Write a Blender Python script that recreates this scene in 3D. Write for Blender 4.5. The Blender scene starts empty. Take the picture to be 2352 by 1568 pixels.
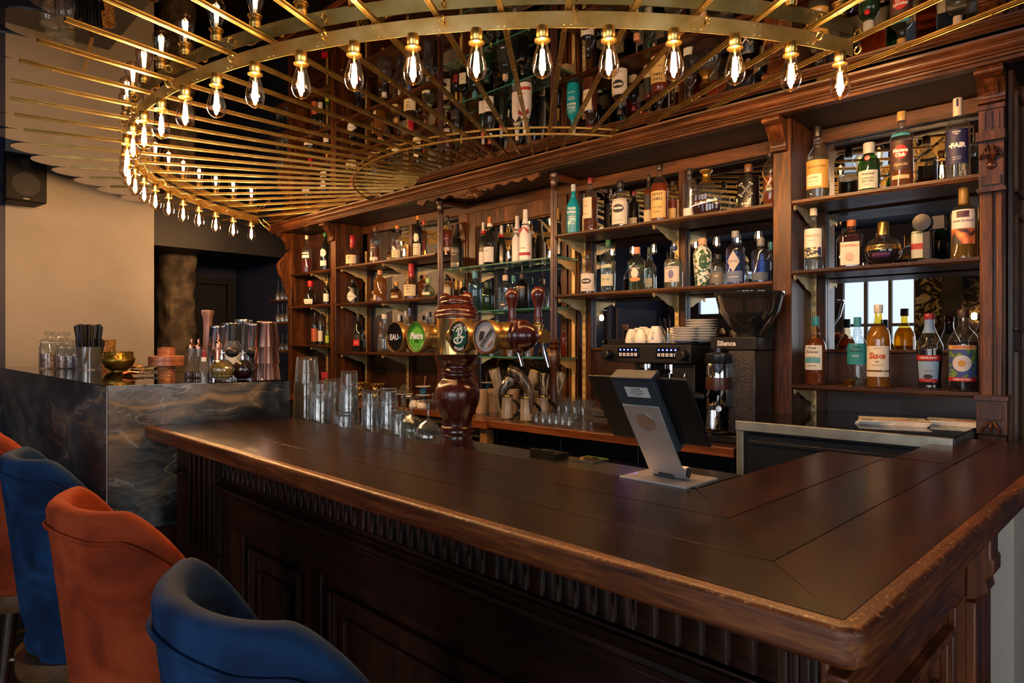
import bpy, math, random
from math import sin, cos, pi, radians, hypot, atan2, sqrt
from mathutils import Vector, Matrix
random.seed(7)
SC = bpy.context.scene
COL = SC.collection

# ---------------- camera, world, exposure ----------------
CAM_H = 1.45; F = 1520.0; CX = 1176.0; CY = 788.0      # eye height, focal length in pixels, principal point
cam = bpy.data.cameras.new('camera'); camo = bpy.data.objects.new('camera', cam); COL.objects.link(camo)
camo.location = (0, 0, CAM_H); camo.rotation_euler = (pi/2, 0, 0)
cam.sensor_width = 36; cam.lens = 36*F/2352; cam.shift_y = (CY-784)/2352; cam.clip_start = 0.05
SC.camera = camo
SC.view_settings.view_transform = 'Standard'; SC.view_settings.look = 'None'
SC.view_settings.gamma = 1; SC.view_settings.use_curve_mapping = False
SC.view_settings.exposure = 0.3
W = bpy.data.worlds.new('world'); SC.world = W; W.use_nodes = True
W.node_tree.nodes['Background'].inputs[0].default_value = (0.55, 0.68, 1, 1)
W.node_tree.nodes['Background'].inputs[1].default_value = 0.5
cy = SC.cycles
cy.use_denoising = True; cy.max_bounces = 10; cy.diffuse_bounces = 3; cy.glossy_bounces = 6
cy.transmission_bounces = 8; cy.transparent_max_bounces = 24; cy.caustics_reflective = False; cy.caustics_refractive = False
cy.sample_clamp_indirect = 4.0; cy.use_light_tree = True

# ---------------- frames ----------------
# local x runs right along the wall, local y runs away from the camera
PHS = atan2(-0.6873933, 0.7262853)      # the shelving wall
PHB = atan2(-0.7127111, 0.7014577)      # the bar counter
US = (-0.7262853, 0.6873933); NS = (0.6873933, 0.7262853)
UB = (-0.7014577, 0.7127111); NB = (0.7127111, 0.7014577)
def S(u, n, z=0): return Vector((US[0]*u+NS[0]*n, US[1]*u+NS[1]*n, z))
def B(u, n, z=0): return Vector((UB[0]*u+NB[0]*n, UB[1]*u+NB[1]*n, z))
def atz(px, py, z):                      # point of the photograph on the level z
    d = (CAM_H-z)*F/(py-CY); return Vector(((px-CX)/F*d, d, z))
def dpl(px, D, n=NS): return D/(n[0]*(px-CX)/F+n[1])
def zpl(px, py, D, n=NS): return CAM_H-(py-CY)/F*dpl(px, D, n)
def upl(px, D, n=NS, u=US):
    d = dpl(px, D, n); return u[0]*(px-CX)/F*d+u[1]*d
def xyd(px, d): return (px-CX)/F*d, d

# ---------------- materials ----------------
def hexc(h):
    h = h.lstrip('#'); r = [int(h[i:i+2], 16)/255 for i in (0, 2, 4)]
    return tuple((c/12.92 if c <= .04045 else ((c+.055)/1.055)**2.4) for c in r)+(1,)
MATS = {}
def P(name, col='808080', rough=.5, metal=0, trans=0, ior=1.5, emit=None, es=1, coat=0, bump=0, bscale=60, spec=.5, alpha=1, sheen=0):
    if name in MATS: return MATS[name]
    m = bpy.data.materials.new(name); m.use_nodes = True; nt = m.node_tree; b = nt.nodes['Principled BSDF']
    b.inputs['Base Color'].default_value = hexc(col) if isinstance(col, str) else col
    b.inputs['Roughness'].default_value = rough; b.inputs['Metallic'].default_value = metal
    b.inputs['Transmission Weight'].default_value = trans; b.inputs['IOR'].default_value = ior
    b.inputs['Coat Weight'].default_value = coat; b.inputs['Specular IOR Level'].default_value = spec
    b.inputs['Alpha'].default_value = alpha
    if sheen: b.inputs['Sheen Weight'].default_value = sheen; b.inputs['Sheen Roughness'].default_value = .4
    if emit:
        b.inputs['Emission Color'].default_value = hexc(emit); b.inputs['Emission Strength'].default_value = es
    if bump:
        tc = nt.nodes.new('ShaderNodeTexCoord'); n = nt.nodes.new('ShaderNodeTexNoise'); bp = nt.nodes.new('ShaderNodeBump')
        n.inputs['Scale'].default_value = bscale; n.inputs['Detail'].default_value = 4
        nt.links.new(tc.outputs['Object'], n.inputs['Vector']); nt.links.new(n.outputs['Fac'], bp.inputs['Height'])
        bp.inputs['Strength'].default_value = bump; bp.inputs['Distance'].default_value = .01
        nt.links.new(bp.outputs['Normal'], b.inputs['Normal'])
    MATS[name] = m; return m
def ramp(nt, stops):
    r = nt.nodes.new('ShaderNodeValToRGB'); e = r.color_ramp.elements
    while len(e) < len(stops): e.new(.5)
    for i, (p, c) in enumerate(stops): e[i].position = p; e[i].color = hexc(c) if isinstance(c, str) else c
    return r
def wood(name, dark, mid, light, axis='x', scale=6, rough=.35, coat=.3, bump=.15, spec=.5, rvar=.15, wear=None):
    if name in MATS: return MATS[name]
    m = bpy.data.materials.new(name); m.use_nodes = True; nt = m.node_tree; L = nt.links; b = nt.nodes['Principled BSDF']
    tc = nt.nodes.new('ShaderNodeTexCoord'); mp = nt.nodes.new('ShaderNodeMapping')
    s = {'x': (.08, 1, 1), 'y': (1, .08, 1), 'z': (1, 1, .08)}[axis]
    mp.inputs['Scale'].default_value = [c*scale for c in s]
    L.new(tc.outputs['Object'], mp.inputs['Vector'])
    n1 = nt.nodes.new('ShaderNodeTexNoise'); n1.inputs['Scale'].default_value = 2.2; n1.inputs['Detail'].default_value = 8; n1.inputs['Distortion'].default_value = 1.2
    n2 = nt.nodes.new('ShaderNodeTexNoise'); n2.inputs['Scale'].default_value = 18; n2.inputs['Detail'].default_value = 6; n2.inputs['Roughness'].default_value = .7
    L.new(mp.outputs[0], n1.inputs['Vector']); L.new(mp.outputs[0], n2.inputs['Vector'])
    mx = nt.nodes.new('ShaderNodeMath'); mx.operation = 'MULTIPLY_ADD'; mx.inputs[1].default_value = .45
    L.new(n2.outputs['Fac'], mx.inputs[0])
    m2 = nt.nodes.new('ShaderNodeMath'); m2.operation = 'MULTIPLY'; m2.inputs[1].default_value = .55
    L.new(n1.outputs['Fac'], m2.inputs[0]); L.new(m2.outputs[0], mx.inputs[2])
    r = ramp(nt, [(.36, dark), (.5, mid), (.66, light)]); L.new(mx.outputs[0], r.inputs['Fac'])
    L.new(r.outputs['Color'], b.inputs['Base Color'])
    mr = nt.nodes.new('ShaderNodeMapRange'); mr.inputs['To Min'].default_value = rough-rvar; mr.inputs['To Max'].default_value = rough+rvar
    L.new(n1.outputs['Fac'], mr.inputs['Value']); L.new(mr.outputs[0], b.inputs['Roughness'])
    b.inputs['Coat Weight'].default_value = coat; b.inputs['Coat Roughness'].default_value = .15; b.inputs['Specular IOR Level'].default_value = spec
    bp = nt.nodes.new('ShaderNodeBump'); bp.inputs['Strength'].default_value = bump; bp.inputs['Distance'].default_value = .004
    L.new(mx.outputs[0], bp.inputs['Height']); L.new(bp.outputs['Normal'], b.inputs['Normal'])
    MATS[name] = m; return m
def thin(name, tint='ffffff', gl=1.0, ior=1.5, rough=.02, haze=.03):
    """thin-walled clear glass: a see-through layer under a fresnel reflection"""
    if name in MATS: return MATS[name]
    m = bpy.data.materials.new(name); m.use_nodes = True; nt = m.node_tree; L = nt.links
    nt.nodes.remove(nt.nodes['Principled BSDF']); out = nt.nodes['Material Output']
    t = nt.nodes.new('ShaderNodeBsdfTransparent'); t.inputs[0].default_value = hexc(tint)
    g = nt.nodes.new('ShaderNodeBsdfGlossy'); g.inputs['Roughness'].default_value = rough; g.inputs['Color'].default_value = (1, 1, 1, 1)
    lw = nt.nodes.new('ShaderNodeLayerWeight'); lw.inputs['Blend'].default_value = .5
    pw = nt.nodes.new('ShaderNodeMath'); pw.operation = 'POWER'; pw.inputs[1].default_value = 3.2; L.new(lw.outputs['Facing'], pw.inputs[0])
    k = nt.nodes.new('ShaderNodeMath'); k.operation = 'MULTIPLY_ADD'; k.use_clamp = True; k.inputs[1].default_value = .75*gl; k.inputs[2].default_value = .05*gl
    L.new(pw.outputs[0], k.inputs[0])
    mx = nt.nodes.new('ShaderNodeMixShader'); L.new(k.outputs[0], mx.inputs[0]); L.new(t.outputs[0], mx.inputs[1]); L.new(g.outputs[0], mx.inputs[2])
    if haze:
        df = nt.nodes.new('ShaderNodeBsdfDiffuse'); df.inputs['Color'].default_value = (.85, .87, .88, 1); tr = nt.nodes.new('ShaderNodeBsdfTranslucent'); tr.inputs['Color'].default_value = (.85, .87, .88, 1)
        ad = nt.nodes.new('ShaderNodeMixShader'); L.new(df.outputs[0], ad.inputs[1]); L.new(tr.outputs[0], ad.inputs[2])
        m2 = nt.nodes.new('ShaderNodeMixShader'); m2.inputs[0].default_value = haze; L.new(mx.outputs[0], m2.inputs[1]); L.new(ad.outputs[0], m2.inputs[2]); mx = m2
    L.new(mx.outputs[0], out.inputs['Surface']); MATS[name] = m; return m
def noisy(name, stops, scale=5, rough=.5, metal=0, coat=0, detail=6, bump=.1, dist=0, rr=0, spec=.5):
    if name in MATS: return MATS[name]
    m = bpy.data.materials.new(name); m.use_nodes = True; nt = m.node_tree; L = nt.links; b = nt.nodes['Principled BSDF']
    tc = nt.nodes.new('ShaderNodeTexCoord'); n = nt.nodes.new('ShaderNodeTexNoise'); n.inputs['Scale'].default_value = scale
    n.inputs['Detail'].default_value = detail; n.inputs['Distortion'].default_value = dist
    L.new(tc.outputs['Object'], n.inputs['Vector']); r = ramp(nt, stops); L.new(n.outputs['Fac'], r.inputs['Fac'])
    L.new(r.outputs['Color'], b.inputs['Base Color']); b.inputs['Metallic'].default_value = metal; b.inputs['Coat Weight'].default_value = coat
    b.inputs['Specular IOR Level'].default_value = spec
    b.inputs['Roughness'].default_value = rough
    if rr:
        mr = nt.nodes.new('ShaderNodeMapRange'); mr.inputs['To Min'].default_value = rough-rr; mr.inputs['To Max'].default_value = rough+rr
        L.new(n.outputs['Fac'], mr.inputs['Value']); L.new(mr.outputs[0], b.inputs['Roughness'])
    if bump:
        bp = nt.nodes.new('ShaderNodeBump'); bp.inputs['Strength'].default_value = bump; bp.inputs['Distance'].default_value = .02
        L.new(n.outputs['Fac'], bp.inputs['Height']); L.new(bp.outputs['Normal'], b.inputs['Normal'])
    MATS[name] = m; return m

# ---------------- mesh builder ----------------
class MB:
    def __init__(s): s.v = []; s.f = []; s.mi = []; s.m = 0; s.T = None
    def add(s, vs, fs):
        b = len(s.v)
        if s.T is not None: vs = [tuple(s.T @ Vector(v)) for v in vs]
        s.v += [tuple(v) for v in vs]; s.f += [tuple(i+b for i in f) for f in fs]; s.mi += [s.m]*len(fs); return s
    def box(s, x0, x1, y0, y1, z0, z1):
        if x0 > x1: x0, x1 = x1, x0
        if y0 > y1: y0, y1 = y1, y0
        if z0 > z1: z0, z1 = z1, z0
        return s.add([(x0,y0,z0),(x1,y0,z0),(x1,y1,z0),(x0,y1,z0),(x0,y0,z1),(x1,y0,z1),(x1,y1,z1),(x0,y1,z1)],
                     [(0,3,2,1),(4,5,6,7),(0,1,5,4),(1,2,6,5),(2,3,7,6),(3,0,4,7)])
    def lathe(s, prof, c=(0,0,0), seg=24, axis='z', sq=0, sx=1, sy=1, rot=0, flute=0, nfl=12, a0=0, a1=None):
        """prof: (radius, height) pairs; sq>0 squares the section"""
        n = seg; vs = []; fs = []
        full = a1 is None
        if full: a1 = 2*pi
        cnt = n if full else n+1
        for r, z in prof:
            for i in range(cnt):
                a = a0+(a1-a0)*i/n; k = 1.0
                if sq: k = (abs(cos(a))**sq+abs(sin(a))**sq)**(-1/sq)
                if flute: k *= 1-flute*(.5-.5*cos(a*nfl))
                x = r*k*cos(a)*sx; y = r*k*sin(a)*sy
                if rot: x, y = x*cos(rot)-y*sin(rot), x*sin(rot)+y*cos(rot)
                if axis == 'z': p = (c[0]+x, c[1]+y, c[2]+z)
                elif axis == 'x': p = (c[0]+z, c[1]+x, c[2]+y)
                else: p = (c[0]+x, c[1]+z, c[2]+y)
                vs.append(p)
        for j in range(len(prof)-1):
            for i in range(n):
                a = j*cnt+i; b = j*cnt+(i+1) % cnt if full else j*cnt+i+1
                q = (a, b, b+cnt, a+cnt); fs.append(q if axis != 'y' else q[::-1])
        if prof[0][0] > 1e-6 and full: fs.append(tuple(range(cnt))[::-1] if axis != 'y' else tuple(range(cnt)))
        if prof[-1][0] > 1e-6 and full:
            t = tuple((len(prof)-1)*cnt+i for i in range(cnt)); fs.append(t if axis != 'y' else t[::-1])
        return s.add(vs, fs)
    def cyl(s, p0, p1, r0, r1=None, seg=12):
        return s.tube([p0, p1], [r0, r0 if r1 is None else r1], seg)
    def tube(s, pts, r, seg=8, closed=False):
        pts = [Vector(p) for p in pts]; n = len(pts); rs = r if isinstance(r, (list, tuple)) else [r]*n
        vs = []; fs = []; up = None
        for i, p in enumerate(pts):
            if closed: t = (pts[(i+1) % n]-pts[i-1])
            else: t = (pts[min(i+1, n-1)]-pts[max(i-1, 0)])
            t.normalize()
            if up is None:
                up = Vector((0,0,1)) if abs(t.z) < .9 else Vector((1,0,0))
            a = up-t*up.dot(t)
            if a.length < 1e-6: a = t.orthogonal()
            a.normalize(); b = t.cross(a); up = a
            for k in range(seg):
                q = 2*pi*k/seg; vs.append(p+(a*cos(q)+b*sin(q))*rs[i])
        m = n if closed else n-1
        for i in range(m):
            for k in range(seg):
                j = (i+1) % n; fs.append((i*seg+k, i*seg+(k+1) % seg, j*seg+(k+1) % seg, j*seg+k))
        if not closed: fs.append(tuple(range(seg))[::-1]); fs.append(tuple((n-1)*seg+k for k in range(seg)))
        return s.add(vs, fs)
    def prism(s, poly, t0, t1, plane='xy'):
        """extrude a 2-D polygon; plane xy -> along z, xz -> along y, yz -> along x"""
        n = len(poly)
        def q(a, b, t): return {'xy': (a, b, t), 'xz': (a, t, b), 'yz': (t, a, b)}[plane]
        vs = [q(a, b, t0) for a, b in poly]+[q(a, b, t1) for a, b in poly]
        fs = [tuple(range(n))[::-1], tuple(range(n, 2*n))]+[(i, (i+1) % n, n+(i+1) % n, n+i) for i in range(n)]
        return s.add(vs, fs)
    def sph(s, c, r, seg=12, sx=1, sy=1, sz=1):
        pr = [(max(1e-5, sin(pi*i/(seg//2+2))*r) if 0 < i < seg//2+2 else 1e-5, -cos(pi*i/(seg//2+2))*r*sz) for i in range(seg//2+3)]
        return s.lathe(pr, c, seg, sx=sx, sy=sy)
    def grid(s, fn, nu, nv, closeu=False):
        vs = [fn(i/nu, j/nv) for j in range(nv+1) for i in range(nu+(0 if closeu else 1))]; w = nu+(0 if closeu else 1); fs = []
        for j in range(nv):
            for i in range(nu):
                a = j*w+i; b = j*w+(i+1) % w; fs.append((a, b, b+w, a+w))
        return s.add(vs, fs)
    def build(s, name, mat, parent=None, loc=None, rz=0, smooth=True, bev=0, ang=40, sub=0, thick=0):
        me = bpy.data.meshes.new(name); me.from_pydata(s.v, [], s.f)
        for m in (mat if isinstance(mat, (list, tuple)) else [mat]): me.materials.append(m)
        if isinstance(mat, (list, tuple)): me.polygons.foreach_set('material_index', s.mi)
        import bmesh
        bm = bmesh.new(); bm.from_mesh(me)
        bmesh.ops.remove_doubles(bm, verts=bm.verts, dist=1e-6)
        bmesh.ops.recalc_face_normals(bm, faces=bm.faces); bm.to_mesh(me); bm.free()
        if smooth:
            me.polygons.foreach_set('use_smooth', [True]*len(me.polygons)); me.set_sharp_from_angle(angle=radians(ang))
        o = bpy.data.objects.new(name, me); COL.objects.link(o)
        if parent is not None: o.parent = parent
        if loc is not None: o.location = loc
        if rz: o.rotation_euler = (0, 0, rz)
        if thick:
            md = o.modifiers.new('s', 'SOLIDIFY'); md.thickness = thick; md.offset = -1
        if bev:
            md = o.modifiers.new('b', 'BEVEL'); md.width = bev; md.segments = 2; md.limit_method = 'ANGLE'; md.angle_limit = radians(40); md.harden_normals = False
        if sub:
            md = o.modifiers.new('u', 'SUBSURF'); md.levels = sub; md.render_levels = sub
        return o
def empty(name, label, cat, loc=(0,0,0), rz=0, group=None):
    o = bpy.data.objects.new(name, None); COL.objects.link(o); o.location = loc; o.rotation_euler = (0,0,rz); o.empty_display_size = .05
    o['label'] = label; o['category'] = cat
    if group: o['group'] = group
    return o
def tag(o, label, cat, group=None, kind=None):
    o['label'] = label; o['category'] = cat
    if group: o['group'] = group
    if kind: o['kind'] = kind
    return o
def struct(o): o['kind'] = 'structure'; return o
def copy_thing(o, parent=None, label=None):
    c = o.copy(); COL.objects.link(c)
    if parent is not None: c.parent = parent
    if label: c['label'] = label
    for ch in o.children: copy_thing(ch, c)
    return c
_TX = {}
def text_mesh(txt, bold=0.0, shear=0.0):
    k = (txt, bold, shear)
    if k in _TX: return _TX[k]
    cu = bpy.data.curves.new('t', 'FONT'); cu.body = txt; cu.size = 1; cu.align_x = 'CENTER'; cu.align_y = 'CENTER'
    cu.resolution_u = 2; cu.offset = bold; cu.shear = shear
    ob = bpy.data.objects.new('t', cu); me = ob.to_mesh()
    v = [tuple(p.co) for p in me.vertices]; f = [tuple(p.vertices) for p in me.polygons]
    ob.to_mesh_clear(); bpy.data.objects.remove(ob); bpy.data.curves.remove(cu)
    _TX[k] = (v, f); return v, f
def text_on(mb, txt, fn, size, bold=.02, shear=0, sx=1, rot=0):
    """letters laid by fn(x, y) -> 3-D point"""
    v, f = text_mesh(txt, bold, shear)
    c, s_ = cos(rot), sin(rot)
    mb.add([fn((x*sx*c-y*s_)*size, (x*sx*s_+y*c)*size) for x, y, z in v], f)

# ---------------- common materials ----------------
WX = wood('wood_mahogany_x', '180d07', '3f220f', '6c3f1c', 'x', 7, .38, coat=.05, spec=.35)
WZ = wood('wood_mahogany_z', '1a0e07', '44240f', '74441c', 'z', 7, .38, coat=.05, spec=.35)
WY = wood('wood_mahogany_y', '1c0d08', '48230f', '6b3a1c', 'y', 7, .33)
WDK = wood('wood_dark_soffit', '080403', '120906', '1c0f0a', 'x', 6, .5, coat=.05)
BRASS = noisy('brass', [(.3, 'b08a40'), (.55, 'd4b060'), (.75, 'e6cc84')], 9, .26, 1, rr=.1, bump=.03)
BRASSD = noisy('brass_satin', [(.3, 'c8aa70'), (.6, 'e8cc94')], 12, .5, .55, bump=0)
BLACK = P('black_plastic', '0c0c0d', .35)
CHROME = P('chrome', 'd8d8da', .08, 1)
STEEL = noisy('brushed_steel', [(.3, '8f8f8c'), (.7, 'b9b8b2')], 30, .3, 1, bump=.02)
WHITE = P('white_china', 'e8e6e2', .2, coat=.4)
MIRROR = P('mirror_silver', 'c9cdd0', .005, 1)
NAVY = P('navy_paint', '0e1730', .6, bump=.05)
# ---------------- room ----------------
ZC = 2.565           # glossy ceiling panel
ZT = 3.2             # ceiling above it
PLASTER = noisy('beige_plaster', [(.3, '8c8884'), (.7, '979390')], 3, .8, bump=.03)
NAVYW = noisy('navy_wall', [(.3, '101a35'), (.7, '182546')], 3, .6, bump=.03)
def sbox(name, u0, u1, n0, n1, z0, z1, mat, bev=0):
    return MB().box(-u0, -u1, n0, n1, z0, z1).build(name, mat, rz=PHS, bev=bev, smooth=False)
FLOORM = wood('floor_boards', '17100b', '2c1e15', '3b2a1d', 'x', 5, .35, coat=.1)
struct(sbox('floor', -4.2, 8.2, -4.3, 3.5, -.1, 0, FLOORM))
struct(sbox('ceiling', -4.2, 8.2, -4.3, 3.5, ZT, ZT+.1, P('ceiling_navy', '141c33', .7)))
struct(sbox('wall_back', -4.2, 6.4, 3.44, 3.54, 0, ZT, NAVYW))
struct(sbox('wall_left', 6.4, 6.55, 1.03, 2.1, 0, ZT, PLASTER))
struct(sbox('wall_recess', 7.75, 7.85, 1.9, 3.5, 0, ZT, NAVYW))
struct(sbox('wall_recess_side', 6.4, 7.85, 3.44, 3.54, 0, ZT, NAVYW))
struct(sbox('wall_recess_near', 6.55, 7.75, 1.95, 2.1, 0, ZT, NAVYW))
struct(sbox('ceiling_soffit', 6.4, 7.75, 2.1, 3.44, 2.33, ZT, P('soffit_navy', '0b0f1a', .6)))
d = MB().box(-7.74, -7.69, 2.35, 3.3, 0, 2.12).build('door_1', P('door_navy', '0a0e1a', .4), rz=PHS, bev=.004); struct(d)
fr = MB(); fr.box(-7.745, -7.66, 2.27, 2.345, 0, 2.2); fr.box(-7.745, -7.66, 3.305, 3.38, 0, 2.2); fr.box(-7.745, -7.66, 2.345, 3.305, 2.125, 2.2)
fr.build('frame', P('door_navy'), d, rz=0)
h = MB(); h.box(-7.688, -7.62, 2.45, 2.47, 1.87, 1.89); h.box(-7.63, -7.615, 2.45, 2.56, 1.87, 1.89)
h.build('door_closer', CHROME, d)
h = MB(); h.cyl((-7.64, 2.86, 1.62), (-7.64, 2.86, 1.74), .009); h.cyl((-7.69, 2.86, 1.64), (-7.64, 2.86, 1.64), .006); h.cyl((-7.69, 2.86, 1.72), (-7.64, 2.86, 1.72), .006)
h.build('handle', CHROME, d)
# rough stone pillar in the recess opening
STONE = noisy('rough_stone', [(.3, '231e1a'), (.5, '433b33'), (.7, '62574a')], 9, .9, bump=.9, detail=10)
mb = MB()
random.seed(3)
def stone(s_, t):
    a = s_*2*pi; k = (abs(cos(a))**5+abs(sin(a))**5)**(-.2); r = .16*k*(1+.05*sin(7*t*9+3*a)+.04*sin(23*t+5*a))
    return (-6.98+r*cos(a), 2.50+r*sin(a)*.9, t*2.33)
mb.grid(stone, 28, 46, True)
struct(mb.build('pillar', STONE, rz=PHS))
# rest of the room, seen in the mirrors
struct(sbox('wall_front', -4.2, 6.55, -4.3, -4.2, 0, .75, NAVYW))
struct(sbox('wall_front_top', -4.2, 6.55, -4.3, -4.2, 2.7, ZT, NAVYW))
for i, (a, b) in enumerate([(-4.2, -3.6), (-2.2, -1.6), (-.2, .2), (1.3, 1.76), (3.35, 4.5), (5.8, 6.55)]):
    struct(sbox('wall_front_pier', a, b, -4.3, -4.2, .75, 2.7, NAVYW))
struct(sbox('wall_front_low', 4.5, 5.8, -4.3, -4.2, .75, 1.95, NAVYW))
WALLP = noisy('botanical_wallpaper', [(.42, '1a1512'), (.5, '2c2418'), (.56, 'a89a6a'), (.66, 'c9b98a')], 7, .8, bump=0, dist=2.2, detail=2)
struct(sbox('wall_papered', 1.5, 2.35, -4.3, -4.2, .75, 2.7, WALLP))
struct(sbox('pillar_dark', 1.76, 2.0, -4.2, -4.05, 0, ZT, noisy('dark_pillar', [(.3, '1d1916'), (.7, '463c30')], 8, .8, bump=.4)))
struct(sbox('wall_side', 6.4, 6.55, -4.3, -3.0, 0, ZT, NAVYW))
struct(sbox('wall_side_mid', 6.4, 6.55, -3.0, 1.03, 0, ZT, NAVYW))
struct(sbox('door_2', 6.36, 6.4, -3.75, -2.5, 0, 2.05, P('door_grey', '4a4a60', .6), .01))
struct(sbox('wall_right', -4.3, -4.2, -4.3, 3.54, 0, .75, NAVYW))
struct(sbox('wall_right_top', -4.3, -4.2, -4.3, 3.54, 2.7, ZT, NAVYW))
struct(sbox('wall_right_pier', -4.3, -4.2, -4.3, -2.0, .75, 2.7, NAVYW))
struct(sbox('wall_right_pier', -4.3, -4.2, 1.2, 3.54, .75, 2.7, NAVYW))
wf = MB()  # right-hand window out of view, added to light the bar's side panelling
for i in range(5):
    x = -2.0+3.2*i/4; wf.box(4.21, 4.28, x-.0225, x+.0225, .75, 2.7)
for i in range(3):
    z = .75+1.95*i/2; wf.box(4.215, 4.275, -2.0, 1.2, z-.0225, z+.0225)
wo = struct(wf.build('window_6', P('window_frame', '0d1420', .4), rz=PHS, smooth=False))
struct(MB().box(4.35, 4.36, -2.0, 1.2, .75, 2.7).build('daylight_pane', P('added_light_right', '000000', 1, emit='f0efee', es=3), wo))  # emissive pane of the added window
SKYM = P('daylight_outside', '000000', 1, emit='dfeaff', es=1.6)
SKYM2 = P('daylight_outside_side', '000000', 1, emit='eceff6', es=6)
FRAME = P('window_frame', '0d1420', .4)
def window(k, a, b, axis, z0, z1, mat, nx=3, nz=2):
    """a daylit window; axis n = in the front wall, u = in the side wall"""
    m = MB(); t = .045
    if axis == 'n':
        for i in range(nx+1):
            x = a+(b-a)*i/nx; m.box(-x-t/2, -x+t/2, -4.28, -4.21, z0, z1)
        for i in range(nz+1):
            z = z0+(z1-z0)*i/nz; m.box(-a, -b, -4.275, -4.215, z-t/2, z+t/2)
        o = m.build('window_%d' % k, FRAME, rz=PHS, smooth=False)
        g = MB().box(-a, -b, -4.36, -4.35, z0, z1).build('daylight_pane', mat, o)
    else:
        for i in range(nx+1):
            x = a+(b-a)*i/nx; m.box(-6.53, -6.45, x-t/2, x+t/2, z0, z1)
        for i in range(nz+1):
            z = z0+(z1-z0)*i/nz; m.box(-6.525, -6.455, a, b, z-t/2, z+t/2)
        o = m.build('window_%d' % k, FRAME, rz=PHS, smooth=False)
        g = MB().box(-6.61, -6.60, a, b, z0, z1).build('daylight_pane', mat, o)
    struct(o); struct(g)
window(1, 2.35, 3.35, 'n', .75, 2.7, SKYM, 3, 2)
window(2, 4.5, 5.8, 'n', 1.95, 2.7, SKYM, 3, 1)
window(3, .2, 1.3, 'n', .75, 2.7, SKYM2)
window(4, -1.6, -.2, 'n', .75, 2.7, SKYM2)
window(5, -3.6, -2.2, 'n', .75, 2.7, SKYM2)
# small wall lamps, one on each wall (seen in the mirrors)
LAMPM = P('wall_lamp_glow', 'ffffff', 1, emit='ffb060', es=60)
for nm, p, lb in (('wall_lamp', S(6.30, -1.96, 1.86), 'glowing wall lamp on the far side wall, seen in the mirror'), ('wall_lamp', S(1.63, -4.12, 1.82), 'glowing wall lamp on the papered wall, seen in the right mirror')):
    t = empty(nm, lb, 'lamp', p)
    m = MB(); m.lathe([(.0001, -.05), (.03, -.04), (.038, 0), (.03, .04), (.0001, .05)], seg=14); m.build('globe', LAMPM, t)
    m = MB(); m.lathe([(.0001, .05), (.02, .052), (.02, .09), (.0001, .09)], seg=12); m.cyl((0, 0, .08), tuple((S(.08, 0) if p.x < -2 else S(0, -.08))+Vector((0, 0, .1))), .008); m.build('arm', BRASS, t)
# ---------------- black mirror ceiling panel with a petalled rim ----------------
CC = (.21, 4.80)                       # centre of the sunburst, plan
def pol(a, r): return (CC[0]+r*sin(radians(a)), CC[1]-r*cos(radians(a)))
STEP = 4.88; RN = 3.09
ROD0 = 22-STEP*.5-.6
outline = []
rods = [ROD0-STEP*k for k in range(-6, 32)]
for a in rods:
    ca = a+STEP/2                       # petal centre lies between two rods
    hw = RN*sin(radians(STEP/2))
    pc = pol(ca, RN*cos(radians(STEP/2)))
    dr = (sin(radians(ca)), -cos(radians(ca))); tg = (cos(radians(ca)), sin(radians(ca)))
    for i in range(13):
        q = -pi/2+pi*i/12
        outline.append((pc[0]+tg[0]*hw*-sin(q)+dr[0]*.14*cos(q), pc[1]+tg[1]*hw*-sin(q)+dr[1]*.14*cos(q)))
loc = []
for x, y in outline:
    u = US[0]*x+US[1]*y; n = NS[0]*x+NS[1]*y
    if n < 3.40: loc.append((-u, n))
loc = [(loc[0][0], 3.43)]+loc+[(loc[-1][0], 3.43)]
o = MB().prism(loc, ZC, ZC+.008).build('ceiling_panel', P('black_gloss_ceiling', 'b4b2ae', .012, 1), rz=PHS, smooth=False)
struct(o)
# petals' pale edge is the panel thickness; sunburst chandelier beneath
ch = empty('sunburst_chandelier', 'half-round brass sunburst chandelier with filament bulbs under the black mirror ceiling', 'chandelier', (CC[0], CC[1], ZC))
def cpol(a, r, z): return (r*sin(radians(a)), -r*cos(radians(a)), z)
ROD = noisy('brass_rod', [(.3, '8e7440'), (.7, 'b39a5c')], 14, .3, 1, bump=0)
for a in rods:
    # inner end where the rod meets the cornice line (n = 2.93)
    dn = NS[0]*sin(radians(a))-NS[1]*cos(radians(a))
    cn = NS[0]*CC[0]+NS[1]*CC[1]
    if dn > -.06: continue
    r0 = max(.9, (2.935-cn)/dn)
    if r0 > 2.9: continue
    m = MB(); w = .0092
    tx, ty = cos(radians(a)), sin(radians(a)); dx, dy = sin(radians(a)), -cos(radians(a))
    def pt(r, s_, z): return (dx*r+tx*s_, dy*r+ty*s_, z)
    prof = [(-w, 0), (-w, -.006), (-w*.5, -.006), (-w*.45, -.0045), (w*.45, -.0045), (w*.5, -.006), (w, -.006), (w, 0)]
    n = len(prof)
    vs = [pt(r0, p, q-.001) for p, q in prof]+[pt(RN-.02, p, q-.001) for p, q in prof]
    m.add(vs, [tuple(range(n)), tuple(range(n, 2*n))[::-1]]+[(i, (i+1) % n, n+(i+1) % n, n+i) for i in range(n)])
    rr = r0+.1
    while rr < RN:
        c = pt(rr, 0, -.0055); m.lathe([(.0001, -.003), (.0025, -.002), (.003, 0)], c, 6); rr += .28
    m.build('rod', ROD, ch, smooth=False)
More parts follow.
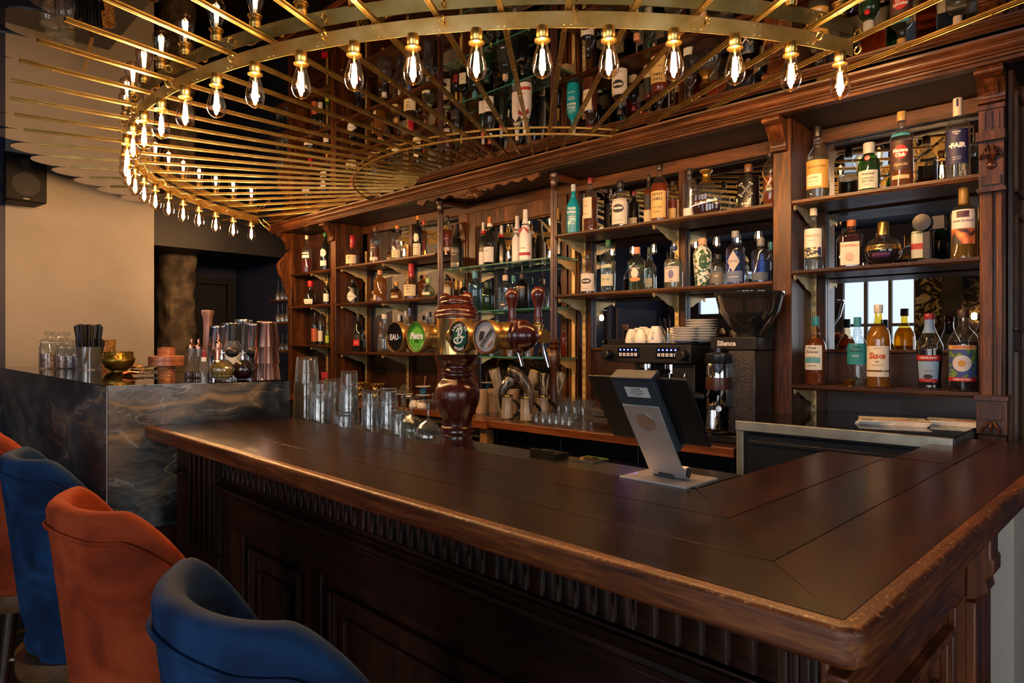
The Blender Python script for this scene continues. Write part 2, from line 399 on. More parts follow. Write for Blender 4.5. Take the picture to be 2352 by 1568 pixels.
# inner ring
def band(r, a0, a1, z0, z1, t, seg=90):
    m = MB(); vs = []; fs = []
    for i in range(seg+1):
        a = a0+(a1-a0)*i/seg
        for rr, z in ((r-t, z0), (r+t, z0), (r+t, z1), (r-t, z1)): vs.append(cpol(a, rr, z))
    for i in range(seg):
        for k in range(4): fs.append((i*4+k, i*4+(k+1) % 4, i*4+4+(k+1) % 4, i*4+4+k))
    fs += [(0, 1, 2, 3), tuple(seg*4+k for k in (3, 2, 1, 0))]
    return m.add(vs, fs)
band(1.325, 14, -104, -.022, -.012, .004).build('inner_ring', ROD, ch)
bm_ = band(2.6, 23.4, -111.5, -.067, -.011, .0015, 120)
for a in rods:
    if -111 < a < 23:
        for dz in (-.022, -.056):
            p = cpol(a+.25, 2.6015, dz); m2 = Vector(cpol(a, 1, 0)); bm_.sph(p, .0022, 6)
            p = cpol(a-.25, 2.6015, dz); bm_.sph(p, .0022, 6)
bm_.build('light_ring', noisy('ring_brass', [(.3, 'b8964e'), (.5, 'd8b86e'), (.7, 'ecd496')], 7, .4, .88, rr=.08, bump=.02), ch)
# cable loops and little clips behind the ring
for i, a in enumerate(rods):
    if -111 < a < 24:
        dx, dy = sin(radians(a)), -cos(radians(a)); s_ = 1 if i % 2 == 0 else -1
        cc = Vector(cpol(a+.6, 2.6+.016*s_, -.03))
        MB().tube([cc+Vector((dx*.014*cos(q), dy*.014*cos(q), .014*sin(q))) for q in [2*pi*k/14 for k in range(14)]], .0032, 6, closed=True).build('cable_clip', BRASS, ch)
m = MB(); pts = []
for i in range(160):
    a = 22.5-133.5*i/159; pts.append(cpol(a, 2.575+.006*sin(i*.7), -.035+.012*sin(i*1.18)))
m.tube(pts, .0026, 6)
e0 = Vector(cpol(-111, 2.575, -.04)); m.tube([e0+Vector((0, 0, 0)), e0+Vector((.03, .03, -.05)), e0+Vector((.08, .05, -.09)), e0+Vector((.11, -.02, -.06)), e0+Vector((.05, -.03, -.01))], .003, 6)
m.build('cable', P('cable_gold', '8a6d35', .4, .7), ch)
# bulbs
BG = thin('bulb_glass', 'ffeed0', 2.2, 1.45, haze=0)
FIL = P('filament', 'ffffff', 1, emit='ffca94', es=1150)
sock = MB(); sock.lathe([(.0001, 0), (.019, 0), (.019, -.008), (.0205, -.01), (.0205, -.03), (.019, -.032), (.019, -.042), (.027, -.044), (.027, -.048), (.018, -.05), (.0001, -.05)], seg=20)
gl = MB(); gl.lathe([(.0165, -.046), (.017, -.056), (.021, -.072), (.027, -.092), (.0325, -.112), (.035, -.128), (.034, -.142), (.029, -.155), (.020, -.165), (.009, -.1705), (.003, -.173), (.0001, -.175)], seg=24)
fi = MB(); fi.lathe([(.0035, -.05), (.0045, -.062), (.002, -.07), (.0015, -.085)], seg=8)
fl = MB()
for k in range(4):
    q = pi/4+k*pi/2; fl.tube([(.0045*cos(q), .0045*sin(q), -.078), (.0095*cos(q), .0095*sin(q), -.143)], .0022, 4)
proto = None
for k in range(28):
    a = 22-STEP*k
    lc = cpol(a, 2.6, -.062)
    if proto is None:
        b = sock.build('lamp_socket', BRASS, ch, lc)
        gb = gl.build('bulb', BG, b); fi.build('glass_stem', P('stem_glass', 'd8c8a0', .2, 0), b); fl.build('filament', FIL, b, smooth=False)
        proto = b
    else:
        b = copy_thing(proto, ch); b.location = lc
    b.rotation_euler = (0, 0, radians(a*1.7+k*13))
# ---------------- back bar shelving unit (local frame: x = -u, y = n) ----------------
DF = 3.10; DB = 3.40      # front of the shelves / mirror plane
unit = empty('back_bar', 'tall carved mahogany back bar with mirrored bays behind the counter', 'cabinet', (0,0,0), PHS)
def ub_(m, name, mat, **k): return m.build(name, mat, unit, **k)
# posts (front stile + deep side panel)
def post(u0, u1, z0=0, z1=2.49, name='post'):
    m = MB(); m.box(-u0, -u1, DF, DB-.02, z0, z1)
    return ub_(m, name, WZ, bev=.004)
post(1.161, 1.247); post(5.03, 5.112); post(5.807, 5.865); 
# right hand fluted pilaster
m = MB(); m.box(-.364, -.446, DF, DB, 1.02, 2.49); m.box(-.372, -.392, DF-.012, DF, 1.24, 2.03); m.box(-.402, -.438, DF-.012, DF, 1.24, 2.03)
m.box(-.36, -.45, DF-.02, DF, 1.02, 1.1); ub_(m, 'pilaster', WZ, bev=.004)
m = MB(); m.box(-.355, -.452, DF-.035, DF-.001, 1.105, 1.235); m.box(-.350, -.457, DF-.045, DF-.001, 1.232, 1.252); m.box(-.37, -.437, DF-.042, DF-.034, 1.16, 1.22)
for s_ in (-1, 0, 1): m.tube([(-.404+s_*.006, DF-.04, 1.155), (-.404+s_*.02, DF-.05, 1.135), (-.404+s_*.03, DF-.045, 1.11)], [.004, .008, .004], 8)
ub_(m, 'carved_block', WZ, bev=.003)
# end panelling going back on the right
m = MB(); m.box(-.345, -.362, DF+.03, 3.44, 1.0, 2.49)
for z0, z1 in ((1.06, 1.42), (1.5, 1.95), (2.03, 2.42)):
    m.box(-.333, -.345, DF+.06, DF+.075, z0, z1); m.box(-.333, -.345, DF+.28, DF+.295, z0, z1); m.box(-.333, -.345, DF+.06, DF+.295, z0, z0+.012); m.box(-.333, -.345, DF+.06, DF+.295, z1-.012, z1)
m.box(-.30, -.345, 3.36, 3.44, 1.0, 2.49)
ub_(m, 'end_panel', WZ, bev=.002)
# soffit + frieze board behind the cornice
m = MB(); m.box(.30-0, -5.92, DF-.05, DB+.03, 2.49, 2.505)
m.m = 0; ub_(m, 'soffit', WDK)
m = MB()
for a, b in ((1.247, 5.03), (.446, 1.161), (5.112, 5.807)): m.box(-a-.001, -b+.001, DB-.03, DB-.004, 2.42, 2.488)
ub_(m, 'mirror_rail', WX, bev=.003)
# cornice, a moulded run (profile in n, z)
prof = [(3.03, 2.482), (2.985, 2.482), (2.985, 2.494), (2.975, 2.496), (2.972, 2.503), (2.963, 2.506), (2.963, 2.512), (2.956, 2.513), (2.948, 2.52), (2.945, 2.53), (2.941, 2.532), (2.941, 2.536), (2.934, 2.538), (2.926, 2.546), (2.922, 2.553), (2.922, 2.559), (3.06, 2.559), (3.06, 2.49)]
m = MB(); m.prism([(y+.0, z) for y, z in prof], .35, -5.97, 'yz'); ub_(m, 'cornice', WX)
# corbels under the cornice at the posts
def corbel(uc, w, h, name='corbel', n0=DF-.006, zt=2.482, proj=.10):
    m = MB(); pr = [(n0, zt), (n0-proj, zt), (n0-proj-.004, zt-.012), (n0-proj, zt-.026), (n0-proj+.016, zt-.034)]
    for i in range(9):
        t = i/8; pr.append((n0-proj+.03+(proj-.045)*sin(t*pi/2), zt-.036-(h-.06)*(t**.8)*1.0))
    pr += [(n0-.014, zt-h+.02), (n0-.022, zt-h+.015), (n0-.022, zt-h+.004), (n0, zt-h)]
    m.prism(pr, -uc-w/2, -uc+w/2, 'yz')
    m.prism([(y-.004, z) for y, z in pr[6:13]]+[(n0, zt-h+.03), (n0, zt-.05)], -uc-w*.28, -uc+w*.28, 'yz')
    m.lathe([(.0001, -w/2-.004), (.008, -w/2-.004), (.012, -w/2), (.012, w/2), (.008, w/2+.004), (.0001, w/2+.004)], (-uc, n0-proj+.002, zt-.016), 12, axis='x')
    return ub_(m, name, WZ, bev=.0015)
corbel(1.215, .075, .145); corbel(5.075, .07, .15); corbel(5.84, .05, .15)
# big carved corbel on the right pilaster, in two stages
corbel(.405, .086, .12, proj=.085)
m = MB(); m.box(-.362, -.448, DF-.045, DF, 2.335, 2.352); m.box(-.366, -.444, DF-.035, DF, 2.25, 2.335); m.box(-.360, -.450, DF-.06, DF, 2.215, 2.25); m.box(-.366, -.444, DF-.03, DF, 2.04, 2.215)
m.box(-.360, -.450, DF-.038, DF, 2.025, 2.04); m.box(-.375, -.435, DF-.04, DF-.03, 2.05, 2.085)
for k in (-1, 0, 1): m.box(-.405+k*.022-.004, -.405+k*.022+.004, DF-.04, DF-.03, 2.262, 2.325)
for s_ in (-1, 1):
    for j, (w, h) in enumerate(((.008, .0), (.018, .012), (.028, .03))):
        m.tube([(-.405+s_*.002, DF-.034, 2.135), (-.405+s_*w*.6, DF-.05, 2.165), (-.405+s_*w, DF-.045, 2.195-h), (-.405+s_*(w+.006), DF-.035, 2.18-h)], [.003, .007, .006, .003], 8)
m.lathe([(.0001, -.008), (.012, -.004), (.016, .0), (.010, .006)], (-.405, DF-.035, 2.125), 12, axis='y')
ub_(m, 'acanthus_carving', wood('wood_carved', '180b06', '3a1a0c', '5e3218', 'z', 10, .3), bev=.0015)
# lower ornament of the left end corbel
m = MB(); m.prism([(DF, 2.32), (DF-.03, 2.31), (DF-.05, 2.27), (DF-.10, 2.22), (DF-.12, 2.17), (DF-.10, 2.10), (DF-.07, 2.06), (DF-.05, 1.99), (DF-.02, 1.9), (DF, 1.88)], -5.865, -5.815, 'yz')
ub_(m, 'corbel_scroll', WZ, bev=.006)
# pilasters either side of the centre bay (at the back)
for a, b, nm in ((3.641, 3.748, 'back_pilaster'), (2.60, 2.683, 'back_pilaster')):
    m = MB(); m.box(-a, -b, DB-.035, DB, .99, 2.42); m.box(-a-.02, -b+.02, DB-.041, DB-.035, 1.1, 2.2)
    uc = (a+b)/2
    m.prism([(DB-.035, 2.36), (DB-.075, 2.35), (DB-.08, 2.33), (DB-.06, 2.28), (DB-.045, 2.24), (DB-.05, 2.22), (DB-.035, 2.20)], -uc-.035, -uc+.035, 'yz')
    ub_(m, nm, WZ, bev=.003)
# centre mirror frame
m = MB(); m.box(-2.70, -2.745, DB-.028, DB, .99, 2.42); m.box(-3.562, -3.64, DB-.028, DB, .99, 2.42); m.box(-2.745, -3.562, DB-.028, DB, 2.31, 2.42)
m.box(-2.745, -2.757, DB-.02, DB, 1.02, 2.31); m.box(-3.55, -3.562, DB-.02, DB, 1.02, 2.31); m.box(-2.757, -3.55, DB-.02, DB, 2.298, 2.31); m.box(-2.745, -3.562, DB-.028, DB, .99, 1.02)
ub_(m, 'mirror_frame', WZ, bev=.003)
# mirrors of each bay
for u0, u1, z0 in ((.446, 1.161, 1.42), (1.247, 2.60, 1.42), (2.757, 3.55, 1.02), (3.748, 5.03, 1.40)):
    ub_(MB().box(-u0, -u1, DB, DB+.006, z0, 2.42), 'mirror', MIRROR, smooth=False)
# wooden backing under the mirrors and the bay without one
WBK = wood('wood_back', '150a06', '2e160b', '4a2614', 'x', 5, .4)
for u0, u1, z1_ in ((.446, 1.161, 1.405), (1.247, 2.6, 1.405), (3.748, 5.03, 1.385)):
    ub_(MB().box(-u0, -u1, DB-.004, DB+.02, .98, z1_), 'back_panel', WBK)
    ub_(MB().box(-u0, -u1, DB-.02, DB, z1_, z1_+.016), 'mirror_ledge', WX, bev=.004)
ub_(MB().box(-5.112, -5.807, DB-.12, DB-.1, .98, 2.48), 'back_panel', WBK)
# upright studs on the mirrors with slotted brass rails
RAILS = [(4.955, .98), (4.36, .98), (2.55, 1.0), (1.895, 1.0), (1.15, 1.0), (5.45, 1.0)]
for u, z0 in RAILS:
    if u in (4.955, 4.36, 2.55, 1.895):
        ub_(MB().box(-u+.002, -u+.046, DB-.03, DB-.001, z0, 2.42), 'upright', WZ, bev=.003)
    elif u == 1.15:
        ub_(MB().box(-u+.0, -u+.05, DB-.03, DB-.001, z0, 2.42), 'upright', WZ, bev=.003)
    yb = DB-.036 if u != 5.45 else DB-.125
    m = MB(); m.m = 0; m.box(-u-.012, -u+.012, yb-.008, yb, z0, 2.26); m.m = 1
    z = z0+.03
    while z < 2.24:
        m.box(-u-.006, -u-.003, yb-.0085, yb-.0078, z, z+.022); m.box(-u+.003, -u+.006, yb-.0085, yb-.0078, z, z+.022); z += .05
    m.build('slotted_rail', [BRASSD, BLACK], unit, smooth=False)
for u in (3.70, 2.63):
    m = MB(); m.box(-u-.012, -u+.012, DB-.05, DB-.042, 1.0, 2.2); ub_(m, 'slotted_rail', BRASSD, smooth=False)
# turned columns of the centre bay
CP = [(.030, 1.0), (.030, 1.06), (.020, 1.075), (.022, 1.10), (.018, 1.12), (.018, 1.28), (.022, 1.29), (.026, 1.31), (.034, 1.345), (.030, 1.385), (.02, 1.41), (.028, 1.425), (.02, 1.44), (.026, 1.455), (.019, 1.47)]
for u in (3.665, 2.60):
    m = MB(); m.lathe([(r*1.25, z) for r, z in CP], (-u, DF+.02, 0), 24); m.lathe([(.0225, 1.47), (.0215, 2.38)], (-u, DF+.02, 0), 60, flute=.18, nfl=12)
    m.lathe([(.023, 2.38), (.027, 2.39), (.022, 2.40), (.021, 2.445), (.029, 2.455), (.033, 2.47), (.033, 2.489)], (-u, DF+.02, 0), 20)
    ub_(m, 'turned_column', wood('wood_column', '1e0f0a', '40231a', '5f3a2a', 'z', 8, .35))
    m = MB().box(-u-.02, -u+.02, DF+.02, DB, 2.455, 2.489); ub_(m, 'cross_rail', WY, bev=.002)
# carved apron and shell under the centre cornice
ap = [(-3.80, 2.482)]
for i in range(61):
    t = i/60; x = -3.80+(3.80-2.63)*t
    c = abs(t-.5)*2; z = 2.482-.012-.055*max(0, 1-c*3)**.7-.018*(sin(t*pi*10)**2)*(1 if c > .3 else .4)-.012*(1 if c > .86 else 0)
    ap.append((x, z))
ap.append((-2.63, 2.482))
m = MB(); m.prism(ap, DF-.085, DF-.066, 'xz')
sc = (-3.215, DF-.09, 2.435)
for k in range(11):
    q = radians(-15+210*k/10); m.tube([sc, (sc[0]+.03*cos(q), sc[1]-.012, sc[2]+.03*sin(q)), (sc[0]+.048*cos(q), sc[1]-.004, sc[2]+.04*sin(q))], [.003, .007, .009], 6)
m.tube([(sc[0]+(.058-.003*i)*cos(radians(-40+14*i)), sc[1]-.004, sc[2]+(.05-.0025*i)*sin(radians(-40+14*i))) for i in range(19)], .005, 6)
m.lathe([(.0001, -.018), (.012, -.012), (.016, 0)], sc, 12, axis='y')
for s_ in (-1, 1):
    for j in range(5):
        x = sc[0]+s_*(.06+.02*j); m.tube([(x, sc[1], sc[2]-.02+.006*j), (x+s_*.01, sc[1]-.01, sc[2]+.01), (x+s_*.025, sc[1]-.002, sc[2]+.018)], [.004, .007, .003], 6)
ub_(m, 'carved_apron', WX, bev=0)
# base cabinets below the worktops
m = MB(); m.box(-1.27, -5.8, 2.86, 3.40, 0, .945); ub_(m, 'base_carcass', P('base_black', '0b0b0c', .5))
m = MB()
for i in range(5):
    u = 1.32+i*.5; m.box(-u, -u-.46, 2.845, 2.86, .12, .93); m.box(-u-.05, -u-.41, 2.83, 2.845, .86, .875)
ub_(m, 'base_door', P('base_door', '121315', .35), bev=.003)

# ---------------- shelves and brackets ----------------
SH = {'A1': 2.102, 'A2': 1.796, 'A3': 1.435, 'B1': 2.105, 'B2': 1.790, 'B3': 1.377, 'G1': 1.985, 'G2': 1.674, 'G3': 1.361, 'C1': 2.108, 'C2': 1.743, 'R1': 2.106, 'R2': 1.785, 'R3': 1.259}
EDGE = [(0, 0), (0, -.006), (-.004, -.008), (-.004, -.013), (0, -.015), (.004, -.022)]
def shelf(k, u0, u1, label, n1=DB-.045, n0=DF):
    z = SH[k]; m = MB()
    m.prism([(n1, z-.022)]+[(n1, z)]+[(n0+y, z+dz) for y, dz in EDGE], -u1, -u0, 'yz')
    o = m.build('shelf', WX, loc=None, rz=PHS, bev=0, smooth=False); tag(o, label, 'shelf', 'wooden shelves of the back bar')
for a in [('A1', 5.113, 5.806, 'upper wooden shelf of the narrow left end bay', 3.27), ('A2', 5.113, 5.806, 'middle wooden shelf of the narrow left end bay', 3.27), ('A3', 5.113, 5.806, 'lowest wooden shelf of the narrow left end bay', 3.27),
          ('B1', 3.70, 5.029, 'upper wooden shelf of the bay left of the glass shelves'), ('B2', 3.70, 5.029, 'middle wooden shelf of the bay left of the glass shelves'), ('B3', 3.70, 5.029, 'lowest wooden shelf of the bay behind the beer taps'),
          ('C1', 1.248, 2.575, 'upper long wooden shelf carrying the turquoise and black bottles'), ('C2', 1.248, 2.575, 'lower long wooden shelf of gins above the coffee machine'),
          ('R1', .447, 1.160, 'top wooden shelf of the right bay'), ('R2', .447, 1.160, 'middle wooden shelf of the right bay under the peach bottle'), ('R3', .447, 1.160, 'bottom wooden shelf of the right bay above the black fridge')]:
    shelf(a[0], a[1], a[2], a[3], *( [a[4]] if len(a) > 4 else []))
GT = thin('shelf_glass', 'e2f2ec', .7); GE = P('glass_edge', '4f9c86', .15, trans=.5, ior=1.45)
for k, u0, u1, lb in (('G1', 2.585, 3.68, 'top glass shelf of the centre bay under the champagne'), ('G2', 2.585, 3.68, 'middle glass shelf of the centre bay under the green and blue bottles'), ('G3', 2.585, 3.68, 'lowest glass shelf of the centre bay behind the taps')):
    z = SH[k]; m = MB(); x0, x1, y0, y1 = -u1, -u0, DF+.045, DB-.06; z0 = z-.008
    b = len(m.v); m.box(x0, x1, y0, y1, z0, z); m.mi = [0, 0, 1, 1, 1, 1]
    tag(m.build('glass_shelf', [GT, GE], rz=PHS, smooth=False), lb, 'shelf', 'glass shelves of the centre bay')
def bracket_mesh():
    pr = [(DB-.045, 0), (DF+.008, 0), (DF+.004, -.008), (DF+.006, -.018), (DF+.016, -.024), (DF+.024, -.018), (DF+.034, -.012), (DF+.05, -.014), (DF+.075, -.022)]
    for i in range(8):
        t = i/7; pr.append((DF+.09+.09*t, -.03-.03*sin(t*pi/2)**2))
    pr += [(DB-.085, -.066), (DB-.07, -.075), (DB-.062, -.09), (DB-.045, -.10)]
    m = MB(); m.prism(pr, -.002, .002, 'yz'); m.box(-.007, .007, DF+.01, DB-.045, -.002, 0); return m
bproto = None
def bracket(u, k, dz, label, dn=0):
    global bproto
    if bproto is None:
        bproto = bracket_mesh().build('shelf_bracket', BRASSD, rz=PHS, smooth=False); o = bproto
    else: o = bproto.copy(); COL.objects.link(o)
    p = S(u, dn, SH[k]+dz); o.location = (p.x, p.y, p.z); tag(o, label, 'bracket', 'wavy brass shelf brackets')
BN = {4.955: 'near the left post', 4.36: 'at the middle rail', 2.55: 'beside the right turned column', 1.895: 'at the middle rail of the long bay', 1.15: 'beside the tall post of the right bay'}
SN = {'B1': 'upper', 'B2': 'middle', 'B3': 'lowest', 'C1': 'upper', 'C2': 'lower', 'R1': 'top', 'R2': 'middle', 'R3': 'bottom'}
for u in (4.955, 4.36):
    for k in ('B1', 'B2', 'B3'): bracket(u, k, -.0225, 'brass bracket under the %s shelf left of the taps, %s' % (SN[k], BN[u]))
for u in (2.55, 1.895):
    for k in ('C1', 'C2'): bracket(u, k, -.0225, 'brass bracket under the %s long shelf, %s' % (SN[k], BN[u]))
for k in ('R1', 'R2', 'R3'): bracket(1.15, k, -.0225, 'brass bracket under the %s shelf, %s' % (SN[k], BN[1.15]))
for u, s_ in ((2.615, 'right'), (3.66, 'left')):
    for k, w in (('G1', 'top'), ('G2', 'middle'), ('G3', 'lowest')): bracket(u, k, -.0085, 'brass bracket carrying the %s end of the %s glass shelf' % (s_, w))
m = bracket_mesh()
bp2 = None
for k, w in (('A1', 'upper'), ('A2', 'middle'), ('A3', 'lowest')):
    if bp2 is None:
        mm = MB(); mm.v = [(x, DF+.0+(y-DF)*.60, z*.8) for x, y, z in m.v]; mm.f = m.f; mm.mi = m.mi
        bp2 = o = mm.build('shelf_bracket', BRASSD, rz=PHS, smooth=False)
    else: o = bp2.copy(); COL.objects.link(o)
    p = S(5.45, 0, SH[k]-.0225); o.location = p; tag(o, 'short brass bracket under the %s shelf of the narrow left bay' % w, 'bracket', 'wavy brass shelf brackets')

# ---------------- worktops ----------------
WTX = wood('wood_worktop', '170c07', '32180c', '4c2813', 'x', 6, .28, coat=.4)
WTE = wood('wood_worktop_edge', '33170a', '6a3717', '8a5226', 'x', 8, .4)
m = MB(); z = .998
m.m = 0; m.box(-1.262, -2.82, 2.74, 3.39, z-.042, z); m.m = 1; m.box(-1.262, -2.82, 2.72, 2.7399, z-.042, z-.0005)
m.m = 0; m.box(-2.821, -5.8, 2.88, 3.39, z-.042, z); m.m = 1; m.box(-2.821, -5.8, 2.86, 2.8799, z-.042, z-.0005)
m.m = 1; m.box(-2.76, -2.98, 2.70, 2.7199, z-.05, z-.0005); m.box(-2.98, -2.822, 2.72, 2.858, z-.05, z-.0005)
tag(m.build('worktop', [WTX, WTE], rz=PHS, smooth=False, bev=.003), 'dark wooden worktop running under the shelves with a lighter front edge', 'worktop')
m = MB(); m.box(-2.80, -2.86, 2.74, 2.80, 0, .94)
tag(m.build('support_post', wood('wood_pale_post', '6a4a26', '94703f', 'b08a52', 'z', 8, .5), rz=PHS, bev=.004), 'pale timber post under the corner of the back worktop', 'post')
# black glass topped fridge on the right
f = empty('bar_fridge', 'low black fridge with stainless frame and glossy top right of the coffee machine', 'fridge', (0,0,0), PHS)
m = MB(); m.box(-.50, -1.235, 2.72, 3.38, .02, 1.085); m.build('body', BLACK, f)
m = MB(); m.box(-.46, -1.235, 2.70, 3.385, 1.118, 1.124); m.build('top_glass', P('black_glass_top', '0c0c0d', .06, spec=.8), f, bev=.002)
m = MB(); m.box(-.46, -1.235, 2.675, 2.698, 1.084, 1.124); m.box(-.46, -1.235, 2.70, 3.385, 1.085, 1.117); m.box(-1.205, -1.235, 2.685, 2.72, .02, 1.083); m.box(-.46, -.50, 2.685, 2.72, .02, 1.083)
m.build('steel_frame', noisy('fridge_steel', [(.3, '8a9088'), (.7, 'b4bab0')], 14, .4, .8, bump=0), f, bev=.002)
m = MB(); m.box(-.502, -1.203, 2.70, 2.7195, .05, 1.07); m.box(-.52, -1.185, 2.69, 2.70, 1.03, 1.045); m.build('door', P('fridge_door', '10151d', .4), f, bev=.002)
# ---------------- bar counter (local frame: x = -u, y = n of the bar) ----------------
BT = 1.10
TOPX = wood('bar_top_x', '120906', '24120a', '36200f', 'x', 5, .25, coat=0, bump=.012, rvar=.03, spec=.42)
TOPY = wood('bar_top_y', '180b06', '30160a', '441f0f', 'y', 5, .25, coat=0, bump=.012, rvar=.03, spec=.42)
EDX = wood('bar_edge_x', '2a1208', '64300f', '9a5a26', 'x', 7, .38, coat=.2, bump=.3)
EDY = wood('bar_edge_y', '2a1208', '64300f', '8a4c20', 'y', 7, .38, coat=.2, bump=.3)
bar = empty('bar_counter', 'L-shaped dark oak bar counter with fluted frieze and panelled front', 'bar counter', (0,0,0), PHB)
def board(poly, name, mats, T=.05):
    m = MB(); m.prism([(-u, n) for u, n in poly], BT-T, BT, 'xy')
    return m.build(name, mats, bar, smooth=False, bev=.0005)
UL = 3.06
g = .0014
board([(UL, .8872), (UL, 1.044-g), (.4632, 1.044-g), (.3005, .8835)], 'top_board', TOPX)
board([(UL, 1.044+g), (.463+.002, 1.044+g), (.64-.004, 1.235-g), (UL-.04, 1.235-g)], 'top_board', TOPX)
board([(UL-.04, 1.235+g), (.64, 1.235+g), (.82-.003, 1.425), (2.99, 1.44)], 'top_board', TOPX)
board([(.3022, .8850), (.3022, 2.9), (.466, 2.9), (.4628, 1.0445)], 'top_board', TOPY)
board([(.463+g, 1.045), (.466+g, 2.245), (.64-g, 2.24), (.64-.002, 1.237)], 'top_board', TOPY)
board([(.64+g, 1.24), (.64+g, 2.236), (.806, 2.23), (.822, 2.19), (.822, 1.425)], 'top_board', TOPY)
board([(.468+g, 2.25), (.468+g, 2.9), (.622, 2.9), (.622, 2.26)], 'top_board', TOPY)
m = MB(); m.prism([(-3.0, .875), (-.29, .875), (-.29, 2.88), (-.60, 2.88), (-.60, 2.24), (-.80, 2.2), (-.80, 1.42), (-2.98, 1.42)], BT-.049, BT-.003, 'xy'); m.build('core_board', TOPX, bar, smooth=False)
# thick worn nosing round the outside, with a rounded profile and corner
pr = []
for k in range(7):
    q = pi/2*k/6; pr.append((.010-.010*sin(q), -.010+.010*cos(q)))
prn = [(x, z) for x, z in pr]+[(0, -.04)]
for k in range(5):
    q = pi/2*k/4; prn.append((.008-.008*cos(q), -.044-.008*sin(q)))
prn += [(.03, -.052)]; prn = [(.0295, 0)]+prn
m = MB(); path = [(UL, .857, 0, 1), (.9, .857, 0, 1)]
R = .0296
pathf = [(UL+.02, .857, 0., 1.)]+[(u, .857, 0, 1.) for u in (2.4, 1.8, 1.2, .8, .5)]
paths = []
for k in range(7):
    q = pi/2*k/6; p_ = (.272+R-R*sin(q), .857+R-R*cos(q), sin(q), cos(q))
    if k <= 3: pathf.append(p_)
    if k >= 3: paths.append(p_)
paths += [(.272, n, 1., 0.) for n in (1.2, 1.6, 2.0, 2.4, 2.9)]
def nosing(path, mat):
    m = MB(); vs = []; fs = []; n = len(prn)
    for u, nn, du, dn in path:
        for off, z in prn: vs.append((-(u+du*off), nn+dn*off, BT+z))
    for i in range(len(path)-1):
        for k in range(n-1): fs.append((i*n+k, i*n+k+1, (i+1)*n+k+1, (i+1)*n+k))
    fs += [tuple(range(n)), tuple((len(path)-1)*n+k for k in range(n))[::-1]]
    for i in range(len(path)-1): fs.append((i*n, (i+1)*n, (i+1)*n+n-1, i*n+n-1))
    m.add(vs, fs); m.build('nosing', mat, bar, ang=50)
def worn(ax):
    mt = wood('bar_nosing_'+ax, '26120a', '623215', '9a5e2c', ax, 8, .42, coat=.1, bump=.5)
    nt = mt.node_tree; L = nt.links; b = nt.nodes['Principled BSDF']; src = b.inputs['Base Color'].links[0].from_socket
    tc = nt.nodes.new('ShaderNodeTexCoord'); sx = nt.nodes.new('ShaderNodeSeparateXYZ'); L.new(tc.outputs['Object'], sx.inputs[0])
    nz = nt.nodes.new('ShaderNodeTexNoise'); nz.inputs['Scale'].default_value = 110; nz.inputs['Detail'].default_value = 8; L.new(tc.outputs['Object'], nz.inputs['Vector'])
    h = nt.nodes.new('ShaderNodeMapRange'); h.inputs['From Min'].default_value = BT-.007; h.inputs['From Max'].default_value = BT-.001; L.new(sx.outputs['Z'], h.inputs['Value'])
    t = nt.nodes.new('ShaderNodeMapRange'); t.inputs['From Min'].default_value = .57; t.inputs['From Max'].default_value = .68; L.new(nz.outputs['Fac'], t.inputs['Value'])
    k = nt.nodes.new('ShaderNodeMath'); k.operation = 'MULTIPLY'; L.new(h.outputs[0], k.inputs[0]); L.new(t.outputs[0], k.inputs[1])
    mx = nt.nodes.new('ShaderNodeMixRGB'); mx.inputs[2].default_value = hexc('b98a58'); L.new(k.outputs[0], mx.inputs[0]); L.new(src, mx.inputs[1]); L.new(mx.outputs[0], b.inputs['Base Color'])
    return mt
nosing(pathf, worn('x')); nosing(paths, worn('y'))

# body: carcass, frieze with flutes, rails, stiles, framed panels
BF = .925            # face of the front
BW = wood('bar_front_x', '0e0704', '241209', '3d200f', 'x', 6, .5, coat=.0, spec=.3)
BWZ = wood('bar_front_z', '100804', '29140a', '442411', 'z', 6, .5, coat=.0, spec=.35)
z1 = BT-.052
def cut_strip(ax, a, b, c, zlo, zhi, step, wd, depth, name):
    """a frieze board with upright round-ended flutes cut into its face"""
    m = MB(); x = a
    # face built as a profile with grooves
    def P3(t, off, z): return (-t, c+off, z) if ax == 'x' else (-(c+off), t, z)
    t = a
    def q(t0, t1, o0, o1, za, zb): m.add([P3(t0, o0, za), P3(t1, o1, za), P3(t1, o1, zb), P3(t0, o0, zb)], [(0, 1, 2, 3)])
    q(a, b, 0, 0, zlo, zlo+.018)
    N = int((b-a)/step)
    for i in range(N):
        t0 = a+i*step; t1 = t0+step-wd; q(t0, t1, 0, 0, zlo+.018, zhi)
        for k in range(4):
            s0, s1 = t1+wd*k/4, t1+wd*(k+1)/4; f0, f1 = depth*sin(pi*k/4), depth*sin(pi*(k+1)/4)
            q(s0, s1, f0, f1, zlo+.024, zhi)
            m.add([P3(s0, 0, zlo+.018), P3(s1, 0, zlo+.018), P3(s1, f1, zlo+.024), P3(s0, f0, zlo+.024)], [(0, 1, 2, 3)])
    q(a+N*step, b, 0, 0, zlo+.018, zhi)
    return m.build(name, BW if ax == 'x' else wood('bar_front_y', '1c0d06', '45220f', '6a3a1c', 'y', 6, .36), bar, ang=25)
cut_strip('x', .40, 2.78, BF, .950, z1, .042, .011, .006, 'frieze')
m = MB()
MOL = [(0, .955), (-.012, .955), (-.02, .948), (-.03, .945), (-.034, .937), (-.028, .93), (-.018, .925), (-.016, .915), (-.008, .912), (0, .905)]
m.prism([(BF+y, z) for y, z in MOL], -.36, -2.82, 'yz'); m.build('moulding', BW, bar, ang=30)
m = MB(); m.box(-.36, -2.95, BF+.016, 1.40, 0, z1); m.build('carcass', BWZ, bar)
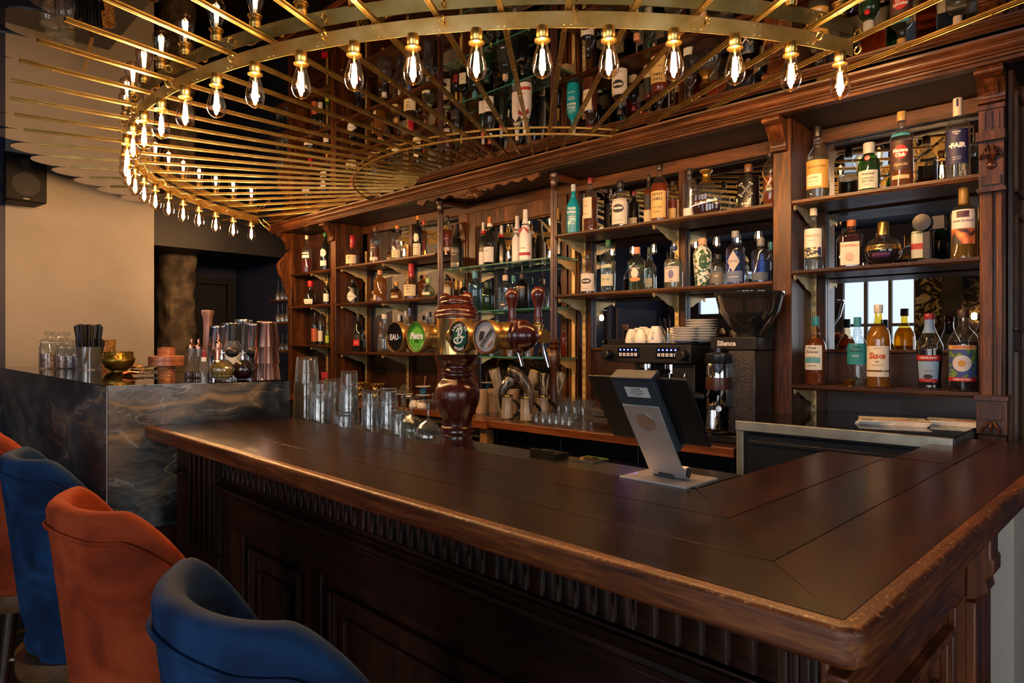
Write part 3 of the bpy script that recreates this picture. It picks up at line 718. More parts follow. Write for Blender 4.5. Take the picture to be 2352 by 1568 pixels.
# horizontal rails and stiles
for a, b in ((.80, .905), (0, .14)): MB().box(-.36, -2.80, BF, BF+.0155, a, b).build('rail', BW, bar, bev=.002)
# stile spacing measured on the photograph
st = [.36, 1.27, 2.10, 2.70]
def stile_u(px): return upl(px, BF, NB, UB)
sts = [(.36, .44), (stile_u(1307), stile_u(1228)), (stile_u(738), stile_u(701)), (stile_u(560), stile_u(515))]
for a, b in sts: m = MB().box(-a, -b, BF-.002, BF+.0155, .14, .80); m.build('stile', BWZ, bar, bev=.002)
for (a0, a1), (b0, b1) in zip(sts[:-1], sts[1:]):
    x0, x1 = a1+.02, b0-.02
    m = MB()
    def ring(x0, x1, z0, z1, w, y0, y1):
        m.box(-x0, -x1, y0, y1, z1-w, z1); m.box(-x0, -x1, y0, y1, z0, z0+w); m.box(-x0, -x0-w, y0, y1, z0, z1); m.box(-x1+w, -x1, y0, y1, z0, z1)
    ring(x0+.02, x1-.02, .17, .77, .012, BF-.004, BF+.0155); ring(x0+.034, x1-.034, .184, .756, .012, BF+.003, BF+.0155)
    ring(x0+.085, x1-.085, .235, .705, .010, BF+.004, BF+.0155)
    m.build('panel', BWZ, bar, bev=.0015)
# left fluted pilaster
ua, ub2 = stile_u(510), stile_u(452)
m = MB(); uc = (ua+ub2)/2
m.box(-ua, -ub2, BF-.03, BF+.0155, .68, z1)
for k in range(5):
    x = ua+(ub2-ua)*(k+.5)/5; m.box(-x-.008, -x+.008, BF-.038, BF-.03, .70, z1-.01)
m.prism([(BF+.01, .66), (BF-.02, .67), (BF-.038, .70), (BF+.01, .70)], -ua, -ub2, 'yz'); m.box(-ua-.01, -ub2+.01, BF-.01, BF+.0155, 0, .68)
m.build('pilaster', BWZ, bar, bev=.002)
m = MB(); m.box(-.345, -.40, BF-.012, BF+.0155, 0, z1)
for k in range(3): m.box(-.352-k*.015, -.360-k*.015, BF-.02, BF-.012, .2, z1-.02)
m.build('pilaster', BWZ, bar, bev=.002)
# right-hand side of the L
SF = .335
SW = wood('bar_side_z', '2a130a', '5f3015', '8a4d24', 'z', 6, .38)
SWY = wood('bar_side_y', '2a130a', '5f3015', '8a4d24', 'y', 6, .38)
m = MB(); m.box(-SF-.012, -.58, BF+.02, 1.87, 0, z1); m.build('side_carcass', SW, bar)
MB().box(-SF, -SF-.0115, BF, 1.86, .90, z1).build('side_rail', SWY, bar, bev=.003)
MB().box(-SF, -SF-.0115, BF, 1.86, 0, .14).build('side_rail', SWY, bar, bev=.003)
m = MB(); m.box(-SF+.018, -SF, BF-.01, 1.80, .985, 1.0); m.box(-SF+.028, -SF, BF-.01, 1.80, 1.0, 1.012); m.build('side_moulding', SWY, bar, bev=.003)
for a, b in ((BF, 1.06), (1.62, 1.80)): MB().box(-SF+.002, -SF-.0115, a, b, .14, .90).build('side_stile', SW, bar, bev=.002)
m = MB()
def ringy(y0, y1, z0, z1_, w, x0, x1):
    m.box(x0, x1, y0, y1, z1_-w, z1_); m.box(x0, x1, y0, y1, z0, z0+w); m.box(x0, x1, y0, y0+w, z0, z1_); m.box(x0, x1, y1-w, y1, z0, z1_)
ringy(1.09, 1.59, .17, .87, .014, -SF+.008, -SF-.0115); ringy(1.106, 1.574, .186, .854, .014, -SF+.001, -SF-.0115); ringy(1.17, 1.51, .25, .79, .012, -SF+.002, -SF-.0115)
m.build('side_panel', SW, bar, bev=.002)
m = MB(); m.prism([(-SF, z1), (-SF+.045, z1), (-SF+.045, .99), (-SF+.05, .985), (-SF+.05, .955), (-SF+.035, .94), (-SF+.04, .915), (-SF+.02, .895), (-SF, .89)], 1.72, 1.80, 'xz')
m.box(-SF, -SF+.02, 1.71, 1.87, 0, .89); m.build('side_corbel', SW, bar, bev=.003)
# drainer counter and till ledge behind the bar (lower, stainless)
m = MB(); m.box(-1.02, -2.97, 1.445, 1.86, .99, 1.035)
tag(m.build('drainer', STEEL, rz=PHB, bev=.003), 'stainless drip tray counter behind the bar under the beer tower', 'counter')
m = MB(); m.box(-1.02, -2.97, 1.50, 1.80, 0, .985); tag(m.build('underbar_cabinet', P('base_black'), rz=PHB), 'black cabinet under the stainless drainer behind the bar', 'cabinet')
p0 = atz(1446, 1051, BT); p1 = atz(1706, 1086, BT)
q0 = (UB[0]*p0.x+UB[1]*p0.y, NB[0]*p0.x+NB[1]*p0.y); q1 = (UB[0]*p1.x+UB[1]*p1.y, NB[0]*p1.x+NB[1]*p1.y)
TILL = (q0, q1)
m = MB(); m.box(-.83, -1.01, 1.445, q0[1], BT-.04, BT)
tag(m.build('till_ledge', P('ledge_black_brown', '17110e', .3, coat=.3), rz=PHB, bev=.002), 'dark ledge behind the bar corner under the tablet stand', 'ledge')
m = MB(); m.box(-.84, -1.0, 1.50, q0[1]-.03, 0, BT-.041); tag(m.build('ledge_cabinet', P('base_black'), rz=PHB), 'black cabinet carrying the till ledge', 'cabinet')
# ---------------- marble counter ----------------
def marble():
    m = bpy.data.materials.new('dark_marble'); m.use_nodes = True; nt = m.node_tree; L = nt.links; b = nt.nodes['Principled BSDF']
    tc = nt.nodes.new('ShaderNodeTexCoord'); mp = nt.nodes.new('ShaderNodeMapping'); L.new(tc.outputs['Object'], mp.inputs['Vector'])
    mp.inputs['Rotation'].default_value = (radians(20), radians(-32), radians(10)); mp.inputs['Scale'].default_value = (.7, .9, 2.6)
    # slow domain warp, so the veins flow
    w = nt.nodes.new('ShaderNodeTexNoise'); w.inputs['Scale'].default_value = 1.3; w.inputs['Detail'].default_value = 3; L.new(tc.outputs['Object'], w.inputs['Vector'])
    wv = nt.nodes.new('ShaderNodeVectorMath'); wv.operation = 'MULTIPLY_ADD'; wv.inputs[1].default_value = (.9, .9, .9); L.new(w.outputs['Color'], wv.inputs[0]); L.new(mp.outputs[0], wv.inputs[2])
    V = wv.outputs[0]
    n1 = nt.nodes.new('ShaderNodeTexNoise'); n1.inputs['Scale'].default_value = 1.5; n1.inputs['Detail'].default_value = 8; n1.inputs['Roughness'].default_value = .6
    L.new(V, n1.inputs['Vector'])
    base = ramp(nt, [(.36, '14181c'), (.46, '252b30'), (.54, '4a4c4d'), (.60, '6e675e'), (.68, '2b2a2a')]); L.new(n1.outputs['Fac'], base.inputs['Fac'])
    out = base.outputs['Color']
    for sc_, det, wd, colr, amt in ((1.6, 4, .010, 'd0b48c', .75), (3.4, 5, .012, 'c9cfd4', .35), (.9, 6, .018, 'b39468', .55), (7.0, 3, .02, '9aa2a8', .25)):
        n = nt.nodes.new('ShaderNodeTexNoise'); n.inputs['Scale'].default_value = sc_; n.inputs['Detail'].default_value = det; n.inputs['Roughness'].default_value = .45
        L.new(V, n.inputs['Vector'])
        s = nt.nodes.new('ShaderNodeMath'); s.operation = 'SUBTRACT'; s.inputs[1].default_value = .5; L.new(n.outputs['Fac'], s.inputs[0])
        a = nt.nodes.new('ShaderNodeMath'); a.operation = 'ABSOLUTE'; L.new(s.outputs[0], a.inputs[0])
        r = nt.nodes.new('ShaderNodeMapRange'); r.inputs['From Min'].default_value = 0; r.inputs['From Max'].default_value = wd; r.inputs['To Min'].default_value = amt; r.inputs['To Max'].default_value = 0
        L.new(a.outputs[0], r.inputs['Value'])
        k = nt.nodes.new('ShaderNodeMapRange'); k.inputs['From Min'].default_value = .42; k.inputs['From Max'].default_value = .6; L.new(n1.outputs['Fac'], k.inputs['Value'])
        k2 = nt.nodes.new('ShaderNodeMath'); k2.operation = 'MULTIPLY'; k2.use_clamp = True; L.new(k.outputs[0], k2.inputs[0]); L.new(r.outputs[0], k2.inputs[1])
        mx = nt.nodes.new('ShaderNodeMixRGB'); mx.inputs[2].default_value = hexc(colr); L.new(k2.outputs[0], mx.inputs[0]); L.new(out, mx.inputs[1]); out = mx.outputs[0]
    L.new(out, b.inputs['Base Color']); b.inputs['Roughness'].default_value = .10; b.inputs['Specular IOR Level'].default_value = .45
    return m
MT = 1.274
mc = empty('marble_counter', 'dark veined marble counter block standing left of the wooden bar', 'counter', (0,0,0), PHB)
m = MB(); m.prism([(-3.105, .725), (-6.2, .725), (-6.2, 1.45), (-2.995, 1.46)], .666, MT-.004, 'xy'); m.build('body', marble(), mc, smooth=False, bev=.0015)
m = MB(); m.prism([(-3.11, .722), (-6.2, .722), (-6.2, 1.452), (-2.993, 1.463)], MT-.0035, MT, 'xy'); m.build('top', P('black_glass_counter', '060607', .03, spec=.9), mc, smooth=False)
m = MB(); m.box(-3.1145, -3.1075, .7215, .7225, .668, MT-.005); m.build('corner_trim', P('trim_light', 'dfe6ee', .3), mc, smooth=False)
m = MB(); m.box(-3.16, -6.1, .80, 1.42, 0, .665); m.build('plinth', wood('plinth_wood', '1b0f08', '3a2010', '563319', 'x', 5, .45), mc)
# wall end below the pilaster
struct(MB().box(-.34, -.42, DF+.01, 3.43, 0, 1.0).build('wall_stub', P('stub_beige', 'ddd4c6', .7), rz=PHS, smooth=False))
# ---------------- bottles ----------------
PROF = {   # (radius, height) as fractions; last number: where the stopper begins
 'spirit': ([(.90,0),(.98,.008),(1,.03),(1,.56),(.97,.62),(.86,.68),(.62,.735),(.42,.77),(.34,.80),(.31,.86),(.30,.90),(.36,.905),(.36,.92)], .90, .38),
 'tall': ([(.92,0),(1,.012),(1,.64),(.95,.68),(.78,.72),(.5,.755),(.37,.785),(.34,.84),(.33,.89),(.38,.895)], .88, .40),
 'rum': ([(.88,0),(.96,.02),(.93,.06),(1,.10),(1,.52),(.95,.58),(.72,.66),(.44,.72),(.36,.75),(.40,.77),(.33,.79),(.38,.81),(.30,.83),(.30,.88)], .86, .36),
 'wine': ([(.9,0),(1,.012),(1,.50),(.93,.57),(.74,.66),(.5,.75),(.38,.81),(.33,.88),(.30,.97),(.34,.975),(.32,1.0)], .80, .40),
 'champ': ([(.88,0),(1,.012),(1,.42),(.95,.50),(.80,.60),(.60,.69),(.44,.77),(.36,.83),(.33,.92),(.36,.95),(.35,.99),(.30,1.0)], .72, .46),
 'maker': ([(.95,0),(1,.012),(1,.36),(.96,.42),(.78,.50),(.55,.56),(.42,.60),(.38,.68),(.36,.80),(.34,.90)], .72, .40),
 'square': ([(.94,0),(1,.012),(1,.64),(.96,.68),(.70,.74),(.40,.775),(.33,.80),(.31,.86),(.36,.87)], .86, .40),
 'onion': ([(.55,0),(.8,.03),(.97,.14),(1,.24),(.95,.36),(.80,.48),(.5,.58),(.36,.64),(.32,.72),(.32,.78)], .76, .42),
 'sphere': ([(.35,0),(.42,.015),(.38,.035),(.70,.09),(.93,.20),(1,.33),(.93,.47),(.72,.58),(.42,.64),(.32,.67),(.30,.72)], .70, .34),
 'decanter': ([(.45,0),(.75,.02),(.93,.12),(1,.30),(.97,.46),(.80,.60),(.52,.70),(.30,.76),(.26,.80),(.30,.84)], .70, .28),
 'apoth': ([(.95,0),(1,.012),(1,.62),(.95,.68),(.70,.74),(.42,.77),(.36,.80),(.42,.83),(.36,.86)], .84, .40),
 'shaker': ([(.93,0),(1,.02),(1,.52),(.95,.60),(.75,.69),(.58,.73),(.50,.76),(.48,.80)], .78, .52),
 'taper': ([(.70,0),(.74,.01),(.80,.10),(.90,.35),(1,.60),(.98,.68),(.80,.77),(.5,.83),(.42,.85),(.40,.90)], .86, .46),
 'cassis': ([(.92,0),(.97,.02),(.90,.07),(.84,.12),(.94,.30),(1,.50),(.98,.58),(.66,.70),(.42,.79),(.36,.84),(.34,.93)], .92, .40),
 'skull': ([(.85,0),(.95,.02),(1,.12),(.92,.24),(1,.34),(.85,.46),(.55,.54),(.34,.60),(.28,.70),(.27,.88),(.32,.89)], .88, .36),
 'jug': ([(.94,0),(1,.012),(1,.50),(.96,.57),(.80,.65),(.55,.71),(.42,.75),(.36,.80),(.32,.86),(.38,.865)], .86, .40),
 'remy': ([(.92,0),(1,.015),(1,.46),(.86,.60),(.55,.72),(.38,.78),(.33,.84),(.31,.90)], .80, .40),
 'vodka': ([(.94,0),(1,.012),(1,.66),(.94,.71),(.6,.755),(.36,.78),(.33,.82),(.33,.90)], .82, .42),
}
def prad(prof, z):
    for (r0, z0), (r1, z1) in zip(prof[:-1], prof[1:]):
        if z0 <= z <= z1: return r0+(r1-r0)*((z-z0)/max(1e-6, z1-z0))
    return prof[-1][0] if z > prof[-1][1] else prof[0][0]
def glassm(c): return thin('glass_'+c, c, 1.5, 1.5, .01, haze=.02)
def liqm(c):
    """clear coloured liquid: mostly see-through, a little refraction and scatter"""
    nm = 'liquid_'+c
    if nm in MATS: return MATS[nm]
    m = bpy.data.materials.new(nm); m.use_nodes = True; nt = m.node_tree; L = nt.links
    nt.nodes.remove(nt.nodes['Principled BSDF']); out = nt.nodes['Material Output']; cc = hexc(c)
    lt = tuple(x**.7 for x in cc[:3])+(1,)
    t = nt.nodes.new('ShaderNodeBsdfTransparent'); t.inputs[0].default_value = tuple(x**.42 for x in cc[:3])+(1,)
    r = nt.nodes.new('ShaderNodeBsdfRefraction'); r.inputs['Color'].default_value = lt; r.inputs['IOR'].default_value = 1.33; r.inputs['Roughness'].default_value = .02
    d0 = nt.nodes.new('ShaderNodeBsdfTranslucent'); d0.inputs['Color'].default_value = lt
    d1 = nt.nodes.new('ShaderNodeBsdfDiffuse'); d1.inputs['Color'].default_value = lt
    d = nt.nodes.new('ShaderNodeMixShader'); d.inputs[0].default_value = .4; L.new(d0.outputs[0], d.inputs[1]); L.new(d1.outputs[0], d.inputs[2])
    a = nt.nodes.new('ShaderNodeMixShader'); a.inputs[0].default_value = .55; L.new(t.outputs[0], a.inputs[1]); L.new(r.outputs[0], a.inputs[2])
    b = nt.nodes.new('ShaderNodeMixShader'); b.inputs[0].default_value = .42 if min(cc[:3]) < .45 else .06; L.new(a.outputs[0], b.inputs[1]); L.new(d.outputs[0], b.inputs[2])
    L.new(b.outputs[0], out.inputs['Surface']); MATS[nm] = m; return m
def solid(c, r=.35, metal=0): return P('solid_%s_%d_%d' % (c, r*100, metal*10), c, r, metal)
PAPERS = {}
def capm(c):
    if c.startswith('m:'): return P('cap_metal_'+c[2:], c[2:], .3, .9)
    return P('cap_'+c, c, .42)
def letters(ob_parent, lines, R, H, sq, name='lettering', bend=None):
    """lines: (text, height fraction, letter size in m, colour, [bold, shear, sx, ang, rot])"""
    by = {}
    for ln in lines:
        t, zf, size, colr = ln[:4]; ex = ln[4] if len(ln) > 4 else {}
        mb = by.setdefault(colr, MB()); rr = ex.get('r', R)+.0012; a0 = ex.get('a', 0)
        def fn(x, y, rr=rr, zf=zf, a0=a0):
            a = x/rr+a0; k = (abs(cos(a))**sq+abs(sin(a))**sq)**(-1/sq) if sq else 1
            return (rr*k*sin(a), -rr*k*cos(a), zf*H+y)
        text_on(mb, t, fn, size, ex.get('b', .02), ex.get('s', 0), ex.get('sx', 1), ex.get('rot', 0))
    for c, mb in by.items(): mb.build(name, P('ink_'+c, c, .5), ob_parent, smooth=False)
def patch(R, H, z0, z1, a0, a1, prof=None, Rfull=None, sq=0, off=.0007, seg=14, shape=None):
    """paper label wrapped on the body between two heights and two angles, with real thickness"""
    m = MB(); nv = 8
    def fn(s, t):
        a = a0+(a1-a0)*s; z = z0+(z1-z0)*t
        if shape == 'oval': 
            q = 2*pi*s; ac, zc = (a0+a1)/2, (z0+z1)/2; a = ac+(a1-a0)/2*cos(q)*t; z = zc+(z1-z0)/2*sin(q)*t
        if shape == 'diamond':
            q = 2*pi*s; ac, zc = (a0+a1)/2, (z0+z1)/2; k = 1/(abs(cos(q))+abs(sin(q))); a = ac+(a1-a0)/2*cos(q)*t*k; z = zc+(z1-z0)/2*sin(q)*t*k
        k = (abs(cos(a))**sq+abs(sin(a))**sq)**(-1/sq) if sq else 1
        r = (Rfull*prad(prof, z) if prof else R)*k+off
        return (r*sin(a), -r*cos(a), z*H)
    m.grid(fn, 24 if shape else seg, nv, closeu=False); return m
NB_ = {'n': 0}
BOTTLES = []
def bottle(px, ytop, w, shelf, prof, glass, liq=None, level=.4, cap='151515', labels=(), text=(), name='liquor_bottle', label='', cat='bottle', D=DF+.075, sq=0, face=None, group='bottles on the back bar', flat=1.0, capz=None, capr=None, opaque=False, base=None, seg=28, extra=None, grow=0):
    z0 = SH[shelf] if isinstance(shelf, str) else shelf
    d = dpl(px, D); X = (px-CX)/F*d
    H = zpl(px, ytop, D)-z0; R = w/2*d/F
    pf, cz, cr = PROF[prof]; cz = capz or cz; cr = capr or cr
    # bottles face out of the shelves, half turned to the room's middle
    if face is None:
        c = atan2(-X, d); f = radians(43.4); ang = -(c*.45+f*-.55)*1.0
        ang = atan2(-(.55*NS[0]+.45*X/hypot(X, d)), (.55*NS[1]+.45*d/hypot(X, d)))
    else: ang = radians(face)
    t = empty(name, label, cat, (X, d, z0+.0005), ang, group)
    body = [(r*R, z*H) for r, z in pf if z < cz+.03]
    if sq: kk = (2*(.7071**sq))**(-1/sq); 
    seg_ = 40 if sq else seg
    gm = (P('opaque_'+glass, glass, .25, coat=.3) if opaque else glassm(glass))
    m = MB(); m.lathe([(.0001, 0)]+body+[(body[-1][0]*.8, body[-1][1]+.0005)], seg=seg_, sq=sq, sx=1, sy=flat); m.build('glass_body', gm, t)
    if liq and not opaque:
        lp = [(.0001, .004)]; top = level
        for r, z in pf:
            if z <= top: lp.append((max(.001, r*R*.93), max(z*H, .004)))
        lp.append((max(.001, prad(pf, top)*R*.93), top*H)); lp.append((.0001, top*H))
        m = MB(); m.lathe(lp, seg=seg_, sq=sq, sx=1, sy=flat); m.build('liquid', liqm(liq), t)
    if cap:
        m = MB(); c0 = (cz)*H; rc = cr*R
        m.lathe([(rc*.96, c0), (rc, c0+.002), (rc*1.0, H-.003), (rc*.92, H), (.0001, H)], seg=18); m.build('cap', capm(cap), t)
    for i, lb in enumerate(labels):
        zz0, zz1, ha, colr = lb[:4]; ex = lb[4] if len(lb) > 4 else {}
        hr = radians(ha); c = radians(ex.get('a', 0))
        mm = patch(R, H, zz0, zz1, c-hr, c+hr, pf, R, sq, off=.0006+.0003*i, shape=ex.get('shape'))
        if flat != 1: mm.v = [(x, y*flat, z) for x, y, z in mm.v]
        mt = ex.get('mat') or P('paper_'+colr, colr, ex.get('rough', .55), ex.get('metal', 0))
        lo = mm.build('label' if ex.get('n') is None else ex['n'], mt, t)
        if ex.get('text'): letters(lo, ex['text'], R*prad(pf, (zz0+zz1)/2), H, sq)
    if text: letters(t, text, R, H, sq)
    if extra: extra(t, R, H)
    BOTTLES.append(t); return t
bt = bottle
def T(txt, z, size, c='1b1b1b', **k): return (txt, z, size, c, k)

# --- narrow left bay ---
bt(704.8,541,21,'A1','spirit','f2f2f0','8c0a1c',.36,'d8cfb4',[(.40,.47,60,'e8e8e4')],[T('CAMPARI',.52,.018,'f2f2f0',b=.03)],label='clear bottle of deep red aperitif with cream cap, leftmost on the upper shelf')
bt(747,535,22.6,'A1','spirit','1f7a34','1a6a2a',.6,'1f6a3a',[(.36,.56,42,'ece6df',dict(shape='oval',text=[T('MARTINI',.46,.011,'b01420',b=.03)])),(.12,.26,45,'e4e0d8')],label='green vermouth bottle with round white label beside the cream capped red aperitif')
bt(713.4,645,30,'A2','onion','7a4a30','2a0c05',.5,'b01828',[(.06,.26,50,'e6e0d6')],label='squat dark liqueur bottle with red neck ribbon and white label in the left bay')
bt(751,645,16,'A2','spirit','6b4a20','2a1505',.6,'c9a030',[(.12,.45,60,'e9e4dc')],label='slim dark bottle with yellow cap and white label against the post',D=DF+.06)
bt(723.5,717,16,'A3','tall','7a2a14','5a1208',.6,'1c1c1c',[(.1,.5,70,'a8552f')],label='small red patterned bottle on the lowest shelf of the left bay')
bt(737,711,15,'A3','spirit','e8e6e0','2a120a',.55,'d0cdc4',[(.1,.4,60,'d9d2c4')],D=DF+.12,label='clear necked dark bottle behind the small red patterned one')
bt(752.7,741,11,'A3','tall','d8e0b0','a0b020',.5,'202020',[(.1,.42,60,'a9bf3a')],label='thin bottle with lime green label beside the left bay post')
# --- bay B, upper shelf ---
def waxed(t, R, H):
    m = MB(); m.lathe([(.40*R, .62*H), (.385*R, .70*H), (.375*R, .78*H)], seg=16)
    for k in range(5): m.tube([(.40*R*cos(k*1.3), .40*R*sin(k*1.3), .72*H), (.42*R*cos(k*1.3), .42*R*sin(k*1.3), (.62-.03*(k % 3))*H)], [.002, .003], 6)
    m.build('wax_drips', P('red_wax', 'a00d22', .3), t)
bt(809.8,541.8,30,'B1','maker','efe6dc','7a2c0c',.42,'a00d22',[(.08,.36,62,'d8c9a4',dict(text=[T("Maker's",.31,.014,s=.3),T('Mark',.25,.014,s=.3),T('WHISKY',.17,.009)]))],extra=waxed,sq=0,label='square bourbon bottle with dripping red wax and cream label, leftmost of its shelf')
bt(862,522,25,'B1','tall','eef0f0','b4501a',.46,'5a4030',[(.28,.55,46,'45302a',dict(shape='oval',text=[T('Glenfiddich',.42,.009,'e8ddc8')])),(.07,.16,55,'d9cfba')],label='tall clear whisky bottle with dark shield label left of the middle rail')
bt(895,570,14,'B1','short' if 0 else 'spirit','e8c070','b06a10',.5,'1a1a1a',[(.1,.4,60,'b9a070')],D=DF+.17,label='small amber bottle half hidden at the back of the upper shelf')
bt(912.5,518,26,'B1','spirit','f0f2f2','c8a070',.28,'c77a2a',[(.06,.28,58,'d8cfa8',dict(text=[T('12',.20,.012),T('MALT',.12,.008)]))],label='clear malt bottle with orange stopper and cream label standing before the rail')
bt(960,495.6,22,'B1','spirit','a9833f','3a1a05',.75,'c9822a',[(.36,.56,35,'e0d9c2',dict(shape='oval')),(.04,.32,60,'d9cfb4',dict(text=[T('LAGAVULIN',.22,.009)]))],label='smoky brown malt bottle with orange stopper and tall cream label')
bt(973.5,506,16,'B1','tall','f0efe8','c07020',.7,'d8501f',[(.08,.45,40,'d05a38')],D=DF+.15,label='clear bottle with bright orange cap behind the smoky brown malt')
bt(1027,495.6,25,'B1','tall','efe9dd','b4500f',.62,'2a1512',[(.26,.50,46,'6a1820',dict(shape='oval',text=[T('Glenfiddich',.38,.009,'e8ddc8')])),(.06,.15,55,'d9cfba')],D=DF+.09,label='amber whisky bottle with red shield label just right of the left turned column')
# --- bay B, middle shelf ---
bt(810.7,641.8,25,'B2','apoth','101012',None,.5,'0c0c0c',[(.06,.50,75,'d8d6d0',dict(shape='diamond',text=[T("HENDRICK'S",.28,.009)]))],opaque=True,label='black apothecary gin bottle with white diamond label')
bt(873,620.7,30,'B2','apoth','f0d9a0','d8a020',.80,'b9805a',[(.04,.20,30,'e0c8bc',dict(a=-40))],D=DF+.08,label='crackled gold tequila bottle with cork stopper on the middle shelf')
bt(911,646,28,'B2','onion','f0e0b0','e0a828',.40,'b48a4a',[(.1,.22,40,'d9cda4')],label='low round gold tequila flask with cork ball stopper')
bt(857,668,14,'B2','onion','f0d9a0','d8a020',.5,'b48a4a',D=DF+.18,label='tiny gold flask behind the crackled gold bottle')
bt(945,605.8,34,'B2','maker','efe6dc','7a2c0c',.42,'a00d22',[(.08,.40,62,'d8c9a4',dict(text=[T("Maker's",.34,.016,s=.3),T('Mark',.27,.016,s=.3),T('WHISKY',.18,.010)]))],extra=waxed,label='red wax topped bourbon standing between the gold flasks on the middle shelf')
bt(976.5,632,18,'B2','apoth','f0d9a0','b07a18',.6,'a8704a',D=DF+.17,label='cork topped gold bottle behind the green tinted round flask')
bt(984,639,31,'B2','onion','dcebd4','e8efd8',.3,'9ac07a',[(.12,.26,40,'dcd7c0')],D=DF+.06,label='clear green tinted round flask beside the red wax bourbon')
bt(1026,630,26,'G2','square','d9c7b0','3a1608',.7,'1a1a1a',[(.20,.72,66,'cfc9ba',dict(text=[T('JACK',.62,.013),T('No.7',.50,.012),T('Tennessee',.38,.008)]))],sq=6,D=DF+.14,label='square whiskey bottle with grey paper label right of the left column')
bt(1048,642,16,'G2','sphere','c07a3a','7a2c08',.55,'caa030',[(.15,.4,50,'8a2a1a')],D=DF+.15,label='small amber cordial bottle behind the beer tower cap')
bt(1066,643,19,'G2','square','1c5a28','124a1c',.7,'14401c',[(.18,.52,50,'d8d3b8',dict(text=[T('JAGER',.36,.008,'1b5a2a')]))],sq=5,D=DF+.17,label='dark green square herbal liqueur bottle with pale label')
bt(1091,623,31,'G2','vodka','a4dcec','cfeef4',.55,'4a8aa0',D=DF+.12,sq=0,label='pale blue glass gin bottle right of the beer tower cap')
bt(1119,648,25,'G2','shaker','2fae52','2ab050',.55,'123a1c',[(.3,.7,30,'6aa070',dict(a=-70))],D=DF+.12,label='bright green gin bottle on the middle glass shelf')
def pourer(t, R, H):
    m = MB(); m.cyl((0, 0, H-.002), (0, 0, H+.055), .004, .003, 8); m.cyl((0, 0, H-.001), (0, 0, H+.008), .009, .006, 10); m.build('pour_spout', CHROME, t)
bt(1161,632,33,'G2','apoth','eef4f6','dfe8ea',.5,'c9b8a0',[(.06,.22,40,'15181c',dict(shape='oval',text=[T('NOY',.14,.014,'e6e6e6',b=.05)]))],D=DF+.11,extra=pourer,label='clear gin bottle with pour spout and black oval at its foot')
bt(1180,633,20,'G2','vodka','b8e0ea',None,.5,'3f8a9a',D=DF+.21,label='bluish bottle with teal cap between the clear and the black spout bottles')
bt(1199.7,629,31,'G2','apoth','0b0b0c',None,.5,'0a0a0a',D=DF+.11,opaque=True,extra=pourer,label='glossy black metal shaped bottle with pour spout')
bt(1276,640,19,'G2','apoth','0e0f12',None,.5,'0a0a0a',[(.25,.5,40,'c9c6bc')],D=DF+.13,opaque=True,label='black bottle behind the right turned column')
# --- champagne on the top glass shelf ---
def foil(c, z0, band=None):
    def f(t, R, H):
        pf = PROF['champ'][0]; m = MB(); pr = [(prad(pf, z)*R+.0012, z*H) for z in [z0+(1-z0)*k/8 for k in range(9)]]+[(.0001, H+.0012)]
        m.lathe(pr, seg=20); m.build('foil', P('foil_'+c, c, .35, .7 if c not in ('e4e2e0',) else 0, bump=.3, bscale=300), t)
        if band: m = MB(); m.lathe([(prad(pf, z)*R+.002, z*H) for z in (z0-.015, z0+.05)], seg=20); m.build('collar', P('collar_'+band, band, .4), t)
    return f
bt(1049.4,516,30,'G1','champ','0a0908','0a0503',.7,None,[(.12,.34,40,'1a1614',dict(text=[T('Prosecco',.3,.010,'c9c0a8',s=.3)]))],name='champagne_bottle',opaque=True,extra=foil('1a1a1c',.72),D=DF+.07,label='black sparkling wine bottle at the left end of the glass shelf')
bt(1110,511,20,'G1','champ','0d1a0d',None,.7,None,[(.04,.32,75,'dcdcdc',dict(a=-20))],name='champagne_bottle',opaque=True,extra=foil('c8c4c0',.76,'b5202c'),D=DF+.12,label='dark champagne bottle with silver foil and red collar, left one of two')
bt(1125,497.4,28,'G1','champ','3c6a10','2a4a10',.7,None,[(.05,.36,62,'d4d4d2',dict(text=[T('BRUT',.28,.010)]))],name='champagne_bottle',extra=foil('a0663c',.80,'e0e0e0'),D=DF+.09,label='green champagne bottle with bronze foil and white label')
bt(1152,518,21,'G1','champ','0d1a0d',None,.7,None,name='champagne_bottle',opaque=True,extra=foil('c8c4c0',.72,'b5202c'),D=DF+.17,label='dark champagne bottle with silver foil and red collar, beside the white ones')
def bow(c):
    def f(t, R, H):
        foil('e4e2e0', .72)(t, R, H)
        m = MB()
        for s_ in (-1, 1): m.prism([(0, .66*H), (s_*R*.9, .60*H), (s_*R*.75, .52*H), (s_*R*.2, .60*H)], -R*.80, -R*.74, 'xz')
        m.lathe([(R*.50, .665*H), (R*.485, .69*H)], seg=18); m.build('neck_bow', P('bow_'+c, c, .4), t)
    return f
bt(1207,481.7,30,'G1','champ','e9e7e6',None,.5,None,[(.10,.16,70,'b02a44',dict(text=[T('IMPERIAL',.24,.009,'6a5a50')]))],[T('MOET',.85,.010,'a89060',rot=pi/2,r=.016)],name='champagne_bottle',opaque=True,extra=bow('8a1020'),D=DF+.10,label='tall white champagne bottle with dark red bow')
bt(1188,496.5,25,'G1','champ','e9e7e6',None,.5,None,name='champagne_bottle',opaque=True,extra=bow('1c1414'),D=DF+.18,label='white champagne bottle with black bow, half behind the red bowed one')
bt(1281.5,478.7,20,'G1','champ','4a7a1c','3a5a10',.7,None,[(.06,.32,50,'dcdad4',dict(text=[T('BRUT',.24,.009)]))],name='champagne_bottle',extra=foil('b8954a',.76),D=DF+.10,label='green champagne bottle with gold foil just right of the turned column')
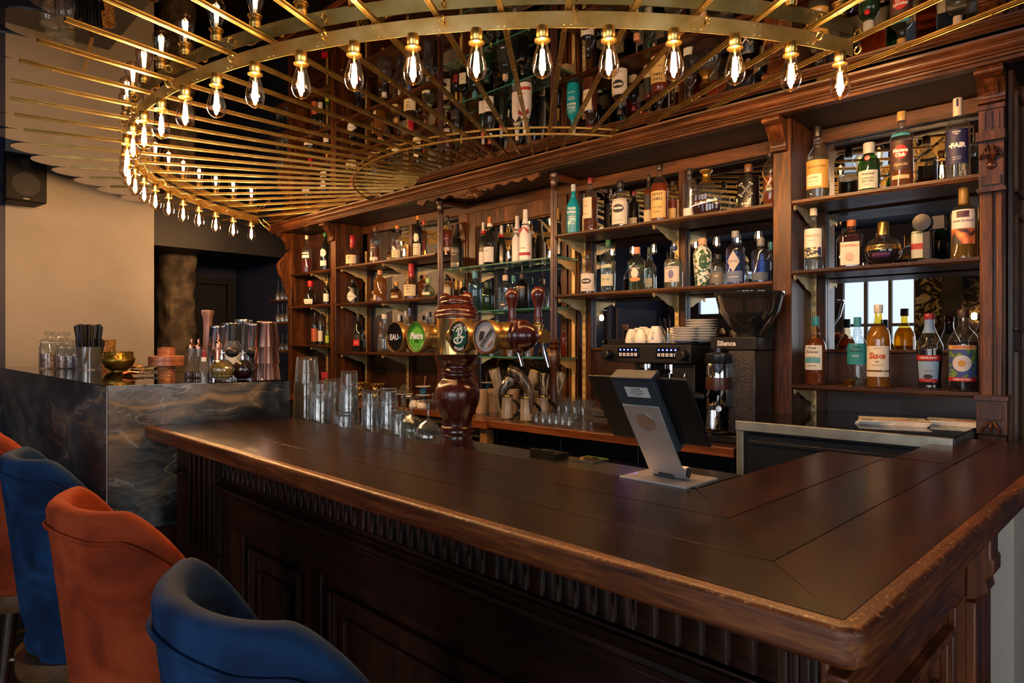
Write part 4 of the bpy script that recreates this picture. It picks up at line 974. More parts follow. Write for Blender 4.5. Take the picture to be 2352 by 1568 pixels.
# --- bay B lowest shelf / behind the taps ---
bt(823,721,24,'B3','remy','1d3a14','0c1a08',.6,'141414',[(.16,.32,42,'c01a22',dict(text=[T('VSOP',.24,.012,'f0e8e0',b=.03)])),(.33,.46,60,'15120f')],label='dark green cognac bottle with red label on the lowest shelf left of the taps')
bt(835,760,12,'B3','spirit','c9a060','7a4210',.5,'b98a40',D=DF+.18,label='small amber bottle behind the dark green cognac')
bt(883,722,34,'B3','skull','f4f6f8','f0f4f6',.4,'d9d9dc',D=DF+.09,label='chunky faceted clear crystal vodka bottle left of the tap badges')
bt(874,740,12,'B3','spirit','f0e0c0','d8b070',.4,'b98a5a',D=DF+.2,label='slim bottle with copper cap behind the faceted crystal one')
bt(917,722,16,'B3','vodka','f0f4f6',None,.5,'c9ccd2',D=DF+.15,label='clear bottle with silver cap above the left tap badges, first of the row')
bt(932,714,16,'B3','tall','e9eef4',None,.5,'c9ccd2',D=DF+.17,label='clear bottle with silver cap directly left of the blue capped one')
bt(941,707,17,'B3','tall','e6eaf2',None,.5,'3a5a9a',[(.1,.5,50,'e0e4ec')],D=DF+.08,label='white labelled vodka bottle with blue neck above the green tap badge')
bt(982,717,18,'B3','tall','eef2f6','dfe8ee',.4,'9aa0a8',D=DF+.12,label='clear vodka bottle with grey cap left of the beer tower')
bt(1000,716,12,'B3','tall','6a1a1a','4a0a0a',.6,'7a1418',D=DF+.16,label='slim dark red bottle just left of the beer tower')
bt(1274,755,18,'G3','square','f0a060','c8400c',.85,'1a1a1a',[(.1,.3,40,'d8c0a0')],D=DF+.11,label='orange spirit bottle behind the right turned column foot')
bt(1294,750,13,'G3','tall','f0b060','c85a10',.7,'151515',D=DF+.15,label='slim orange bottle next to the bay wall behind the column')
for k, x in enumerate((1128, 1143)):
    bt(x,735,13,'G3','tall','cfe4e4','d8e4d8',.4,'4a8a8a' if k else 'c8a858',D=DF+.16,label='small clear bottle with %s cap on the lowest glass shelf behind the taps' % ('teal' if k else 'gold'))
# --- long shelf, upper ---
bt(1317,424,31,'C1','rum','1790a8',None,.5,'a8b4ba',[],[T('TROIS',.50,.020,'e6eef0',b=.03),T('RIVIERES',.43,.017,'e6eef0',b=.03),T('CUVEE DE',.34,.010,'e6eef0'),T("L'OCEAN",.30,.010,'e6eef0'),T('MARTINIQUE',.20,.008,'d0e8ee')],opaque=True,label='matt turquoise rum bottle with grey cap, first on the long upper shelf')
bt(1356,408.6,33,'C1','tall','f2efec','a03a0c',.62,'6a1424',[(.24,.62,52,'d3c6ad',dict(a=-22,text=[T('1796',.46,.016,'a06030',a=-.38),T('Rum',.55,.014,'c08a40',s=.3,a=-.38),T('SOLERA',.32,.009,'8a5a34',a=-.38)]))],label='rum bottle with burgundy wax neck and cream label beside the turquoise one')
def handles(t, R, H):
    for s_ in (-1, 1): MB().tube([(s_*R*(.42+.32*sin(q)), 0, H*(.735-.055*cos(q))) for q in [pi*k/8 for k in range(9)]], .0035, 8).build('jug_handle', glassm('f2f4f6'), t)
bt(1424.7,416,38,'C1','jug','eef0f2','0d0a09',.60,'121212',[(.06,.60,72,'cfcac2',dict(text=[T('KRAKEN',.40,.015,'e9e9e9',b=.04),T('BLACK SPICED RUM',.14,.006)])),(.30,.48,42,'17181a',dict(shape='oval'))],[T('KRAKEN',.39,.0125,'ededed',b=.04)],extra=handles,label='large handled jug bottle with white label and black oval on the upper long shelf')
bt(1456,440,24,'C1','tall','4a2416','200a05',.6,'6a1424',[(.1,.3,50,'b8a890')],D=DF+.18,label='dark brown bottle behind the large handled jug bottle')
bt(1490,402,22,'C1','tall','f0d8b8','b8480c',.70,'1b1712',[(.30,.62,48,'1e2226',dict(shape='oval')),(.06,.30,60,'c9b890')],D=DF+.13,label='amber rum bottle with black oval label left of the cream labelled one')
bt(1515,378,39.5,'C1','spirit','f2dcc0','c8500c',.66,'17140f',[(.06,.52,60,'c8a868',dict(text=[T('SAINT',.46,.022,'2a1a0a',b=.02),T('JAMES',.38,.022,'2a1a0a',b=.02),T('ROYAL AMBRE',.24,.009,'3a2a1a'),T('RHUM',.16,.010,'3a2a1a')]))],label='big amber rum bottle with cream label and black cap in front of the middle rail')
bt(1545,417,22,'C1','spirit','f0d8b8','c8500c',.55,'1b1712',[(.06,.35,55,'c8a868')],D=DF+.16,label='small amber bottle tucked right of the cream labelled rum')
bt(1584,387.6,30,'C1','tall','f2f4f4','e6e0d4',.2,'131313',[(.05,.2,50,'d0cec8')],D=DF+.10,label='clear bottle with long black cap left of the round decanter')
def goldneck(t, R, H):
    m = MB(); m.lathe([(.50*R, .70*H), (.36*R, .76*H), (.25*R, .82*H), (.22*R, .88*H), (.26*R, .93*H), (.40*R, .97*H), (.42*R, 1.0*H), (.36*R, 1.005*H)], seg=24); m.build('gold_neck', P('gold_neck', 'b98f45', .3, .9), t)
bt(1622,392,70,'C1','decanter','f0f2f2','4a1606',.24,None,flat=.45,extra=goldneck,name='decanter',label='flat round clear decanter with flared gold neck and a little dark rum',sq=0,D=DF+.085)
def bones(t, R, H):
    m = MB()
    for s_ in (-1, 1):
        p0 = (-.36*R*s_, -R-.002, .30*H); p1 = (.36*R*s_, -R-.002, .50*H); m.tube([p0, p1], .0055, 8)
        for p, dx in ((p0, -s_), (p1, s_)):
            dz = -1 if p is p0 else 1
            m.sph((p[0]+dx*.010, p[1], p[2]+dz*.001), .0075, 8); m.sph((p[0]+dx*.001, p[1], p[2]+dz*.009), .0075, 8)
    m.build('silver_crossbones', P('silver_bones', 'c8c4c0', .25, .9), t)
bt(1719,378,48,'C1','vodka','0b0b0c',None,.5,'5a3a22',[],[T('BUMBU',.10,.014,'d0cdc8',b=.04)],opaque=True,extra=bones,capr=.38,label='matt black rum bottle with silver crossed bones and wood stopper')
def raffia(t, R, H):
    m = MB()
    m.tube([(R*1.03*sin(a), -R*1.03*cos(a), (.10+.50*((a+1.4)/2.8))*H) for a in [-1.4+2.8*k/12 for k in range(13)]], .0022, 6)
    m.tube([(R*1.03*sin(a), -R*1.03*cos(a), (.60-.50*((a+1.4)/2.8))*H) for a in [-1.4+2.8*k/12 for k in range(13)]], .0022, 6)
    m.build('raffia_net', P('raffia', 'a88a5a', .7), t)
bt(1770,338,34,'C1','apoth','f2e2c8','c0600e',.50,'2a1810',[(.20,.34,26,'2a2522',dict(shape='oval',text=[T('XO',.27,.016,'e8dcc0',b=.04)]))],extra=raffia,label='amber rum bottle netted in raffia, half hidden by the tall post')
# --- long shelf, lower ---
bt(1351,584,34,'C2','jug','eef0f2','0d0a09',.50,'121212',[(.06,.50,72,'cfcac2',dict(text=[T('SPICED RUM',.12,.006)])),(.24,.38,42,'17181a',dict(shape='oval'))],[T('KRAKEN',.31,.0115,'ededed',b=.04)],extra=handles,label='small handled jug bottle with black oval label, first on the lower long shelf')
bt(1397,551,34,'C2','rum','f0f6f4','e4eee8',.60,'0f5a3a',[(.12,.34,55,'c4c8b0',dict(text=[T("ISH GIN",.24,.014,'4a5a44')])),(.46,.52,45,'b8c0a4')],label='clear ribbed gin bottle with dark green cap and pale label')
bt(1463,568,38,'C2','apoth','dfeede','d8ecd6',.60,'c88a6a',[(.20,.58,46,'2a2e34',dict(shape='oval',text=[T('PLYMOUTH',.50,.011,'e8e4da',b=.03),T('GIN',.46,.010,'e8e4da')])),(.28,.50,26,'d8d4c8',dict(shape='oval')),(.20,.30,40,'c88a5a',dict(shape='oval'))],label='pale green gin bottle with black oval label and peach cap')
bt(1491,568,23,'C2','rum','eef4f0','e4eee8',.5,'173f2a',[(.1,.3,50,'c8cbb8')],D=DF+.19,label='slim clear bottle with green cap behind the oval labelled gin')
bt(1547,565,43,'C2','spirit','f0f4f0','eef0e6',.68,'2c3f74',[(.14,.50,50,'cdc6c0',dict(text=[T('DIPLOMATICO',.46,.010,'4a4a86'),T('RON',.17,.008,'4a4a86')])),(.22,.42,17,'6a6a94',dict(shape='oval'))],label='clear white rum bottle with violet portrait label and blue cap')
SPK = noisy('green_leaf_porcelain', [(.50, 'dcdcd2'), (.53, '2f5a3c'), (.75, '1f4a30')], 55, .3, coat=.4, detail=2, bump=0)
def porcelain(t, R, H):
    for c in t.children:
        if c.name.startswith('glass_body'): c.data.materials[0] = SPK
bt(1613.5,548,42,'C2','taper','e0e0d8',None,.5,'c09a7a',[(.34,.66,26,'1f4f34',dict(shape='oval',a=18,text=[T('GIN',.5,.012,'b8c8a0',a=.3)]))],opaque=True,extra=porcelain,label='white porcelain gin bottle speckled with green leaves')
bt(1649,585,36,'C2','apoth','f0f2f0','eeeae0',.55,'1a1e2a',[(.08,.42,55,'6a6660',dict(text=[T('GIN',.3,.012,'e0dcd0')]))],D=DF+.10,label='low clear gin bottle with black cap right of the leafy porcelain one')
bt(1689,531,42,'C2','tall','a9c4ec','bcd0ee',.55,'8a8c90',[(.04,.24,60,'5f6f8e',dict(text=[T('GIN DE FRANCE',.13,.007,'e0e4ec')])),(.22,.62,40,'b4b0b0',dict(shape='diamond',text=[T('CITADELLE',.42,.012,'4a4a58',b=.02)]))],label='blue glass gin bottle with silver diamond label')
bt(1747.5,547,40,'C2','vodka','a9c8ea','bcd4ee',.5,'6f7680',[(.05,.22,60,'4a586a')],label='pale blue fluted gin bottle with grey cap right of the diamond labelled one')
bt(1771,556,24,'C2','vodka','3aa0a8','2a8c98',.6,'2a7a84',D=DF+.12,label='teal glass bottle cut off by the tall post')
# --- right bay top ---
bt(1878.6,291,49,'R1','rum','f2f4f2','eae6d8',.60,'111111',[(.14,.52,74,'b98f45',dict(text=[T('PLANTATION',.43,.014,'5a3c14',b=.03)])),(.17,.33,44,'dcd3b4',dict(a=-15,text=[T('3 STARS',.285,.012,'2a2018',b=.02,a=-.26),T('ARTISANAL RUM',.235,.0055,'3a2a1a',a=-.26),T('***',.185,.014,'1a1410',a=-.26)]))],label='clear bulbous necked rum bottle with tan label, first on the top right shelf')
def redseal(t, R, H):
    m = MB(); m.lathe([(.0001, -.004), (.010, -.003), (.012, 0)], (0, -R*.98, .66*H), 16, axis='y'); m.build('wax_seal', P('red_wax', 'a00d22', .3), t)
bt(1996,329,47,'R1','shaker','2fae3c','22b03c',.62,'a8aaa6',[(.06,.42,56,'b9bdaf',dict(text=[T('Tanqueray',.35,.013,'1a2a1a',s=.4,b=.03),T('LONDON',.26,.011,'1a2a1a'),T('DRY GIN',.20,.011,'1a2a1a'),T('IMPORTED',.13,.005,'8a3a30')]))],extra=redseal,label='bright green gin bottle with red seal and pale label')
bt(2071,257.5,48,'R1','tall','eef0ee','c8600c',.36,'a8864a',[(.22,.60,66,'3d2620',dict(text=[T('Havana',.47,.020,'efe6da',b=.05),T('Club',.41,.020,'efe6da',b=.05),T('Especial',.29,.017,'c9a060',s=.4)])),(.36,.54,34,'b52a22',dict(shape='oval')),(.10,.15,45,'c9a878'),(.66,.70,50,'3a8c9c')],[T('Havana',.47,.0195,'f2ece2',b=.05),T('Club',.41,.0195,'f2ece2',b=.05)],label='rum bottle with red disc on dark brown label and gold cap')
bt(2200,226.7,48,'R1','tall','eef4f8','f0f4f6',.6,'c9bfae',[(.18,.60,60,'1d2350',dict(text=[T('JUNIPER',.565,.0075,'dfe2ec',b=.03),T('GIN',.54,.0075,'dfe2ec',b=.03),T('\u2022FAIR',.40,.026,'e9ebf2',b=.06),T('DISTILLED GIN',.26,.005,'c0c4d8'),T('FAIR TRADE',.235,.005,'c0c4d8')])),(.80,.99,14,'1d2350')],capz=.78,label='tall clear gin bottle with navy blue label beside the carved pilaster')
# --- right bay middle ---
bt(1868.7,479,40,'R2','tall','eef2f2','e9eef0',.64,'c9bba4',[(.20,.66,66,'dcdad2',dict(text=[T('PAPASTIS',.54,.016,'a08a3c',b=.02),T('Pastis Blanc',.47,.006,'6a6a6a')])),(.20,.36,60,'6f8236',dict(mat=noisy('wave_print', [(.45, '26305a'), (.5, 'b9b23a'), (.58, 'd8d6c8')], 22, .5, dist=3, bump=0, detail=1)))],label='clear pastis bottle with white label and green wave print')
bt(1956,506,48,'R2','square','b4501a','8a300c',.66,'b5673a',[(.04,.52,40,'d3cabb',dict(text=[T('COINTREAU',.44,.014,'b04a28',b=.03,sx=.8),T('LIQUEUR',.14,.006,'8a3a20')])),(.12,.30,22,'b9a894',dict(shape='oval'))],sq=7,name='liqueur_bottle',label='square amber orange liqueur bottle with copper cap and cream label')
def goldband(t, R, H):
    m = MB(); pf = PROF['sphere'][0]; m.lathe([(prad(pf, z)*R+.001, z*H) for z in (.335, .37, .41, .445)], seg=32); lo = m.build('gold_band', P('gold_band', 'b99a56', .25, .9), t)
    letters(lo, [T('CHAMBORD', .39, .016, '3a2a1a', b=.03)], R, H, 0)
    m = MB(); m.lathe([(.31*R, .70*H), (.31*R, .97*H), (.26*R, H), (.0001, H)], seg=20); m.build('gold_crown', P('gold_band', 'b99a56', .25, .9), t)
bt(2028.6,510,76,'R2','sphere','f0eef0','1c0610',.34,None,[(.16,.26,30,'4a2450')],extra=goldband,name='liqueur_bottle',label='spherical raspberry liqueur bottle with gold band, half full of dark liquid')
bt(2120,497,44,'R2','square','1c7a2c','0c3014',.7,'1c7a2c',[(.12,.75,40,'b8c0b0',dict(a=-30)),(.30,.42,44,'a0282c',dict(a=-30))],sq=5,D=DF+.15,label='green bottle with silver and red label hidden behind the black clip fan')
bt(2214,432,53,'R2','tall','f2ecd0','b98a2a',.46,'8a6c34',[(.20,.68,56,'d6d2ca',dict(text=[T('CREME DE PECHE',.52,.010,'3a3a4a',b=.02)])),(.20,.42,55,'3a2a26',dict(mat=noisy('peach_print', [(.4, '2a211f'), (.5, 'c86a3a'), (.62, 'e8a860')], 14, .5, dist=1, bump=0, detail=1))),(.57,.66,26,'4a2a3a')],capz=.76,name='liqueur_bottle',label='tall peach liqueur bottle with gold cap and fruit picture label')
# --- right bay bottom ---
bt(1873.4,727,45,'R3','rum','f0dcc0','c8640e',.68,'2f8a98',[(.22,.58,58,'d6d6cc',dict(a=-12,text=[T('Trois',.54,.017,'1a1a1a',s=.3,a=-.2),T('Rivieres',.48,.017,'1a1a1a',s=.3,a=-.2),T('CUVEE SPECIALE',.41,.0055,'3a3a3a',a=-.2),T('MARTINIQUE',.28,.007,'2a4a50',a=-.2)])),(.32,.40,46,'5aa0a8',dict(a=-12))],D=DF+.075,label='amber rum bottle with teal cap and white label, leftmost on the bottom right shelf')
bt(1969.5,728.5,45,'R3','rum','eef4f2','e9f0ee',.1,'2f8a98',[(.32,.62,60,'1a7f8c',dict(text=[T('Trois',.57,.017,'10282c',s=.3),T('Rivieres',.51,.017,'10282c',s=.3),T('BLANC',.44,.008,'d8ecec')]))],D=DF+.085,label='empty clear rum bottle with teal label and teal cap')
bt(2017.7,700,49,'R3','spirit','f4dc70','f0b418',.74,'c9c6bd',[(.21,.50,64,'d9d2bd',dict(text=[T('Suze',.38,.036,'b8541c',b=.05,s=.15),T('1885',.31,.008,'3a3a2a'),T('LIQUEUR DE GENTIANE',.27,.0045,'3a3a2a'),T('GENTIANE',.47,.006,'6a6a4a')])),(.13,.19,64,'cfcabc')],name='aperitif_bottle',D=DF+.08,label='tall yellow gentian aperitif bottle with white label')
bt(2134.5,720,55,'R3','cassis','eeeef0','12040c',.52,'8a1c24',[(.38,.45,60,'a01c26',dict(text=[T("L'HERITIER-GUYOT",.415,.010,'f0e4da',b=.03,sx=.8)])),(.12,.37,50,'7f9fc0',dict(text=[T('DIJON',.245,.011,'7a2030',b=.02)])),(.10,.14,48,'a01c26',dict(text=[T('CASSIS',.12,.009,'f0e4da',b=.03)])),(.14,.20,22,'20242e',dict(shape='oval')),(.74,.92,55,'6f90b8',dict(n='neck_label'))],D=DF+.10,name='liqueur_bottle',label='blackcurrant liqueur bottle with waisted shape and pale blue label')
VINE = noisy('vine_print', [(.44, '2a3f86'), (.52, '3f6a2a'), (.62, '7a9a3a'), (.7, '2f3f80')], 38, .5, bump=0, dist=1, detail=2)
bt(2212.5,711,60,'R3','spirit','eeeee8','0a0506',.60,'3a2a20',[(.12,.56,60,'2c3f80',dict(mat=VINE)),(.51,.56,60,'c4a064',dict(text=[T('CHERRY ROCHER',.535,.011,'a01c26',b=.03,sx=.85)])),(.12,.17,60,'a01c26',dict(text=[T('CREME DE CASSIS',.145,.009,'f0e4da',b=.02,sx=.9)])),(.24,.44,36,'b8b8c0',dict(shape='oval')),(.30,.38,15,'b08a3a',dict(shape='oval'))],D=DF+.075,name='liqueur_bottle',label='dark cassis bottle with blue vine leaf label next to the right pilaster')
# ---------------- beer tower ----------------
TW = B(*[0, 0]); 
tu = upl(1050, 1.68, NB, UB)
TWX = B(tu, 1.68, 1.0352)
tower = empty('beer_tower', 'turned dark red wood and brass beer tower with four tap badges on the drainer', 'beer tower', TWX, PHB)
RED = wood('red_turned_wood', '280c07', '481810', '5c2217', 'z', 5, .25, coat=.5, bump=.02)
dT = TWX.y; pm = F/dT
def zt(y): return CAM_H-(y-CY)/pm-1.0352
def rw(w): return w/2/pm
K = 3.563
def prz(lst): return [(rw(w/K), zt(620+y/K)) for y, w in lst]
low = [(1505, 290), (1490, 304), (1465, 300), (1450, 288), (1440, 292), (1425, 280), (1400, 262), (1375, 240), (1350, 236), (1335, 262), (1318, 270), (1305, 262), (1300, 262), (1290, 270), (1278, 262), (1268, 238), (1240, 236), (1215, 246), (1180, 275), (1140, 310), (1100, 345), (1060, 366), (1020, 374), (985, 368), (950, 345), (920, 300), (900, 262), (885, 236), (875, 232), (868, 250), (855, 260), (843, 254), (838, 248), (832, 260), (818, 262), (806, 240), (790, 228), (770, 242), (745, 285), (728, 318), (715, 326), (708, 348), (696, 354)]
m = MB(); m.lathe([(rw(304/K), 0)]+prz(low)[1:]+[(rw(300/K), zt(620+695/K))], seg=48); m.build('turned_column', RED, tower)
m = MB(); m.lathe([(rw(338/K), zt(620+694/K)), (rw(346/K), zt(620+690/K)), (rw(344/K), zt(620+684/K)), (rw(344/K), zt(620+410/K)), (rw(350/K), zt(620+404/K)), (rw(350/K), zt(620+399/K))], seg=48); m.build('brass_band', noisy('tower_brass', [(.3, 'c8a45c'), (.7, 'ecd498')], 4, .2, .88, bump=0), tower)
top = [(398, 352), (385, 362), (370, 356), (360, 340), (352, 345), (335, 338), (322, 318), (318, 325), (305, 300), (288, 262), (280, 270), (262, 268), (252, 255), (240, 258), (228, 235), (218, 190), (213, 120), (212, 2)]
m = MB(); m.lathe(prz(top), seg=48); m.build('turned_cap', RED, tower)
# horizontal brass pipe carrying the taps, in front of the column
def loc_bar(px, py, n):                     # local coordinates of a photographed point on plane n
    d = dpl(px, n, NB); X = (px-CX)/F*d; z = CAM_H-(py-CY)/F*d
    u = UB[0]*X+UB[1]*d; return (-(u-tu), n-1.68, z-1.0352)
pz = loc_bar(1050, 772, 1.60)[2]; pr_ = .050; pn = -.03
xL = loc_bar(905, 772, 1.60)[0]; xR = loc_bar(1178, 772, 1.62)[0]
PB = noisy('tap_brass', [(.3, 'a88648'), (.7, 'd2b070')], 6, .26, .88, bump=0)
m = MB(); m.lathe([(pr_*.9, xL-.02), (pr_, xL-.015), (pr_, xR)], (0, pn, pz), 32, axis='x'); m.build('tap_pipe', PB, tower)
m = MB(); m.lathe([(pr_*1.02, xR-.004), (pr_*1.16, xR), (pr_*1.18, xR+.006), (pr_*1.08, xR+.012), (pr_*1.12, xR+.018), (pr_*1.12, xR+.024), (pr_*.98, xR+.03), (pr_*.96, xR+.036), (pr_*.8, xR+.058), (pr_*.5, xR+.072), (pr_*.2, xR+.078), (.0001, xR+.079)], (0, pn, pz), 32, axis='x'); m.build('wooden_end_cap', RED, tower)
BADGE = P('badge_rim', 'cda66a', .3, .85)
def disc(cx, z, yf, r, name, mat, depth, parent):
    m = MB(); m.lathe([(.0001, 0), (r, 0), (r, depth)], (cx, yf, z), 40, axis='y'); return m.build(name, mat, parent)
def badge(px, py, wpx, cols, words_, extra=None):
    c = loc_bar(px, py, 1.585); x, z = c[0], c[2]; yf = 1.585-1.68-.012
    dd = dpl(px, 1.585, NB); r = wpx/2*dd/F
    m = MB(); m.lathe([(pr_*.72, .075), (r*.98, .03), (r, .02), (r, -.002), (r*.985, -.005), (r*.955, -.005), (r*.94, .0), (r*.94, .004), (.0001, .004)], (x, yf, z), 48, axis='y')
    bd = m.build('tap_badge', BADGE, tower)
    y = yf+.003
    for k, (fr_, c_) in enumerate(cols):
        m = MB(); m.lathe([(.0001, -.0004*(k+1)), (r*fr_*1.04, -.0004*(k+1)), (r*fr_*1.04, .001)], (x, y, z), 40, axis='y'); m.build('badge_face', P('badge_'+c_, c_, .25, coat=.5), bd)
    by = {}
    for wds in words_:
        t, ox, oz, size, c_ = wds[:5]; ex = wds[5] if len(wds) > 5 else {}
        mb = by.setdefault(c_, MB())
        if 'arc' in ex:
            R_ = r*ex['arc']; sgn = ex.get('sg', 1); n_ = len(t); st_ = ex.get('st', .23)
            for i, chh in enumerate(t):
                a = (i-(n_-1)/2)*st_*sgn; 
                cxk, czk = R_*sin(a)*1, R_*cos(a)*sgn
                v, f = text_mesh(chh, .04, 0); ca, sa = cos(-a), sin(-a)
                mb.add([(x+cxk+(p[0]*ca-p[1]*sa)*size*r, y-.003, z+czk+(p[0]*sa+p[1]*ca)*size*r) for p in v], f)
        else:
            v, f = text_mesh(t, ex.get('b', .03), ex.get('s', 0)); q = ex.get('rot', 0); ca, sa = cos(q), sin(q)
            mb.add([(x+(ox+(p[0]*ca*ex.get('sx', 1)-p[1]*sa)*size)*r, y-.003, z+(oz+(p[0]*sa*ex.get('sx', 1)+p[1]*ca)*size)*r) for p in v], f)
    for c_, mb in by.items(): mb.build('lettering', P('ink_'+c_, c_, .4), bd, smooth=False)
    if extra: extra(bd, x, y, z, r)
badge(913, 774, 70, [(.90, '060608')], [('EAU', -.12, -.02, .52, 'e8e8ea'), ('~', .48, -.02, .5, '3fb0d8')])
badge(962.4, 773.8, 72, [(.90, '59b02c'), (.60, '6cc23a')], [('Pietra', -.02, .06, .56, 'f0f4ea', dict(b=.06, s=.2)), ('IPA', 0, -.27, .34, '2a6a20'), ('BIERE CORSE', 0, 0, .17, '1d4a14', dict(arc=.74)), ('INDIA PALE ALE', 0, 0, .14, 'e0e8c0', dict(arc=.76, sg=-1, st=.17))])
def bscript(bd, x, y, z, r):
    m = MB(); Y = y-.004
    def C(pts, w): m.tube([(x+a*r, Y, z+b*r) for a, b in pts], w*r, 6)
    C([(.02, .52), (-.05, .2), (-.12, -.1), (-.15, -.28)], .06)
    C([(-.25, .34), (-.1, .52), (.15, .56), (.28, .42), (.22, .22), (0, .12), (.22, .04), (.32, -.12), (.22, -.30), (0, -.38), (-.25, -.40), (-.45, -.30), (-.48, -.15), (-.30, -.06), (-.10, -.12)], .06)
    C([(.05, -.05), (.3, .0), (.5, -.02)], .045)
    m.build('letter_emblem', P('ink_e8ece8', 'e8ece8', .4), bd)
badge(1060.7, 773.8, 74, [(.90, '0a0a0c'), (.62, '0d5a48')], [('BROOKLYN', 0, 0, .26, 'e8ece8', dict(arc=.74, st=.27)), ('LAGER', 0, 0, .26, 'e8ece8', dict(arc=.76, sg=-1, st=.26))], bscript)
def colb(bd, x, y, z, r):
    m = MB(); q = radians(45); ca, sa = cos(q), sin(q)
    pts = [(-.72, -.13), (.72, -.13), (.72, .13), (-.72, .13)]
    m.prism([(x+(.12+a*ca-b*sa)*r, z+(-.08+a*sa+b*ca)*r) for a, b in pts], y-.003, y-.001, 'xz'); m.build('badge_banner', P('banner_grey', '6f7476', .4), bd)
    m = MB(); m.sph((x-.28*r, y+.001, z+.22*r), .20*r, 12, sy=.12, sz=1.1)
    m.prism([(x-.42*r, z+.32*r), (x-.05*r, z+.30*r), (x-.2*r, z-.12*r), (x-.5*r, z-.3*r), (x-.55*r, z-.05*r)], y-.0025, y-.001, 'xz'); m.build('badge_emblem', P('emblem_dark', '2a2a2e', .4), bd)
badge(1119.6, 773, 79, [(.90, '6a1a22'), (.85, '9aa0a8'), (.6, 'b4b8be')], [('COLOMBA', .12, -.08, .27, '101214', dict(rot=radians(45), b=.04)), ('Rosee', .42, -.42, .2, 'a03040', dict(rot=radians(40), s=.3))], colb)
# taps on the barman's side
def tapset(px, full=True):
    c = loc_bar(px, 772, 1.80); x, z = c[0], c[2]; y = .12
    m = MB(); m.cyl((x, pn+.03, pz), (x, y-.02, z), .014); m.sph((x, y, z), .030, 16); m.lathe([(.0001, .0), (.026, 0), (.026, .012), (.0001, .012)], (x+.026, y, z), 20, axis='x')
    m.lathe([(.018, .02), (.018, .034), (.022, .036), (.022, .042), (.013, .048), (.013, .056)], (x, y, z), 16)
    b_ = m.build('tap_valve', PB, tower)
    m = MB(); m.cyl((x+.02, y, z-.02), (x+.045, y+.01, z-.115), .009, .008, 12); m.build('spout', CHROME, b_)
    m = MB(); h0 = .052; m.lathe([(rr_*.88, h0+zz_*.76) for rr_, zz_ in ((.012, 0), (.020, .004), (.020, .012), (.015, .018), (.017, .04), (.014, .065), (.020, .095), (.029, .125), (.030, .145), (.023, .165), (.010, .174), (.0001, .176))], (x, y, z), 24); m.build('tap_handle', RED, b_)
for px in (1176, 1236, 1023, 1072): tapset(px)

# ---------------- tablet on a stand ----------------
TB = atz(1535, 1099, BT)
tu2 = UB[0]*TB.x+UB[1]*TB.y; tn2 = NB[0]*TB.x+NB[1]*TB.y
st_ = empty('tablet_stand', 'aluminium tablet stand on the bar corner', 'stand', (TB.x, TB.y, BT), PHB)
ALU = noisy('anodised_aluminium', [(.3, 'b8b8ba'), (.7, 'cdcdcf')], 200, .4, .7, bump=.02)
m = MB(); m.box(-.098, .098, -.078, .078, .0, .005); m.build('base_plate', P('plate_grey', 'b4b2b6', .25, .2, coat=.3), st_, bev=.001)
hx, hy, hz = .006, .0, .022
# hinge point and arm direction from the photograph
m = MB(); m.lathe([(.0001, -.052), (.015, -.052), (.0165, -.050), (.0165, .050), (.015, .052), (.0001, .052)], (hx, hy, hz), 24, axis='x'); m.build('hinge', ALU, st_)
m = MB(); m.lathe([(.0001, 0), (.0125, 0), (.0125, .001)], (hx+.052, hy, hz), 24, axis='x'); m.build('hinge_cap', P('hinge_dark', '2a3036', .4), st_)
m = MB(); m.box(hx-.025, hx+.018, hy-.017, hy-.008, .006, hz+.005); m.build('hinge_cover', P('hinge_dark', '2a3036', .4), st_)
AD = Vector((0, -.122, .183)).normalized(); AN = Vector((0, .183, .122)).normalized()   # along the arm, and its normal (towards the barman)
def slab(m, x0, x1, a0, a1, t0, t1):
    o = Vector((0, hy, hz)); vs = []
    for t in (t0, t1):
        for x, a in ((x0, a0), (x1, a0), (x1, a1), (x0, a1)): p = o+AD*a+AN*t; vs.append((x, p.y, p.z))
    m.add(vs, [(0, 3, 2, 1), (4, 5, 6, 7), (0, 1, 5, 4), (1, 2, 6, 5), (2, 3, 7, 6), (3, 0, 4, 7)])
m = MB(); slab(m, hx-.052, hx+.052, .0, .222, -.0165, -.0115); m.build('arm', ALU, st_, bev=.001)
m = MB(); o = Vector((0, hy, hz))+AD*.172+AN*-.0172
vs = [(hx+.026*cos(2*pi*k/40), (o+AD*(.026*sin(2*pi*k/40))).y, (o+AD*(.026*sin(2*pi*k/40))).z) for k in range(40)]
vs2 = [(x, (Vector((0, y, z))-AN*.001).y, (Vector((0, y, z))-AN*.001).z) for x, y, z in vs]
m.add(vs+vs2, [tuple(range(40)), tuple(range(40, 80))]+[(i, (i+1) % 40, 40+(i+1) % 40, 40+i) for i in range(40)]); m.build('swivel_disc', P('disc_chrome', 'c4c2c4', .3, .9), st_)
BR = P('holder_blue_grey', '2a3640', .5)
m = MB(); slab(m, hx-.06, hx+.06, .085, .30, -.0112, .004); slab(m, hx-.06, hx+.06, .292, .302, -.0112, .022); slab(m, hx-.06, hx+.06, .080, .09, -.0112, .022)
slab(m, hx-.06, hx+.06, .288, .302, .0201, .024); slab(m, hx-.06, hx+.06, .080, .098, .0201, .024)
m.build('holder', BR, st_, bev=.004)
m = MB(); slab(m, hx-.028, hx+.038, .245, .275, -.0119, -.0113); st2 = m.build('sticker', P('sticker_grey', 'c9c9c6', .5), st_, smooth=False)
mt = MB()
